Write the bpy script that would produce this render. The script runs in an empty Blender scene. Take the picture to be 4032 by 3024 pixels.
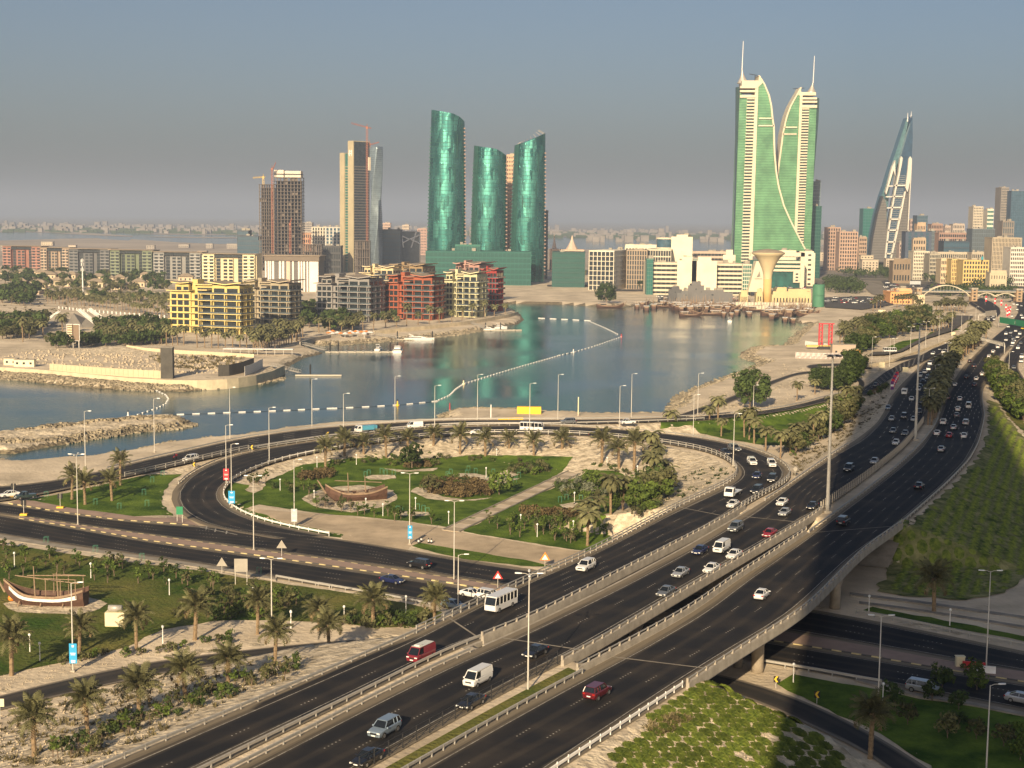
import bpy, math, random
import numpy as np
from mathutils import Vector, Matrix
random.seed(11); RNG=np.random.default_rng(5)
sc=bpy.context.scene
R_=math.radians
# ---------------------------------------------------------------- camera
H=68.0;F=5833.;CX=2016.;CY=1512.;HY=857.;ROLL=0.0105
PIT=math.atan((CY-HY)/F)
cd=bpy.data.cameras.new('camera');cam=bpy.data.objects.new('camera',cd);sc.collection.objects.link(cam)
cd.sensor_width=36;cd.lens=F/4032*36;cd.clip_start=1;cd.clip_end=90000
c_,n_=math.cos(ROLL),math.sin(ROLL)
up0=Vector((0,math.sin(PIT),math.cos(PIT)));fw=Vector((0,math.cos(PIT),-math.sin(PIT)));X0=Vector((1,0,0))
rt=X0*c_+up0*n_;up=up0*c_-X0*n_
M=Matrix((rt,up,-fw)).transposed().to_4x4();M.translation=Vector((0,0,H));cam.matrix_world=M
sc.camera=cam
# ---------------------------------------------------------------- light
SUN_AZ=R_(14.5);SUN_EL=R_(22.0)      # shadows run along +Y turned 14.5 deg to +X
w=bpy.data.worlds.new('World');sc.world=w;w.use_nodes=True
nt=w.node_tree;bg=nt.nodes['Background'];sky=nt.nodes.new('ShaderNodeTexSky');sky.sky_type='NISHITA';sky.sun_disc=False
sky.sun_elevation=SUN_EL;sky.sun_rotation=math.pi+SUN_AZ;sky.air_density=.8;sky.dust_density=3.2;sky.ozone_density=1.5
nt.links.new(sky.outputs[0],bg.inputs[0]);bg.inputs[1].default_value=0.052
sd=bpy.data.lights.new('sun','SUN');so=bpy.data.objects.new('sun',sd);sc.collection.objects.link(so)
sd.energy=5.0;sd.angle=R_(0.53);sd.color=(1.0,0.79,0.52)
dirv=Vector((math.sin(SUN_AZ)*math.cos(SUN_EL),math.cos(SUN_AZ)*math.cos(SUN_EL),-math.sin(SUN_EL)))
so.rotation_euler=dirv.to_track_quat('-Z','Y').to_euler();so.location=(0,-50,400)
sc.view_settings.view_transform='Standard';sc.view_settings.look='None';sc.view_settings.gamma=1;sc.view_settings.exposure=0.75
sc.view_settings.use_curve_mapping=False
sc.render.engine='CYCLES'
cy=sc.cycles;cy.use_denoising=True;cy.max_bounces=6;cy.volume_bounces=1;cy.caustics_reflective=False;cy.caustics_refractive=False
cy.diffuse_bounces=2;cy.glossy_bounces=3;cy.transmission_bounces=2;cy.transparent_max_bounces=4;cy.sample_clamp_indirect=4
HAZE=1.35e-4
# ---------------------------------------------------------------- photo measurement -> world
RG=dict(T1=(3000,1300,1032/2140),T2=(2400,2300,1000/2212),R1=(0,750,1000/2212),R2=(900,400,800/2212),R3=(1000,900,1000/2212),R4=(1600,400,700/1659),R5=(2200,850,1000/2212),R6=(2800,100,600/905),R7=(3200,400,832/1725),R8=(0,1400,1300/2212),S1=(1300,1400,1400/2212),S2=(2600,1100,1432/2212),S3=(0,2100,1200/2155),S4=(1100,2100,1300/2212),S5=(2200,1800,1100/2212),S6=(2200,2400,1000/2212),S7=(3000,2000,1032/1672),S8=(3300,1100,732/2024),V=(0,0,4032/2212))
def ray(r,x,y):
    a=RG[r];sx=a[0]+x*a[2];sy=a[1]+y*a[2]
    u=(sx-CX)/F;v=-(sy-CY)/F
    u,v=u*c_-v*n_,u*n_+v*c_
    return (u,math.cos(PIT)+v*math.sin(PIT),-math.sin(PIT)+v*math.cos(PIT))
def P(r,x,y,z=0.0):
    d=ray(r,x,y);t=(z-H)/d[2];return Vector((d[0]*t,d[1]*t,z))
def A(r,x,y,Y):
    d=ray(r,x,y);t=Y/d[1];return Vector((d[0]*t,Y,H+d[2]*t))
def PF(r,x,y,f,dz=0):
    z=0.0
    for _ in range(6):
        p=P(r,x,y,z+dz);z=f(p.x,p.y)
    p=P(r,x,y,z+dz);return Vector((p.x,p.y,z))
def sm(a,b,x):
    t=min(1,max(0,(x-a)/(b-a)));return t*t*(3-2*t)
# ---------------------------------------------------------------- objects
C=sc.collection
def tag(o,label=None,cat=None,group=None,kind=None):
    if label:o['label']=label
    if cat:o['category']=cat
    if group:o['group']=group
    if kind:o['kind']=kind
    return o
def thing(name,label,cat,loc=(0,0,0),rz=0,group=None):
    o=bpy.data.objects.new(name,None);C.objects.link(o);o.location=loc;o.rotation_euler=(0,0,rz);o.empty_display_size=.1
    return tag(o,label,cat,group)
def kids(o):return KIDS.get(o.name,[])
KIDS={}
def link(name,me,parent=None,loc=(0,0,0),rot=(0,0,0),scale=None):
    o=bpy.data.objects.new(name,me);C.objects.link(o);o.location=loc;o.rotation_euler=rot
    if scale:o.scale=scale
    if parent:o.parent=parent;KIDS.setdefault(parent.name,[]).append(o)
    return o
def cpo(o,parent=None):
    c=o.copy();C.objects.link(c);c.parent=parent
    if parent:KIDS.setdefault(parent.name,[]).append(c)
    for k in kids(o):cpo(k,c)
    return c
def dup(o,label,loc,rz=0,group=None,scale=None):
    c=cpo(o);c.location=loc;c.rotation_euler=(0,0,rz)
    if label:c['label']=label
    if group:c['group']=group
    if scale:c.scale=(scale,)*3 if not hasattr(scale,'__len__') else scale
    return c
class MB:
    def __init__(s):s.v=[];s.f=[];s.m=[]
    def add(s,vs,fs,m=0):
        b=len(s.v);s.v+=[tuple(v) for v in vs];s.f+=[tuple(i+b for i in f) for f in fs];s.m+=[m]*len(fs);return s
    def box(s,x0,x1,y0,y1,z0,z1,m=0,mat=None):
        vs=[Vector(v) for v in [(x0,y0,z0),(x1,y0,z0),(x1,y1,z0),(x0,y1,z0),(x0,y0,z1),(x1,y0,z1),(x1,y1,z1),(x0,y1,z1)]]
        if mat is not None:vs=[mat@v for v in vs]
        return s.add(vs,[(0,3,2,1),(4,5,6,7),(0,1,5,4),(1,2,6,5),(2,3,7,6),(3,0,4,7)],m)
    def tube(s,pts,rad,n=6,m=0,cap=True):
        pts=[Vector(p) for p in pts]
        if not hasattr(rad,'__len__'):rad=[rad]*len(pts)
        rings=[]
        for i,p in enumerate(pts):
            d=(pts[min(i+1,len(pts)-1)]-pts[max(i-1,0)]).normalized()
            a=Vector((0,0,1)) if abs(d.z)<.9 else Vector((1,0,0))
            e1=d.cross(a).normalized();e2=d.cross(e1)
            rings.append([p+(e1*math.cos(2*math.pi*k/n)+e2*math.sin(2*math.pi*k/n))*rad[i] for k in range(n)])
        return s.loft(rings,m,cap)
    def loft(s,rings,m=0,cap=True):
        n=len(rings[0]);vs=[v for r in rings for v in r];fs=[]
        for i in range(len(rings)-1):
            for k in range(n):fs.append((i*n+k,i*n+(k+1)%n,(i+1)*n+(k+1)%n,(i+1)*n+k))
        if cap:fs.append(tuple(range(n))[::-1]);fs.append(tuple((len(rings)-1)*n+k for k in range(n)))
        return s.add(vs,fs,m)
    def lathe(s,prof,n=24,m=0,c=(0,0),cap=True):
        return s.loft([[(c[0]+r*math.cos(2*math.pi*k/n),c[1]+r*math.sin(2*math.pi*k/n),z) for k in range(n)] for r,z in prof],m,cap)
    def prism(s,poly,axis_y0,axis_y1,m=0):   # poly in (x,z), extruded along y
        n=len(poly);vs=[(x,axis_y0,z) for x,z in poly]+[(x,axis_y1,z) for x,z in poly]
        fs=[tuple(range(n)),tuple(range(2*n-1,n-1,-1))]+[(k,k+n,(k+1)%n+n,(k+1)%n) for k in range(n)]
        return s.add(vs,fs,m)
    def slab(s,poly,z0,z1,m=0):   # poly in (x,y)
        n=len(poly);vs=[(p[0],p[1],z0) for p in poly]+[(p[0],p[1],z1) for p in poly]
        fs=[tuple(range(n))[::-1],tuple(range(n,2*n))]+[(k,(k+1)%n,(k+1)%n+n,k+n) for k in range(n)]
        return s.add(vs,fs,m)
    def mesh(s,name,mats,smooth=False):
        me=bpy.data.meshes.new(name);me.from_pydata(s.v,[],s.f)
        for q in (mats if isinstance(mats,(list,tuple)) else [mats]):me.materials.append(q)
        me.polygons.foreach_set('material_index',s.m)
        if smooth:me.polygons.foreach_set('use_smooth',[True]*len(s.f))
        me.update();return me
    def build(s,name,mats,parent=None,smooth=False,**k):
        return link(name,s.mesh(name,mats,smooth),parent,**k)
def struct(o):o['kind']='structure';return o
def stuff(o,label=None,cat=None):return tag(o,label,cat,None,'stuff')
# ---------------------------------------------------------------- materials
def mat(name,col,rough=.75,var=.12,scale=.6,metal=0,bump=0,bscale=3,spec=.4,col2=None,alpha=None,coat=0,wave=None,detail=5,thr=None):
    m=bpy.data.materials.new(name);m.use_nodes=True;t=m.node_tree;b=t.nodes['Principled BSDF'];L=t.links.new
    b.inputs['Roughness'].default_value=rough;b.inputs['Metallic'].default_value=metal
    b.inputs['Specular IOR Level'].default_value=spec
    if coat:b.inputs['Coat Weight'].default_value=coat;b.inputs['Coat Roughness'].default_value=.08
    tc=t.nodes.new('ShaderNodeTexCoord')
    if var or col2:
        nz=t.nodes.new('ShaderNodeTexNoise');nz.inputs['Scale'].default_value=scale;nz.inputs['Detail'].default_value=detail;nz.inputs['Roughness'].default_value=.62
        L(tc.outputs['Object'],nz.inputs['Vector'])
        cr=t.nodes.new('ShaderNodeValToRGB');L(nz.outputs['Fac'],cr.inputs['Fac'])
        a=[max(0,k*(1-var)) for k in col];e=[min(1,k*(1+var)) for k in (col2 or col)]
        lo,hi=thr or (.35,.65)
        cr.color_ramp.elements[0].position=lo;cr.color_ramp.elements[0].color=(*a,1)
        cr.color_ramp.elements[1].position=hi;cr.color_ramp.elements[1].color=(*e,1)
        L(cr.outputs[0],b.inputs['Base Color'])
    else:b.inputs['Base Color'].default_value=(*col,1)
    if bump:
        n2=t.nodes.new('ShaderNodeTexNoise');n2.inputs['Scale'].default_value=bscale;n2.inputs['Detail'].default_value=6;L(tc.outputs['Object'],n2.inputs['Vector'])
        bp=t.nodes.new('ShaderNodeBump');bp.inputs['Strength'].default_value=1;bp.inputs['Distance'].default_value=bump;L(n2.outputs['Fac'],bp.inputs['Height']);L(bp.outputs[0],b.inputs['Normal'])
    return m
m_sand=mat('sand',(.48,.40,.29),.95,.12,.05,col2=(.64,.54,.40),bump=.25,bscale=.9,detail=9,spec=.1)
m_rubble=mat('rubble_sand',(.42,.35,.245),.95,.18,.45,col2=(.62,.53,.39),bump=.6,bscale=.8,detail=8,spec=.1)
m_grass=mat('lawn_grass',(.042,.090,.010),.95,.25,.14,col2=(.105,.155,.020),bump=.25,bscale=1.8,detail=10,spec=.1)
m_grass_dry=mat('dry_lawn',(.048,.098,.012),.95,.2,.06,col2=(.135,.125,.035),bump=.35,bscale=1.4,detail=10,spec=.1)
m_grass_slope=mat('slope_grass',(.060,.095,.014),.95,.2,.25,col2=(.24,.225,.10),bump=.4,bscale=1.0,detail=9,spec=.1)
m_conc=mat('concrete',(.36,.32,.26),.85,.18,.5,bump=.02,bscale=6,detail=8)
m_conc_d=mat('weathered_concrete',(.26,.23,.185),.9,.25,.35,detail=8)
m_pave=mat('pink_paving',(.30,.215,.17),.9,.12,.25,detail=7)
m_kerb=mat('kerb_yellow',(.52,.43,.22),.8,.15,1.5)
m_kerbd=mat('kerb_dark',(.07,.065,.06),.8,.1,1.5)
m_steel=mat('galvanised_steel',(.42,.40,.36),.5,.08,2,metal=.3)
m_pole=mat('pole_paint',(.50,.47,.41),.5,.08,1,metal=.1)
m_dark=mat('dark_metal',(.03,.03,.032),.5,.1,2)
m_white=mat('white_paint',(.76,.74,.70),.5,.05,1)
m_mark=mat('road_paint',(.34,.32,.28),.8,.45,1.5)
m_seabed=mat('rocky_shore',(.075,.06,.04),.9,.35,.7,col2=(.22,.18,.11),bump=.5,bscale=1.2,detail=8)
def asphalt_mat(name,dark,light,edge):
    m=bpy.data.materials.new(name);m.use_nodes=True;t=m.node_tree;b=t.nodes['Principled BSDF'];L=t.links.new;N=t.nodes.new
    b.inputs['Roughness'].default_value=.82;b.inputs['Specular IOR Level'].default_value=.25
    uv=N('ShaderNodeUVMap');uv.uv_map='lane'
    sx=N('ShaderNodeSeparateXYZ');L(uv.outputs[0],sx.inputs[0])
    tc=N('ShaderNodeTexCoord')
    n1=N('ShaderNodeTexNoise');n1.inputs['Scale'].default_value=.12;n1.inputs['Detail'].default_value=7;L(tc.outputs['Object'],n1.inputs['Vector'])
    # streaks along the road
    mp=N('ShaderNodeMapping');mp.inputs['Scale'].default_value=(1.6,.03,1);L(uv.outputs[0],mp.inputs['Vector'])
    n2=N('ShaderNodeTexNoise');n2.inputs['Scale'].default_value=1;n2.inputs['Detail'].default_value=5;L(mp.outputs[0],n2.inputs['Vector'])
    # lane lines carry dust: cos of lane phase
    a=N('ShaderNodeMath');a.operation='MULTIPLY';a.inputs[1].default_value=2*math.pi/3.6;L(sx.outputs[0],a.inputs[0])
    co=N('ShaderNodeMath');co.operation='COSINE';L(a.outputs[0],co.inputs[0])
    r1=N('ShaderNodeMapRange');r1.inputs[1].default_value=.1;r1.inputs[2].default_value=1.6;L(co.outputs[0],r1.inputs[0])
    s1=N('ShaderNodeMath');s1.operation='MULTIPLY';L(r1.outputs[0],s1.inputs[0]);L(n2.outputs['Fac'],s1.inputs[1])
    s2=N('ShaderNodeMath');s2.operation='ADD';L(s1.outputs[0],s2.inputs[0])
    r2=N('ShaderNodeMapRange');r2.inputs[1].default_value=.45;r2.inputs[2].default_value=.75;r2.inputs[4].default_value=.45;L(n1.outputs['Fac'],r2.inputs[0]);L(r2.outputs[0],s2.inputs[1])
    mx=N('ShaderNodeMix');mx.data_type='RGBA';mx.inputs[6].default_value=(*dark,1);mx.inputs[7].default_value=(*light,1);L(s2.outputs[0],mx.inputs[0])
    at=N('ShaderNodeAttribute');at.attribute_name='edge'
    ad=N('ShaderNodeMath');ad.operation='ADD';L(at.outputs['Fac'],ad.inputs[0])
    r3=N('ShaderNodeMapRange');r3.inputs[1].default_value=.3;r3.inputs[2].default_value=.7;r3.inputs[3].default_value=-.7;r3.inputs[4].default_value=.7;L(n2.outputs['Fac'],r3.inputs[0]);L(r3.outputs[0],ad.inputs[1])
    r4=N('ShaderNodeMapRange');r4.inputs[1].default_value=.9;r4.inputs[2].default_value=2.3;r4.inputs[3].default_value=1;r4.inputs[4].default_value=0;L(ad.outputs[0],r4.inputs[0])
    m2=N('ShaderNodeMix');m2.data_type='RGBA';m2.inputs[7].default_value=(*edge,1);L(mx.outputs[2],m2.inputs[6]);L(r4.outputs[0],m2.inputs[0])
    L(m2.outputs[2],b.inputs['Base Color'])
    n3=N('ShaderNodeTexNoise');n3.inputs['Scale'].default_value=14;L(tc.outputs['Object'],n3.inputs['Vector'])
    bp=N('ShaderNodeBump');bp.inputs['Distance'].default_value=.02;L(n3.outputs['Fac'],bp.inputs['Height']);L(bp.outputs[0],b.inputs['Normal'])
    return m
m_asph=asphalt_mat('asphalt',(.011,.011,.0125),(.066,.052,.038),(.20,.165,.115))
m_asph_old=asphalt_mat('worn_asphalt',(.026,.025,.024),(.085,.07,.055),(.20,.17,.13))
# ---------------------------------------------------------------- roads: traced edges -> ribbons
def hz(x,y):return 7.0-4.6*sm(330,640,y)-0.9*sm(700,1200,y)
def conv(groups,zf):
    out=[]
    for g in groups:
        r,pts=g[0],g[1];dz=g[2] if len(g)>2 else 0
        for p in pts:
            if len(p)==3:
                q=P(r,p[0],p[1],p[2]+dz);out.append((q.x,q.y,p[2]))
            else:
                q=PF(r,p[0],p[1],zf,dz);out.append((q.x,q.y,q.z))
    return np.array(out)
def chaikin(a,k=2):
    for _ in range(k):
        q=.75*a[:-1]+.25*a[1:];r=.25*a[:-1]+.75*a[1:]
        b=np.empty((2*len(q),3));b[0::2]=q;b[1::2]=r
        a=np.vstack([a[:1],b,a[-1:]])
    return a
def resamp(a,n):
    d=np.r_[0,np.cumsum(np.linalg.norm(np.diff(a[:,:2],axis=0),axis=1))];t=np.linspace(0,d[-1],n)
    return np.stack([np.interp(t,d,a[:,k]) for k in range(3)],1)
ROADS={}
def road_geo(name,segs,zf=lambda x,y:0.0,step=4.0,low=False,fill=True,sl=(.55,.55),ext=None):
    Ls=[];Rs=[]
    for i,(l,r) in enumerate(segs):
        a=conv(l,zf);b=conv(r,zf)
        n=max(3,int(np.linalg.norm(np.diff(a[:,:2],axis=0),axis=1).sum()/step))
        a=resamp(a,n);b=resamp(b,n)
        Ls.append(a if i==0 else a);Rs.append(b)
    L_=np.vstack(Ls);R__=np.vstack(Rs)
    # drop near-duplicate samples, then smooth
    keep=[0]
    for i in range(1,len(L_)):
        c0=(L_[keep[-1]]+R__[keep[-1]])/2;c1=(L_[i]+R__[i])/2
        if np.linalg.norm((c1-c0)[:2])>step*.45:keep.append(i)
    L_=L_[keep];R__=R__[keep]
    for _ in range(6):
        for q in (L_,R__):q[1:-1]=.25*q[:-2]+.5*q[1:-1]+.25*q[2:]
    Z=(L_[:,2]+R__[:,2])/2;L_[:,2]=Z;R__[:,2]=Z
    ROADS[name]=dict(L=L_,R=R__,low=low,fill=fill,sl=sl)
    return ROADS[name]
def rinfo(rd,X,Y):
    """per point: inside flag, lateral excess (m), side, longitudinal excess, z"""
    L_,R__=rd['L'],rd['R'];Cc=(L_+R__)/2
    X=np.atleast_1d(X).astype(float);Y=np.atleast_1d(Y).astype(float)
    idx=np.empty(len(X),int)
    for s in range(0,len(X),20000):
        d=(X[s:s+20000,None]-Cc[None,:,0])**2+(Y[s:s+20000,None]-Cc[None,:,1])**2
        idx[s:s+20000]=d.argmin(1)
    T=np.gradient(Cc[:,:2],axis=0);T/=np.linalg.norm(T,axis=1)[:,None]
    l=L_[idx];r=R__[idx];wv=(r-l)[:,:2];w=np.linalg.norm(wv,axis=1)
    px=X-l[:,0];py=Y-l[:,1]
    t=T[idx];lat=np.cross  # unused
    # solve p = u*wv + s*t
    det=wv[:,0]*t[:,1]-wv[:,1]*t[:,0];det=np.where(abs(det)<1e-6,1e-6,det)
    u=(px*t[:,1]-py*t[:,0])/det;s=(wv[:,0]*py-wv[:,1]*px)/det
    nx=np.where(u<0,-u*w,np.where(u>1,(u-1)*w,0))*abs(det)/np.maximum(w,1e-6)
    lon=np.where((idx==0)&(s<-1),-s-1,np.where((idx==len(Cc)-1)&(s>1),s-1,0))
    return u,nx,lon,r[:,2],w,idx
zr=lambda x,y:hz(x,y)
# main highway, far bound (right) and near bound (left) carriageways, slip road and loop, lower street, shore road
road_geo('highway_outbound',[
 ([('S4',[(500,1790),(880,1572),(1450,1248),(2010,938)])],[('S6',[(-300,1600),(0,1400),(500,1075),(1065,700)])]),
 ([('S6',[(230,548),(700,292),(1180,25)]),('S5',[(1400,985),(1700,790)]),('T1',[(400,1645)])],[('S6',[(1080,620),(1600,292),(2110,-8)],1.05),('T1',[(820,1770),(1165,1545)],1.0)]),
 ([('T1',[(560,1525),(820,1335),(1100,1115),(1300,930)])],[('T1',[(1300,1455),(1520,1260),(1700,1070),(1790,900)])]),
 ([('T1',[(1400,800),(1455,680),(1480,590),(1520,500),(1560,420),(1640,300),(1700,240),(1800,140)])],[('T1',[(1825,720),(1800,560),(1810,480),(1850,390),(1900,300),(1950,220),(1995,170)])]),
 ([('S8',[(1700,625),(1800,545),(1900,450),(1960,360),(1940,270),(1880,200)])],[('S8',[(2100,560),(2250,440),(2330,330),(2200,220),(2080,150)])]),
],zr,sl=(.6,.30))
road_geo('highway_inbound',[
 ([('S4',[(-900,1880),(-420,1640),(0,1425),(620,1105),(1250,795)])],[('S4',[(120,1850),(560,1600),(1225,1225),(1875,875)])]),
 ([('S4',[(1300,800),(2212,365)]),('S5',[(1000,720),(1500,430)])],[('S5',[(0,1609),(1020,1010),(2040,425)],1.05)]),
 ([('S5',[(1870,205)]),('T1',[(260,1235),(440,1110),(620,985),(800,880)])],[('T1',[(470,1480),(560,1420),(840,1225),(1110,1010),(1230,900)])]),
 ([('T1',[(930,770),(1000,660),(1050,545),(1150,430),(1240,340)])],[('T1',[(1340,740),(1375,620),(1400,520),(1440,430),(1480,360)])]),
 ([('S8',[(900,930),(1000,870),(1200,760),(1400,650),(1560,540),(1640,440),(1640,380),(1560,310),(1450,240)])],[('S8',[(1130,905),(1240,800),(1360,725),(1540,590),(1700,440),(1770,370),(1760,310),(1680,250),(1560,200)])]),
],zr,sl=(.5,.6))
road_geo('loop_road',[
 ([('S4',[(-1500,1700,7),(-700,1362,7),(0,1065,7),(540,832,7),(905,684,7)])],[('S4',[(-1000,1845,7),(-400,1552,7),(0,1355,7),(660,1035,7),(1290,715,7)])]),
 ([('S4',[(1550,365,7),(1900,222,7),(2212,70,7)]),('S5',[(800,465,7),(1000,365,7)])],[('S5',[(-400,1340,7),(0,1130,7),(700,775,7),(1420,405,7)],1.05)]),
 ([('S5',[(1000,365,7),(1300,232,7),(1400,170,7)])],[('S5',[(1440,400,7),(1650,290,7),(1840,192,7)])]),
 ([('S5',[(1425,148,6.95),(1436,125,6.9),(1425,95,6.9)])],[('S5',[(1870,160,7),(1880,130,7),(1860,95,6.95)])]),
 ([('S2',[(440,1110,6.8),(330,1060,6.6),(180,1020,6.4),(0,995,6.2)])],[('S2',[(760,1105,6.9),(650,1045,6.7),(400,985,6.5),(150,945,6.3),(0,930,6.2)])]),
 ([('S1',[(1900,522,6),(1600,495,5.6),(1200,485,5),(800,490,4.3),(400,525,3.5),(0,580,2.7)])],[('S1',[(1900,468,6),(1600,443,5.6),(1200,432,5),(800,440,4.3),(400,465,3.5),(0,520,2.7)])]),
 ([('R8',[(2000,665,2.2),(1800,720,1.6),(1650,780,1.0),(1520,850,.5)])],[('R8',[(1900,592,2.2),(1600,650,1.6),(1400,720,1.0),(1250,790,.5)])]),
 ([('R8',[(1475,900,.3),(1465,945,.15),(1500,1000,.05)])],[('R8',[(1120,880,.3),(1100,950,.15),(1130,1010,.05)])]),
 ([('R8',[(1600,1060,0),(1750,1110,0),(1950,1160,0),(2212,1205,0)])],[('R8',[(1200,1080,0),(1340,1148,0),(1600,1190,0),(1850,1230,0)])]),
],sl=(.22,.55))
road_geo('shore_road',[
 ([('R8',[(-400,905,.1),(0,880,.2),(300,850,.4),(540,810,.6),(750,752,.8)])],[('R8',[(-500,1030,.1),(0,985,.2),(230,942,.4),(600,862,.6),(800,820,.8)])]),
 ([('R8',[(1000,690,1),(1300,630,1.3),(1600,560,1.8),(1900,515,2.2),(2212,470,2.7)])],[('R8',[(1000,782,1),(1200,732,1.3),(1400,682,1.8),(1650,625,2.2),(1900,588,2.3),(2212,542,2.7)])]),
 ([('S1',[(400,418,3.3),(700,403,3.8),(1040,400,4.1),(1500,400,4),(1900,395,3.6)])],[('S1',[(400,452,3.3),(700,434,3.8),(1000,427,4.1),(1400,432,4),(1900,418,3.6)])]),
 ([('S2',[(154,842,3.2),(250,836,3),(480,815,2.8),(700,790,2.8),(880,752,2.8),(1050,702,2.9)])],[('S2',[(150,862,3.2),(300,853,3),(600,823,2.8),(800,794,2.8),(1040,737,2.8),(1150,700,2.9)])]),
 ([('T1',[(740,510,3),(870,445,3),(1000,345,2.8),(1150,262,2.6),(1290,215,2.4)])],[('T1',[(850,540,3),(960,462,3),(1060,395,2.8),(1150,330,2.6),(1250,285,2.4)])]),
 ([('S8',[(1000,765),(1150,710),(1300,645),(1430,570),(1560,485),(1600,420),(1590,370),(1500,310),(1420,260)])],[('S8',[(1010,862),(1200,757),(1330,690),(1430,625),(1565,535),(1642,440),(1640,378),(1555,308),(1445,238)])]),
],zr,sl=(.35,.5))
road_geo('street_westbound',[
 ([('R8',[(-400,945,0),(60,992,0),(400,1050,0),(800,1105,0),(1180,1130,0),(1340,1150,0)])],[('R8',[(-500,1010,0),(90,1072,0),(500,1132,0),(1000,1202,0),(1500,1272,0)])]),
 ([('R8',[(1700,1150,0)]),('S1',[(-80,1120,0),(380,1192,0),(800,1262,0),(1350,1347,0)])],[('R8',[(1800,1310,0),(2212,1367,0)]),('S1',[(700,1362,0)]),('S4',[(700,232,0),(1170,302,0),(1560,362,0)])]),
 ([('S7',[(-200,560,0),(250,630,0),(600,692,0)])],[('S7',[(-500,680,0),(130,788,0),(500,850,0)])]),
 ([('S7',[(1000,772,0),(1400,862,0),(1672,912,0),(2100,1000,0),(2700,1120,0)])],[('S7',[(700,886,0),(1240,988,0),(1672,1050,0),(2100,1130,0),(2700,1240,0)])]),
],low=True,fill=False)
road_geo('street_eastbound',[
 ([('R8',[(-500,1010,0),(90,1072,0)]),('R8',[(130,1092,0),(500,1152,0),(1000,1242,0),(1500,1312,0)])],[('R8',[(-500,1130,0),(0,1202,0),(400,1267,0),(900,1337,0),(1500,1422,0)])]),
 ([('R8',[(1850,1357,0)]),('S4',[(0,172,0),(700,272,0),(1170,337,0),(1370,377,0)])],[('R8',[(1850,1492,0)]),('S4',[(0,318,0),(500,382,0),(900,452,0),(1200,515,0)])]),
 ([('S7',[(-600,735,0),(30,842,0),(400,905,0)])],[('S7',[(-600,890,0),(0,985,0),(400,1052,0)])]),
 ([('S7',[(700,950,0),(1100,1022,0),(1672,1112,0),(2300,1215,0)])],[('S7',[(740,1112,0),(1000,1182,0),(1330,1235,0),(1672,1302,0),(2300,1440,0)])]),
],low=True,fill=False)
road_geo('underpass_road',[
 ([('S3',[(-500,1280,0),(0,1150,0),(400,1042,0),(800,952,0),(1250,872,0),(1700,827,0)])],[('S3',[(-500,1380,0),(0,1242,0),(300,1182,0),(700,1082,0),(1200,972,0),(1700,897,0)])]),
 ([('S3',[(2155,792,0)]),('S4',[(400,700,0),(700,690,0)]),('T2',[(600,700,0)])],[('S3',[(2155,850,0)]),('S4',[(400,800,0),(800,800,0)]),('T2',[(400,790,0)])]),
 ([('T2',[(950,752,0),(1200,842,0),(1500,922,0),(1800,1052,0),(2000,1142,0),(2212,1242,0)])],[('T2',[(900,880,0),(1100,932,0),(1350,1042,0),(1500,1102,0),(1700,1222,0),(1950,1340,0)])]),
 ([('S7',[(600,1382,0),(800,1492,0),(1080,1662,0),(1400,1900,0)])],[('S7',[(500,1452,0),(700,1562,0),(830,1662,0),(1050,1900,0)])]),
],low=True,fill=False)
road_geo('right_slip_road',[
 ([('S8',[(1990,620),(1900,740),(1810,860),(1785,950),(1820,1040),(1900,1130),(2024,1250),(2200,1400)])],[('S8',[(2200,600),(2100,720),(2010,840),(1965,900),(1960,970),(2024,1080),(2150,1220),(2330,1360)])]),
],lambda x,y:hz(x,y)-.03,sl=(.5,.5))
road_geo('beach_road',[
 ([('T1',[(-700,700,.6),(-300,560,.6),(0,440,.6),(200,370,.6),(320,335,.6),(480,330,.6)])],[('T1',[(-680,730,.6),(-280,600,.6),(0,480,.6),(200,395,.6),(320,355,.6),(480,350,.6)])]),
],fill=False,low=True)
road_geo('service_road',[
 ([('T1',[(1280,195,1.5),(900,270,1.5),(620,270,1.5),(400,275,1.3),(330,300,1.2),(420,325,1.2),(700,325,1.2),(900,318,1.3)])],[('T1',[(1280,225,1.5),(900,295,1.5),(620,290,1.5),(440,292,1.3),(420,300,1.2),(480,308,1.2),(700,308,1.2),(900,302,1.3)])]),
],fill=False,low=True)
road_geo('tree_road',[
 ([('T1',[(700,540,2.6),(770,480,2.2),(800,430,1.8),(760,390,1.6),(700,385,1.5)])],[('T1',[(760,530,2.6),(830,480,2.2),(845,430,1.8),(800,385,1.6),(720,370,1.5)])]),
],fill=False,low=True)
_hi,_ho=ROADS['highway_inbound'],ROADS['highway_outbound']
_R=np.array([_ho['L'][int(((_ho['L'][:,0]-p[0])**2+(_ho['L'][:,1]-p[1])**2).argmin())] for p in _hi['R']]);_k=(_hi['R'][:,1]<900)&(_hi['R'][:,1]>120)
ROADS['median']=dict(L=_hi['R'][_k].copy(),R=_R[_k].copy(),low=False,fill=True,sl=(1,1),nodraw=True)
# bridge span: between the two expansion joints
JN=(P('S4',1000,640,7)+P('T2',640,740,7))/2;JF=(P('S5',1130,440,7)+P('T1',770,1620,7))/2
JNl=P('S4',905,684,7);JNr=P('T2',640,790,7);JFl=P('S5',960,385,7);JFr=P('T1',1165,1590,7)
HD=((P('S6',2110,-8,8)-P('S6',1080,620,8))).normalized()   # highway heading on the bridge
def bridge_t(X,Y):   # signed distance past near joint, and before far joint, along oblique joint lines
    def side(a,b,X,Y):
        dx,dy=b.x-a.x,b.y-a.y;l=math.hypot(dx,dy);return ((X-a.x)*(-dy)+(Y-a.y)*dx)/l
    return side(JNl,JNr,X,Y),-side(JFl,JFr,X,Y)
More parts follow.
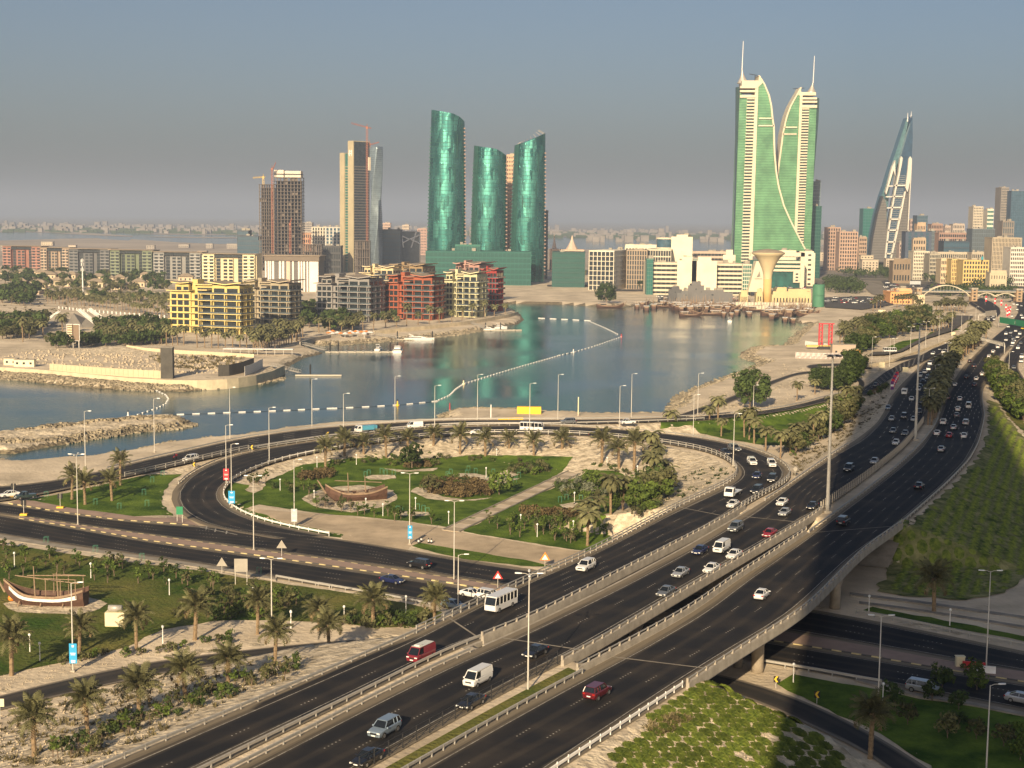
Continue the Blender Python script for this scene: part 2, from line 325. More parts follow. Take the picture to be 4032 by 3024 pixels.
# ---------------------------------------------------------------- shore lines
def wp(groups,z=-2.0):
    return [tuple(P(g[0],p[0],p[1],z)[:2]) for g in groups for p in g[1]]
MAIN=wp([('R8',[(0,712),(80,716),(130,732),(350,712),(600,696),(850,657),(1000,622),(1300,580),(1600,552),(1900,505),(2212,468)]),
 ('S1',[(400,425),(650,412),(740,404),(705,385),(700,365),(760,345),(1000,348),(1270,350),(1350,366),(1700,380),(2060,375),(2140,335),(2212,300)]),
 ('S2',[(80,790),(150,745),(145,700),(330,632),(430,592),(560,545),(640,512),(560,492),(480,462),(520,430),(600,422),(760,416),(790,402),(830,352),(900,292),(940,268)]),
 ('R5',[(2229,940),(2060,934),(2066,902),(2212,838),(2212,803),(1850,803),(1690,802),(1560,800),(1550,770),(1300,762),(1000,757),(850,752),(700,772),(640,790),(560,792),(380,792),(0,772)]),('V',[(1130,657),(1100,655),(1088,660),(1105,668),(1125,680),(1132,690),(1120,700),(1060,708)]),
 ('R3',[(1990,880),(1800,915),(1560,945),(1260,968),(1050,985),(800,1005),(600,1015),(470,1012),(440,1030),(520,1060),(610,1088),(430,1130),(330,1185),(280,1235)]),
 ('V',[(560,820),(500,836),(400,846),(300,844),(200,839),(100,829),(0,818)])])
MAIN=MAIN+[(-1500,MAIN[-1][1]+60),(-1500,1900),(1500,1900),(1500,60),(-500,60),(-500,MAIN[0][1]-10)]
SPIT=wp([('R8',[(-200,560),(0,530),(300,500),(700,452),(900,432),(1130,426),(1230,440),(1290,461),(1200,482),(900,520),(700,546),(400,602),(100,660),(0,655),(-200,650)])])
def sdist(poly,X,Y):
    n=len(poly);d=np.full(X.shape,1e9);ins=np.zeros(X.shape,bool)
    for i in range(n):
        x0,y0=poly[i];x1,y1=poly[(i+1)%n];dx,dy=x1-x0,y1-y0;l2=dx*dx+dy*dy+1e-9
        t=np.clip(((X-x0)*dx+(Y-y0)*dy)/l2,0,1)
        d=np.minimum(d,(X-x0-t*dx)**2+(Y-y0-t*dy)**2)
        cnd=((y0>Y)!=(y1>Y))&(X<(x1-x0)*(Y-y0)/((y1-y0) if y1!=y0 else 1e-9)+x0);ins^=cnd
    return np.where(ins,1,-1)*np.sqrt(d)
def vnoise(X,Y,s,seed=0):
    x=X/s+seed*17.3;y=Y/s+seed*9.1;xi=np.floor(x);yi=np.floor(y);fx=x-xi;fy=y-yi
    h=lambda a,b:np.modf(abs(np.sin(a*127.1+b*311.7)*43758.5453))[0]
    fx=fx*fx*(3-2*fx);fy=fy*fy*(3-2*fy)
    return (h(xi,yi)*(1-fx)+h(xi+1,yi)*fx)*(1-fy)+(h(xi,yi+1)*(1-fx)+h(xi+1,yi+1)*fx)*fy
# ---------------------------------------------------------------- terrain grid
def spaced(a,b,s0,f0,g):
    o=[a]
    while o[-1]<b:o.append(o[-1]+max(s0,(o[-1]-f0)*g))
    return o
yy=np.array(spaced(128,1900,1.3,230,.0075))
xp=spaced(0,820,1.3,110,.009);xx=np.array([-v for v in xp[::-1][:-1]]+xp)
GX,GY=np.meshgrid(xx,yy)
gx,gy=GX.ravel(),GY.ravel()
act=(abs(gx)<.37*gy+45)
ax,ay=gx[act],gy[act]
h=np.zeros(len(ax))
h+=(vnoise(ax,ay,9,1)-.5)*.25+(vnoise(ax,ay,2.3,2)-.5)*.12
for nm,rd in ROADS.items():
    if not rd['fill']:continue
    L_,R__=rd['L'],rd['R'];m=90
    bb=(ax>min(L_[:,0].min(),R__[:,0].min())-m)&(ax<max(L_[:,0].max(),R__[:,0].max())+m)&(ay>min(L_[:,1].min(),R__[:,1].min())-m)&(ay<max(L_[:,1].max(),R__[:,1].max())+m)
    X,Y=ax[bb],ay[bb];u,nx,lon,z,wd,idx=rinfo(rd,X,Y)
    sl=np.where(u<.5,rd['sl'][0],rd['sl'][1])
    hh=z-.12-np.maximum(0,nx-1.0)*sl-lon*.8
    if nm in('highway_outbound','highway_inbound','loop_road','median'):
        a,b=bridge_t(X,Y)
        inspan=(a>0)&(b>0)&(Y<360)
        if nm=='loop_road':inspan&=(X>-60)&((idx<len(L_)*.35))
        dist=np.minimum(a*2.2,b*1.1)
        hh=np.where(inspan,hh-np.maximum(0,dist)*1.0,hh)
    t=h[bb];h[bb]=np.where(hh>t,hh,t)
for nm,rd in ROADS.items():
    if not rd['low']:continue
    L_,R__=rd['L'],rd['R'];m=12
    bb=(ax>min(L_[:,0].min(),R__[:,0].min())-m)&(ax<max(L_[:,0].max(),R__[:,0].max())+m)&(ay>min(L_[:,1].min(),R__[:,1].min())-m)&(ay<max(L_[:,1].max(),R__[:,1].max())+m)
    X,Y=ax[bb],ay[bb];u,nx,lon,z,wd,idx=rinfo(rd,X,Y)
    hh=z-.12+np.maximum(0,nx-2.0)*1.3+lon*2
    if nm in('beach_road','service_road','tree_road'):
        near=(nx<3)&(lon<3);h[bb]=np.where(near,z-.12-nx*.02,h[bb])
    else:h[bb]=np.minimum(h[bb],hh)
# city side a bit higher than the beach
for nm,rd in ROADS.items():
    if rd['low'] or rd.get('nodraw'):continue
    L_,R__=rd['L'],rd['R'];m=6
    bb=(ax>min(L_[:,0].min(),R__[:,0].min())-m)&(ax<max(L_[:,0].max(),R__[:,0].max())+m)&(ay>min(L_[:,1].min(),R__[:,1].min())-m)&(ay<max(L_[:,1].max(),R__[:,1].max())+m)
    X,Y=ax[bb],ay[bb];u,nx,lon,z,wd,idx=rinfo(rd,X,Y);ins=(nx<np.where(Y>300,3.0,1.6))&(lon<.5);h[bb]=np.where(ins,np.minimum(h[bb],z-.12-.28*np.clip((Y-290)/60,0,1)),h[bb])
sdm=sdist(MAIN,ax,ay);sds=sdist(SPIT,ax,ay)
rough=(vnoise(ax,ay,3.1,4)-.5)*1.3+(vnoise(ax,ay,1.4,5)-.5)*.6
far=np.clip((ay-520)/80,0,1)
shore=-2+np.maximum(-3,sdm*.42)+rough*np.exp(-(sdm/5)**2)*(1-far*.5)
h=np.where(sdm<9,np.minimum(h,shore),h)
hs=-2+np.clip(sds,-6,2.6)*.55+rough*.9*(sds>-1)
h=np.where(sds>-8,np.maximum(np.where(sdm>0,h,-9),hs),h)
h=np.maximum(h,-4.5)
# building plot mounds on the peninsula
pc=P('R1',1000,1400,0);h+=np.where(sdm>14,2.2*np.exp(-(((ax-pc.x)/22)**2+((ay-pc.y)/12)**2))+(vnoise(ax,ay,16,7)-.4)*.9*np.exp(-(((ax-pc.x)/75)**2+((ay-pc.y)/45)**2)),0)
HG=np.full(len(gx),-4.5);HG[act]=h;HG=HG.reshape(GX.shape)
def hgt(x,y):
    i=min(max(int(np.searchsorted(yy,y))-1,0),len(yy)-2);j=min(max(int(np.searchsorted(xx,x))-1,0),len(xx)-2)
    fy=min(1,max(0,(y-yy[i])/(yy[i+1]-yy[i])));fx=min(1,max(0,(x-xx[j])/(xx[j+1]-xx[j])))
    return float((HG[i,j]*(1-fx)+HG[i,j+1]*fx)*(1-fy)+(HG[i+1,j]*(1-fx)+HG[i+1,j+1]*fx)*fy)
def roadz(x,y,low=True):
    z=None
    for nm,rd in ROADS.items():
        if not low and rd['low'] or rd.get('nodraw'):continue
        Cc=rd.setdefault('C',(rd['L']+rd['R'])/2);d=(Cc[:,0]-x)**2+(Cc[:,1]-y)**2;k=int(d.argmin())
        if d[k]>400+((rd['R'][k]-rd['L'][k])[:2]**2).sum():continue
        u,nx,lon,zz,wd,ix=rinfo(rd,[x],[y])
        if nx[0]<=.3 and lon[0]<=.5:z=float(zz[0]) if z is None else max(z,float(zz[0]))
    return z
def surf(x,y):
    z=roadz(x,y);g=hgt(x,y) if y<1890 else 0.0
    return g if z is None else max(z,g)
def G(r,x,y,dz=0):return PF(r,x,y,surf,dz)
def T(r,x,y,dz=0):return PF(r,x,y,lambda a,b:hgt(a,b),dz)
nyy,nxx=GX.shape
A2=act.reshape(GX.shape)
q=A2[:-1,:-1]&A2[1:,:-1]&A2[:-1,1:]&A2[1:,1:]
ii,jj=np.nonzero(q);base=ii*nxx+jj
faces=np.stack([base,base+1,base+nxx+1,base+nxx],1)
used=np.unique(faces);remap=np.full(nyy*nxx,-1);remap[used]=np.arange(len(used));faces=remap[faces]
me=bpy.data.meshes.new('ground');nv=len(used);nf=len(faces)
me.vertices.add(nv);me.vertices.foreach_set('co',np.stack([gx[used],gy[used],HG.ravel()[used]],1).astype('f').ravel())
me.loops.add(nf*4);me.loops.foreach_set('vertex_index',faces.astype('i').ravel())
me.polygons.add(nf);me.polygons.foreach_set('loop_start',np.arange(0,nf*4,4,dtype='i'));me.polygons.foreach_set('loop_total',np.full(nf,4,dtype='i'))
me.update();me.validate();me.polygons.foreach_set('use_smooth',np.ones(nf,bool))
me.materials.append(m_sand);me.materials.append(m_seabed);me.materials.append(m_rubble)
hc=HG.ravel()[used][faces].mean(1);spread=np.ptp(HG.ravel()[used][faces],axis=1)/np.maximum(1,(xx[jj+1]-xx[jj]))
cx=gx[used][faces].mean(1);cyy=gy[used][faces].mean(1)
mi=np.where(hc<-1.1,1,np.where((spread>.10)&(cyy<900),2,0)).astype('i')
me.polygons.foreach_set('material_index',mi)
struct(link('ground',me))
# ---------------------------------------------------------------- water and far land
def sheet(name,poly,z,m,kind='structure'):
    o=MB().add([(p[0],p[1],z) for p in poly],[tuple(range(len(poly)))]).build(name,m)
    o['kind']=kind;return o
mw=bpy.data.materials.new('sea_water');mw.use_nodes=True;t=mw.node_tree;b=t.nodes['Principled BSDF']
b.inputs['Base Color'].default_value=(.012,.052,.060,1);b.inputs['Roughness'].default_value=.09;b.inputs['IOR'].default_value=1.33
tc=t.nodes.new('ShaderNodeTexCoord');n1=t.nodes.new('ShaderNodeTexNoise');n1.inputs['Scale'].default_value=.55;n1.inputs['Detail'].default_value=7;n1.inputs['Roughness'].default_value=.6
t.links.new(tc.outputs['Object'],n1.inputs['Vector'])
n0=t.nodes.new('ShaderNodeTexNoise');n0.inputs['Scale'].default_value=.014;n0.inputs['Detail'].default_value=3;t.links.new(tc.outputs['Object'],n0.inputs['Vector'])
mr=t.nodes.new('ShaderNodeMapRange');mr.inputs[1].default_value=.4;mr.inputs[2].default_value=.62;mr.inputs[3].default_value=.10;mr.inputs[4].default_value=.42;t.links.new(n0.outputs['Fac'],mr.inputs[0])
bp=t.nodes.new('ShaderNodeBump');t.links.new(mr.outputs[0],bp.inputs['Strength']);bp.inputs['Distance'].default_value=.5;t.links.new(n1.outputs['Fac'],bp.inputs['Height']);t.links.new(bp.outputs[0],b.inputs['Normal'])
crw=t.nodes.new('ShaderNodeValToRGB');crw.color_ramp.elements[0].color=(.006,.045,.055,1);crw.color_ramp.elements[1].color=(.020,.095,.090,1);crw.color_ramp.elements[0].position=.35;crw.color_ramp.elements[1].position=.7
t.links.new(n0.outputs['Fac'],crw.inputs['Fac']);t.links.new(crw.outputs[0],b.inputs['Base Color'])
sheet('sea',[(-50000,60),(50000,60),(50000,60000),(-50000,60000)],-2.0,mw)
m_far=mat('far_land',(.34,.28,.21),.95,.15,.004,col2=(.40,.33,.25),detail=8)
m_far2=mat('far_scrub',(.13,.12,.08),.95,.3,.01,col2=(.28,.23,.16),detail=8)
def farpoly(r,pts,z=-1.5):return [tuple(P(r,x,y,z)[:2]) for x,y in pts]
pl=farpoly('R1',[(-200,438),(0,436),(250,430),(480,422),(850,414),(900,425),(1120,436),(1150,424),(1550,452),(1900,466),(2300,470)])
sheet('sand_plain',[(-1500,1880)]+pl[:-1]+[(pl[-1][0],pl[-1][1]),(400,3300),(1500,5200),(3400,5200),(1500,1880)][0:]+[],-1.35,m_far)
sheet('sandbar',farpoly('R1',[(-300,366),(0,364),(220,362),(440,368),(620,380),(900,394),(1150,402),(1160,396),(900,378),(500,352),(220,348),(-300,345)]),-1.4,m_far)
sheet('sandbar',farpoly('R1',[(1200,378),(1400,384),(2212,388),(2212,384),(1400,374)]),-1.4,m_far)
sheet('sandbar',farpoly('R1',[(1250,402),(1500,410),(2212,418),(2212,410),(1500,402)]),-1.4,m_far)
yl=P('R1',0,338,-1.2).y
sheet('far_shore',[(-6000,yl),(-2000,yl*1.02),(P('R1',900,365,-1.2).x,P('R1',900,365,-1.2).y),(P('R1',2212,372,-1.2).x,P('R1',2212,372,-1.2).y),(1500,5150),(9000,5150),(40000,30000),(20000,50000),(-30000,50000)],-1.2,m_far2)
# ---------------------------------------------------------------- road surfaces, bridge, markings
def ribbon_mesh(name,L_,R__,m,dz=0,cols=8,i0=0,i1=None):
    L_=L_[i0:i1];R__=R__[i0:i1];n=len(L_)
    me=bpy.data.meshes.new(name);vs=[];ed=[];uvs=[]
    Cc=(L_+R__)/2;dd=np.r_[0,np.cumsum(np.linalg.norm(np.diff(Cc[:,:2],axis=0),axis=1))]
    for i in range(n):
        w=np.linalg.norm((R__[i]-L_[i])[:2])
        fr=[0,min(.12,1.2/w),min(.25,2.6/w)]+[.25+.5*k/(cols-5) for k in range(0)]+[min(.3,3.4/w),.5,1-min(.3,3.4/w),1-min(.25,2.6/w),1-min(.12,1.2/w),1]
        for f in fr:
            p=L_[i]*(1-f)+R__[i]*f;vs.append((p[0],p[1],p[2]+dz));ed.append(min(f,1-f)*w*(1 if w>10 else 2.4));uvs.append((f*w-2.0,dd[i]))
    k=len(fr);fs=[(i*k+j,i*k+j+1,(i+1)*k+j+1,(i+1)*k+j) for i in range(n-1) for j in range(k-1)]
    me.from_pydata(vs,[],fs);uvl=me.uv_layers.new(name='lane')
    li=np.empty(len(me.loops),'i');me.loops.foreach_get('vertex_index',li)
    uvl.data.foreach_set('uv',np.array(uvs)[li].astype('f').ravel())
    at=me.attributes.new('edge','FLOAT','POINT');at.data.foreach_set('value',np.array(ed,'f'))
    me.materials.append(m);me.polygons.foreach_set('use_smooth',[True]*len(fs));me.update();return me
PAINT=MB()
for k,(nm,rd) in enumerate(ROADS.items()):
    if rd.get('nodraw'):continue
    m=m_asph if nm in('highway_outbound','highway_inbound','loop_road','street_westbound','street_eastbound','shore_road','right_slip_road') else m_asph_old
    struct(link(nm,ribbon_mesh(nm,rd['L'],rd['R'],m,dz=.02+.012*(k%4))))
    if nm in('beach_road','service_road','tree_road','underpass_road'):continue
    L_,R__=rd['L'],rd['R'];Cc=(L_+R__)/2;acc=0
    for i in range(len(L_)-1):
        seg=np.linalg.norm((Cc[i+1]-Cc[i])[:2]);acc+=seg
        if acc<11 :continue
        acc=0
        if Cc[i,1]>720:break
        w=np.linalg.norm((R__[i]-L_[i])[:2]);nl=max(1,int(round((w-4.0)/3.6)))
        t=(Cc[i+1]-Cc[i]);t=t/np.linalg.norm(t[:2])
        rr=(R__[i]-L_[i])/w
        for j in range(1,nl):
            u=2.0+3.6*j
            if u>w-3.2:break
            p0=L_[i]+rr*u
            if True:
                for q in range(5 if p0[1]<420 else 1):
                    a=p0+t*q*.75;lt=.16 if p0[1]<420 else 3.2;nn=np.array((-t[1],t[0],0))*.10
                    v=[a-nn,a+nn,a+nn+t*lt*1.3,a-nn+t*lt*1.3]
                    PAINT.add([(c[0],c[1],c[2]+.075) for c in v],[(3,2,1,0)])
    # solid edge lines
    for E_,s in((L_,1),(R__,-1)):
        for i in range(len(L_)-1):
            if Cc[i,1]>520:break
            w=np.linalg.norm((R__[i]-L_[i])[:2]);rr=(R__[i]-L_[i])/w*s;r2=(R__[i+1]-L_[i+1]);r2=r2/np.linalg.norm(r2[:2])*s
            off=2.0
            v=[E_[i]+rr*off,E_[i]+rr*(off+.12),E_[i+1]+r2*(off+.12),E_[i+1]+r2*off]
            v=[(c[0],c[1],c[2]+.07) for c in v]
            PAINT.add(v,[(0,1,2,3)] if s<0 else [(3,2,1,0)])
# tapered exit chevrons at the loop nose
for a,b_ in [((1340,1150),(1590,1200)),((1385,1142),(1380,1165)),((1445,1160),(1440,1182)),((1520,1175),(1515,1195))]:
    p=P('R8',*a,.09);q=P('R8',*b_,.09);d=(q-p).normalized();n=Vector((-d.y,d.x,0))*.15
    PAINT.add([p-n,p+n,q+n,q-n],[(3,2,1,0)])
struct(PAINT.build('road_markings',m_mark))
# bridge decks: real thickness, on piers, with abutments
def span_idx(rd,lo=-2,hi=-2):
    Cc=(rd['L']+rd['R'])/2;a,b=bridge_t(Cc[:,0],Cc[:,1]);ok=np.nonzero((a>lo)&(b>hi)&(Cc[:,1]<380)&(Cc[:,0]>-40)&(Cc[:,2]>6.5))[0];return ok[0],ok[-1]
bridge=thing('road_bridge','long concrete highway overpass crossing the lower street','bridge',(JN.x,JN.y,0))
def wpart(mb,name,m,parent,smooth=False):   # geometry written in world space, put under a parent
    p=parent.location;mb.v=[(v[0]-p.x,v[1]-p.y,v[2]-p.z) for v in mb.v];return mb.build(name,m,parent,smooth)
for nm in('highway_outbound','highway_inbound','loop_road'):
    rd=ROADS[nm];i0,i1=span_idx(rd);mb=MB();rings=[]
    for i in range(i0,i1+1):
        l,r=Vector(rd['L'][i]),Vector(rd['R'][i]);w=(r-l).normalized()
        l=l-w*.55;r=r+w*.55
        rings.append([l+Vector((0,0,-.02)),r+Vector((0,0,-.02)),r+Vector((0,0,-.75)),r-w*1.6+Vector((0,0,-1.0)),r-w*2.2+Vector((0,0,-1.9)),l+w*2.2+Vector((0,0,-1.9)),l+w*1.6+Vector((0,0,-1.0)),l+Vector((0,0,-.75))])
    mb.loft(rings);wpart(mb,'bridge_deck',m_conc,bridge)
    # expansion joints
    for i in(i0+1,i1-1):
        l,r=Vector(rd['L'][i]),Vector(rd['R'][i]);t=Vector((HD.x,HD.y,0))*.2;u=Vector((0,0,.085))
        wpart(MB().add([l-t+u,r-t+u,r+t+u,l+t+u],[(0,1,2,3)]),'expansion_joint',m_conc_d,bridge)
# piers (columns under the decks)
def column(p,top,r=.95,n=16):
    mb=MB();mb.lathe([(r,p.z),(r,top-1.2),(r*1.35,top-.3),(r*1.35,top)],n,c=(p.x,p.y));return wpart(mb,'pier',m_conc_pier,bridge,True)
m_conc_pier=mat('pier_concrete',(.40,.34,.26),.85,.2,.6,detail=8)
for r,x,y in[('S6',1730,540),('S7',465,640),('S7',335,625)]:
    p=P(r,x,y,0);column(p,5.3)
    for s in(9.5,19.5,29.5):
        q=p+Vector((-math.cos(R_(23)),math.sin(R_(23)),0))*s
        column(q,5.3)
for q in [P('S6',1560,500,0),P('R8',99999,0,0) if False else P('S7',250,640,0)]:
    column(q,5.3,.7)
# abutment walls
for(a,b_,s) in((JNl,JNr,1),(JFl,JFr,-1)):
    a=Vector((a.x,a.y,0));b2=Vector((b_.x,b_.y,0));d=(b2-a).normalized();n=Vector((-d.y,d.x,0))*s
    a=a-d*.6-n*1.2;b2=b2+d*.9-n*1.2
    mb=MB();v=[a,b2,b2+n*1.6,a+n*1.6];mb.slab([(q.x,q.y) for q in (v if s>0 else v[::-1])],-.5,6.2);wpart(mb,'abutment',m_conc,bridge)
# sloped concrete paving under the far end
a=Vector((JFl.x,JFl.y,5.0));b2=Vector((JFr.x,JFr.y,5.0));n=Vector((HD.x,HD.y,0))
sl=MB().add([a-n*1,b2-n*1,b2-n*10+Vector((0,0,-4.9)),a-n*10+Vector((0,0,-4.9))],[(0,1,2,3)]);wpart(sl,'slope_paving',m_conc_d,bridge)
# ---------------------------------------------------------------- haze and the hotel tower that throws the long shade
mh=bpy.data.materials.new('haze_air');mh.use_nodes=True;t=mh.node_tree;t.nodes.remove(t.nodes['Principled BSDF'])
pv=t.nodes.new('ShaderNodeVolumePrincipled');pv.inputs['Color'].default_value=(.42,.50,.66,1);pv.inputs['Density'].default_value=HAZE;pv.inputs['Anisotropy'].default_value=.0
t.links.new(pv.outputs[0],t.nodes['Material Output'].inputs['Volume'])
stuff(MB().box(-60000,60000,-900,61500,-7,330).build('haze',mh),'thin dusty afternoon haze over the bay and city')
m_tower=mat('hotel_concrete',(.42,.38,.32),.8,.1,.2);m_tglass=mat('hotel_glass',(.05,.09,.11),.15,.1,.3)
ht=thing('hotel_tower','tall slab hotel tower behind the viewpoint casting its long shadow','building',(6,-20,0))
mb=MB().box(-14.5,14.5,-13,13,0,276);mb.build('tower_core',m_tglass,ht)
for k in range(70):MB().box(-15,15,-13.6,13.6,k*3.95,k*3.95+.8).build('floor_slab',m_tower,ht) if k==0 else link('floor_slab',KIDS[ht.name][1].data,ht,(0,0,k*3.95))
for sx in(-17.5,17.5):MB().box(sx-3.1,sx+3.1,-14,14,0,288).build('side_fin',m_tower,ht)
# ---------------------------------------------------------------- draped ground cover
def jit(poly,amp,step=2.5,seed=0):
    rr=random.Random(seed);o=[];n=len(poly)
    for i in range(n):
        a=Vector(poly[i]);b=Vector(poly[(i+1)%n]);d=b-a;l=d.length;k=max(1,int(l/step));nn=Vector((-d.y,d.x))/(l+1e-6)
        for q in range(k):o.append(a+d*(q/k)+nn*((rr.random()-.5)*2*amp if q else 0))
    return [(p.x,p.y) for p in o]
def clipax(poly,ax_,val,keep_gt):
    o=[];n=len(poly)
    for i in range(n):
        a=poly[i];b=poly[(i+1)%n];ia=(a[ax_]>=val) if keep_gt else (a[ax_]<=val);ib=(b[ax_]>=val) if keep_gt else (b[ax_]<=val)
        if ia:o.append(a)
        if ia!=ib:
            t=(val-a[ax_])/(b[ax_]-a[ax_]);o.append((a[0]+(b[0]-a[0])*t,a[1]+(b[1]-a[1])*t))
    return o
def drape(name,poly,m,lift=.06,amp=.35,step=2.5,kind='structure',seed=3):
    poly=jit(poly,amp,step,seed) if amp else poly
    x0=min(p[0] for p in poly);x1=max(p[0] for p in poly);y0=min(p[1] for p in poly);y1=max(p[1] for p in poly)
    mb=MB();vi={}
    ys=[v for v in yy if v>y0-20 and v<y1+20];ys=[v for v in ys]
    xs=[v for v in xx if v>x0-20 and v<x1+20]
    for i in range(len(ys)-1):
        if ys[i+1]<y0 or ys[i]>y1:continue
        st=clipax(clipax(poly,1,ys[i],True),1,ys[i+1],False)
        if len(st)<3:continue
        sx0=min(p[0] for p in st);sx1=max(p[0] for p in st)
        for j in range(len(xs)-1):
            if xs[j+1]<sx0 or xs[j]>sx1:continue
            c=clipax(clipax(st,0,xs[j],True),0,xs[j+1],False)
            if len(c)<3:continue
            f=[]
            for p in c:
                k=(round(p[0],3),round(p[1],3))
                if k not in vi:
                    vi[k]=len(mb.v);mb.v.append((p[0],p[1],hgt(p[0],p[1])+lift))
                if not f or f[-1]!=vi[k]:f.append(vi[k])
            if len(f)>3 and f[0]==f[-1]:f=f[:-1]
            if len(set(f))>=3:
                f2=[];[f2.append(q) for q in f if q not in f2];mb.f.append(tuple(f2));mb.m.append(0)
    o=mb.build(name,m,smooth=True)
    o['kind']=kind;return o
def gp(groups):return [tuple(T(g[0],p[0],p[1])[:2]) for g in groups for p in g[1]]
LAWN=[
 ('lawn',[('V',[(482,1090),(479,1062),(500,1042),(540,1048),(575,1040),(640,1010),(720,1000),(800,995),(900,992),(1020,990),(1150,995),(1238,1000),(1225,1012),(1105,1077),(1002,1134),(972,1141),(880,1126),(780,1116),(700,1110),(640,1102),(560,1090),(535,1098)])],m_grass),
 ('lawn',[('V',[(1000,1148),(1120,1087),(1268,1017),(1330,1018),(1362,1035),(1374,1060),(1352,1080),(1325,1108),(1300,1140),(1322,1165),(1272,1191),(1180,1179),(1080,1162)])],m_grass),
 ('lawn',[('V',[(890,1180),(908,1173),(1050,1196),(1130,1209),(1205,1226),(1150,1224),(1000,1208)])],m_grass),
 ('lawn',[('V',[(478,1075),(482,1105),(520,1127),(610,1148),(735,1162),(742,1155),(610,1128),(545,1104)])],m_grass),
 ('lawn',[('R8',[(175,968),(450,922),(700,862),(1000,802),(1222,792),(1140,850),(1095,920),(1085,990),(1160,1075),(900,1078),(600,1042),(350,1002)])],m_grass),
 ('lawn',[('S3',[(-300,20),(0,75),(700,175),(1640,300),(2155,378)]),('S4',[(500,405),(900,482),(1090,530),(1050,590),(880,622),(640,632),(420,602)]),('S3',[(1950,612),(1500,622),(1150,682),(900,802),(600,882),(200,962),(0,1010),(-300,1080)])],m_grass_dry),
 ('lawn',[('S2',[(190,925),(580,868),(700,832),(1010,770),(1030,860),(910,930),(760,1010),(640,1010),(400,972)])],m_grass),
 ('lawn',[('S2',[(0,888),(400,860),(620,836),(745,850),(500,880),(250,912),(0,915)])],m_grass),
 ('lawn',[('S7',[(640,655),(705,632),(1672,820),(2200,930),(2200,960),(1672,852),(1100,745)])],m_grass),
 ('lawn',[('S7',[(95,1125),(200,1062),(740,1160),(1000,1220),(1330,1262),(1672,1332),(2100,1430),(2100,1750),(1130,1750),(1080,1645),(800,1470),(350,1255)])],m_grass),
 ('lawn',[('S8',[(480,760),(700,670),(900,640),(1200,560),(1080,620),(800,700),(640,790)])],m_grass),
 ('lawn',[('S8',[(920,650),(1010,575),(1130,555),(1290,535),(1330,545),(1120,600)])],m_grass),
]
for i,(n,g,m) in enumerate(LAWN):drape(n,gp(g),m,seed=i+1)
# green slopes
drape('green_slope',gp([('T1',[(1190,1600),(1330,1470),(1560,1270),(1760,1060),(1850,850),(1845,570),(1930,600),(1990,700),(2120,860),(2300,1100),(2400,1700)]),('S7',[(1900,380),(1672,450),(1550,545),(1300,592),(1000,572),(735,535),(800,400),(880,200)])]),m_grass_slope,lift=.16,seed=31,amp=.8)
drape('shrub_bank',gp([('T1',[(1890,340),(1930,350),(2030,460),(2200,600),(2300,760),(2300,1000),(2140,830),(2020,720),(1950,610),(1900,500),(1860,420)])]),m_grass_dry,lift=.18,seed=32,amp=.8)
_md=ROADS['median'];_a,_b=bridge_t(_md['L'][:,0],_md['L'][:,1]);_q=[k for k in range(len(_md['L'])) if _a[k]<-3]
_t=MB();_n=0
for k in _q:
    l,r_=Vector(_md['L'][k]),Vector(_md['R'][k])
    for f in(.42,.6,.78,.93):_v=l.lerp(r_,f);_t.v.append((_v.x,_v.y,_v.z+.06+.1*math.sin(f*3.1)))
for k in range(len(_q)-1):
    for c in range(3):_t.f.append((k*4+c,k*4+c+1,k*4+c+5,k*4+c+4));_t.m.append(0)
struct(_t.build('median_turf',m_grass_dry))
# bare beds and sandy islands in the lawns
BED=[('V',[(655,1075),(700,1055),(780,1048),(850,1060),(857,1080),(830,1095),(760,1108),(690,1098)]),
 ('S1',[(730,750),(800,735),(900,735),(1000,755),(1180,768),(1080,798),(950,775),(850,760)]),
 ('S1',[(500,850),(540,820),(600,830),(700,880),(850,900),(1010,885),(900,905),(760,905),(600,892)]),
 ('S1',[(215,760),(260,745),(400,745),(412,765),(330,775),(240,772)]),
 ('S1',[(335,705),(500,715),(670,700),(640,720),(420,725)]),
 ('S1',[(400,985),(440,970),(600,975),(640,990),(560,1002),(440,998)]),
 ('S1',[(1425,930),(1520,915),(1650,930),(1600,948),(1450,948)]),
 ('R8',[(1640,900),(1700,850),(1780,850),(1760,900),(1700,925)]),
 ('R8',[(2020,960),(2120,920),(2212,900),(2300,960),(2212,1030),(2100,1010)]),
 ('S3',[(20,500),(150,470),(560,450),(640,460),(760,500),(700,540),(560,585),(300,570),(120,560)]),
 ('S1',[(1050,735),(1100,712),(1180,740),(1120,762)])]
for i,b in enumerate(BED):drape('sandy_bed',gp([b]),m_rubble,lift=.11,amp=.4,seed=50+i)
# park path of separate slabs, car-park strip, pavements
m_path=mat('path_slab',(.52,.43,.32),.9,.12,.4,bump=.02,detail=8);m_pathd=mat('path_slab_dark',(.37,.30,.21),.9,.15,.4)
pth=thing('park_path','paved diagonal park path of alternating pale slabs','path',T('S1',1120,880));pth['kind']='structure';del pth['category']
e0,e1,e2,e3=T('S1',700,1088),T('S1',1520,690),T('S1',1612,690),T('S1',800,1100)
N_=22
for k in range(N_):
    a=e0.lerp(e1,k/N_);b=e0.lerp(e1,(k+.97)/N_);c=e3.lerp(e2,(k+.97)/N_);d=e3.lerp(e2,k/N_)
    mb=MB().slab([(q.x,q.y) for q in(d,c,b,a)],.0,.16-.02*(k%2));wpart(mb,'paving_slab',m_path if k%2 else m_pathd,pth)
mb=MB()
for A_,B_ in((e0,e1),(e3,e2)):
    d=(B_-A_).normalized();n=Vector((-d.y,d.x,0))*.2;mb.slab([(q.x,q.y) for q in(A_-n,B_-n,B_+n,A_+n)],0,.3)
wpart(mb,'path_edge',m_conc_d,pth)
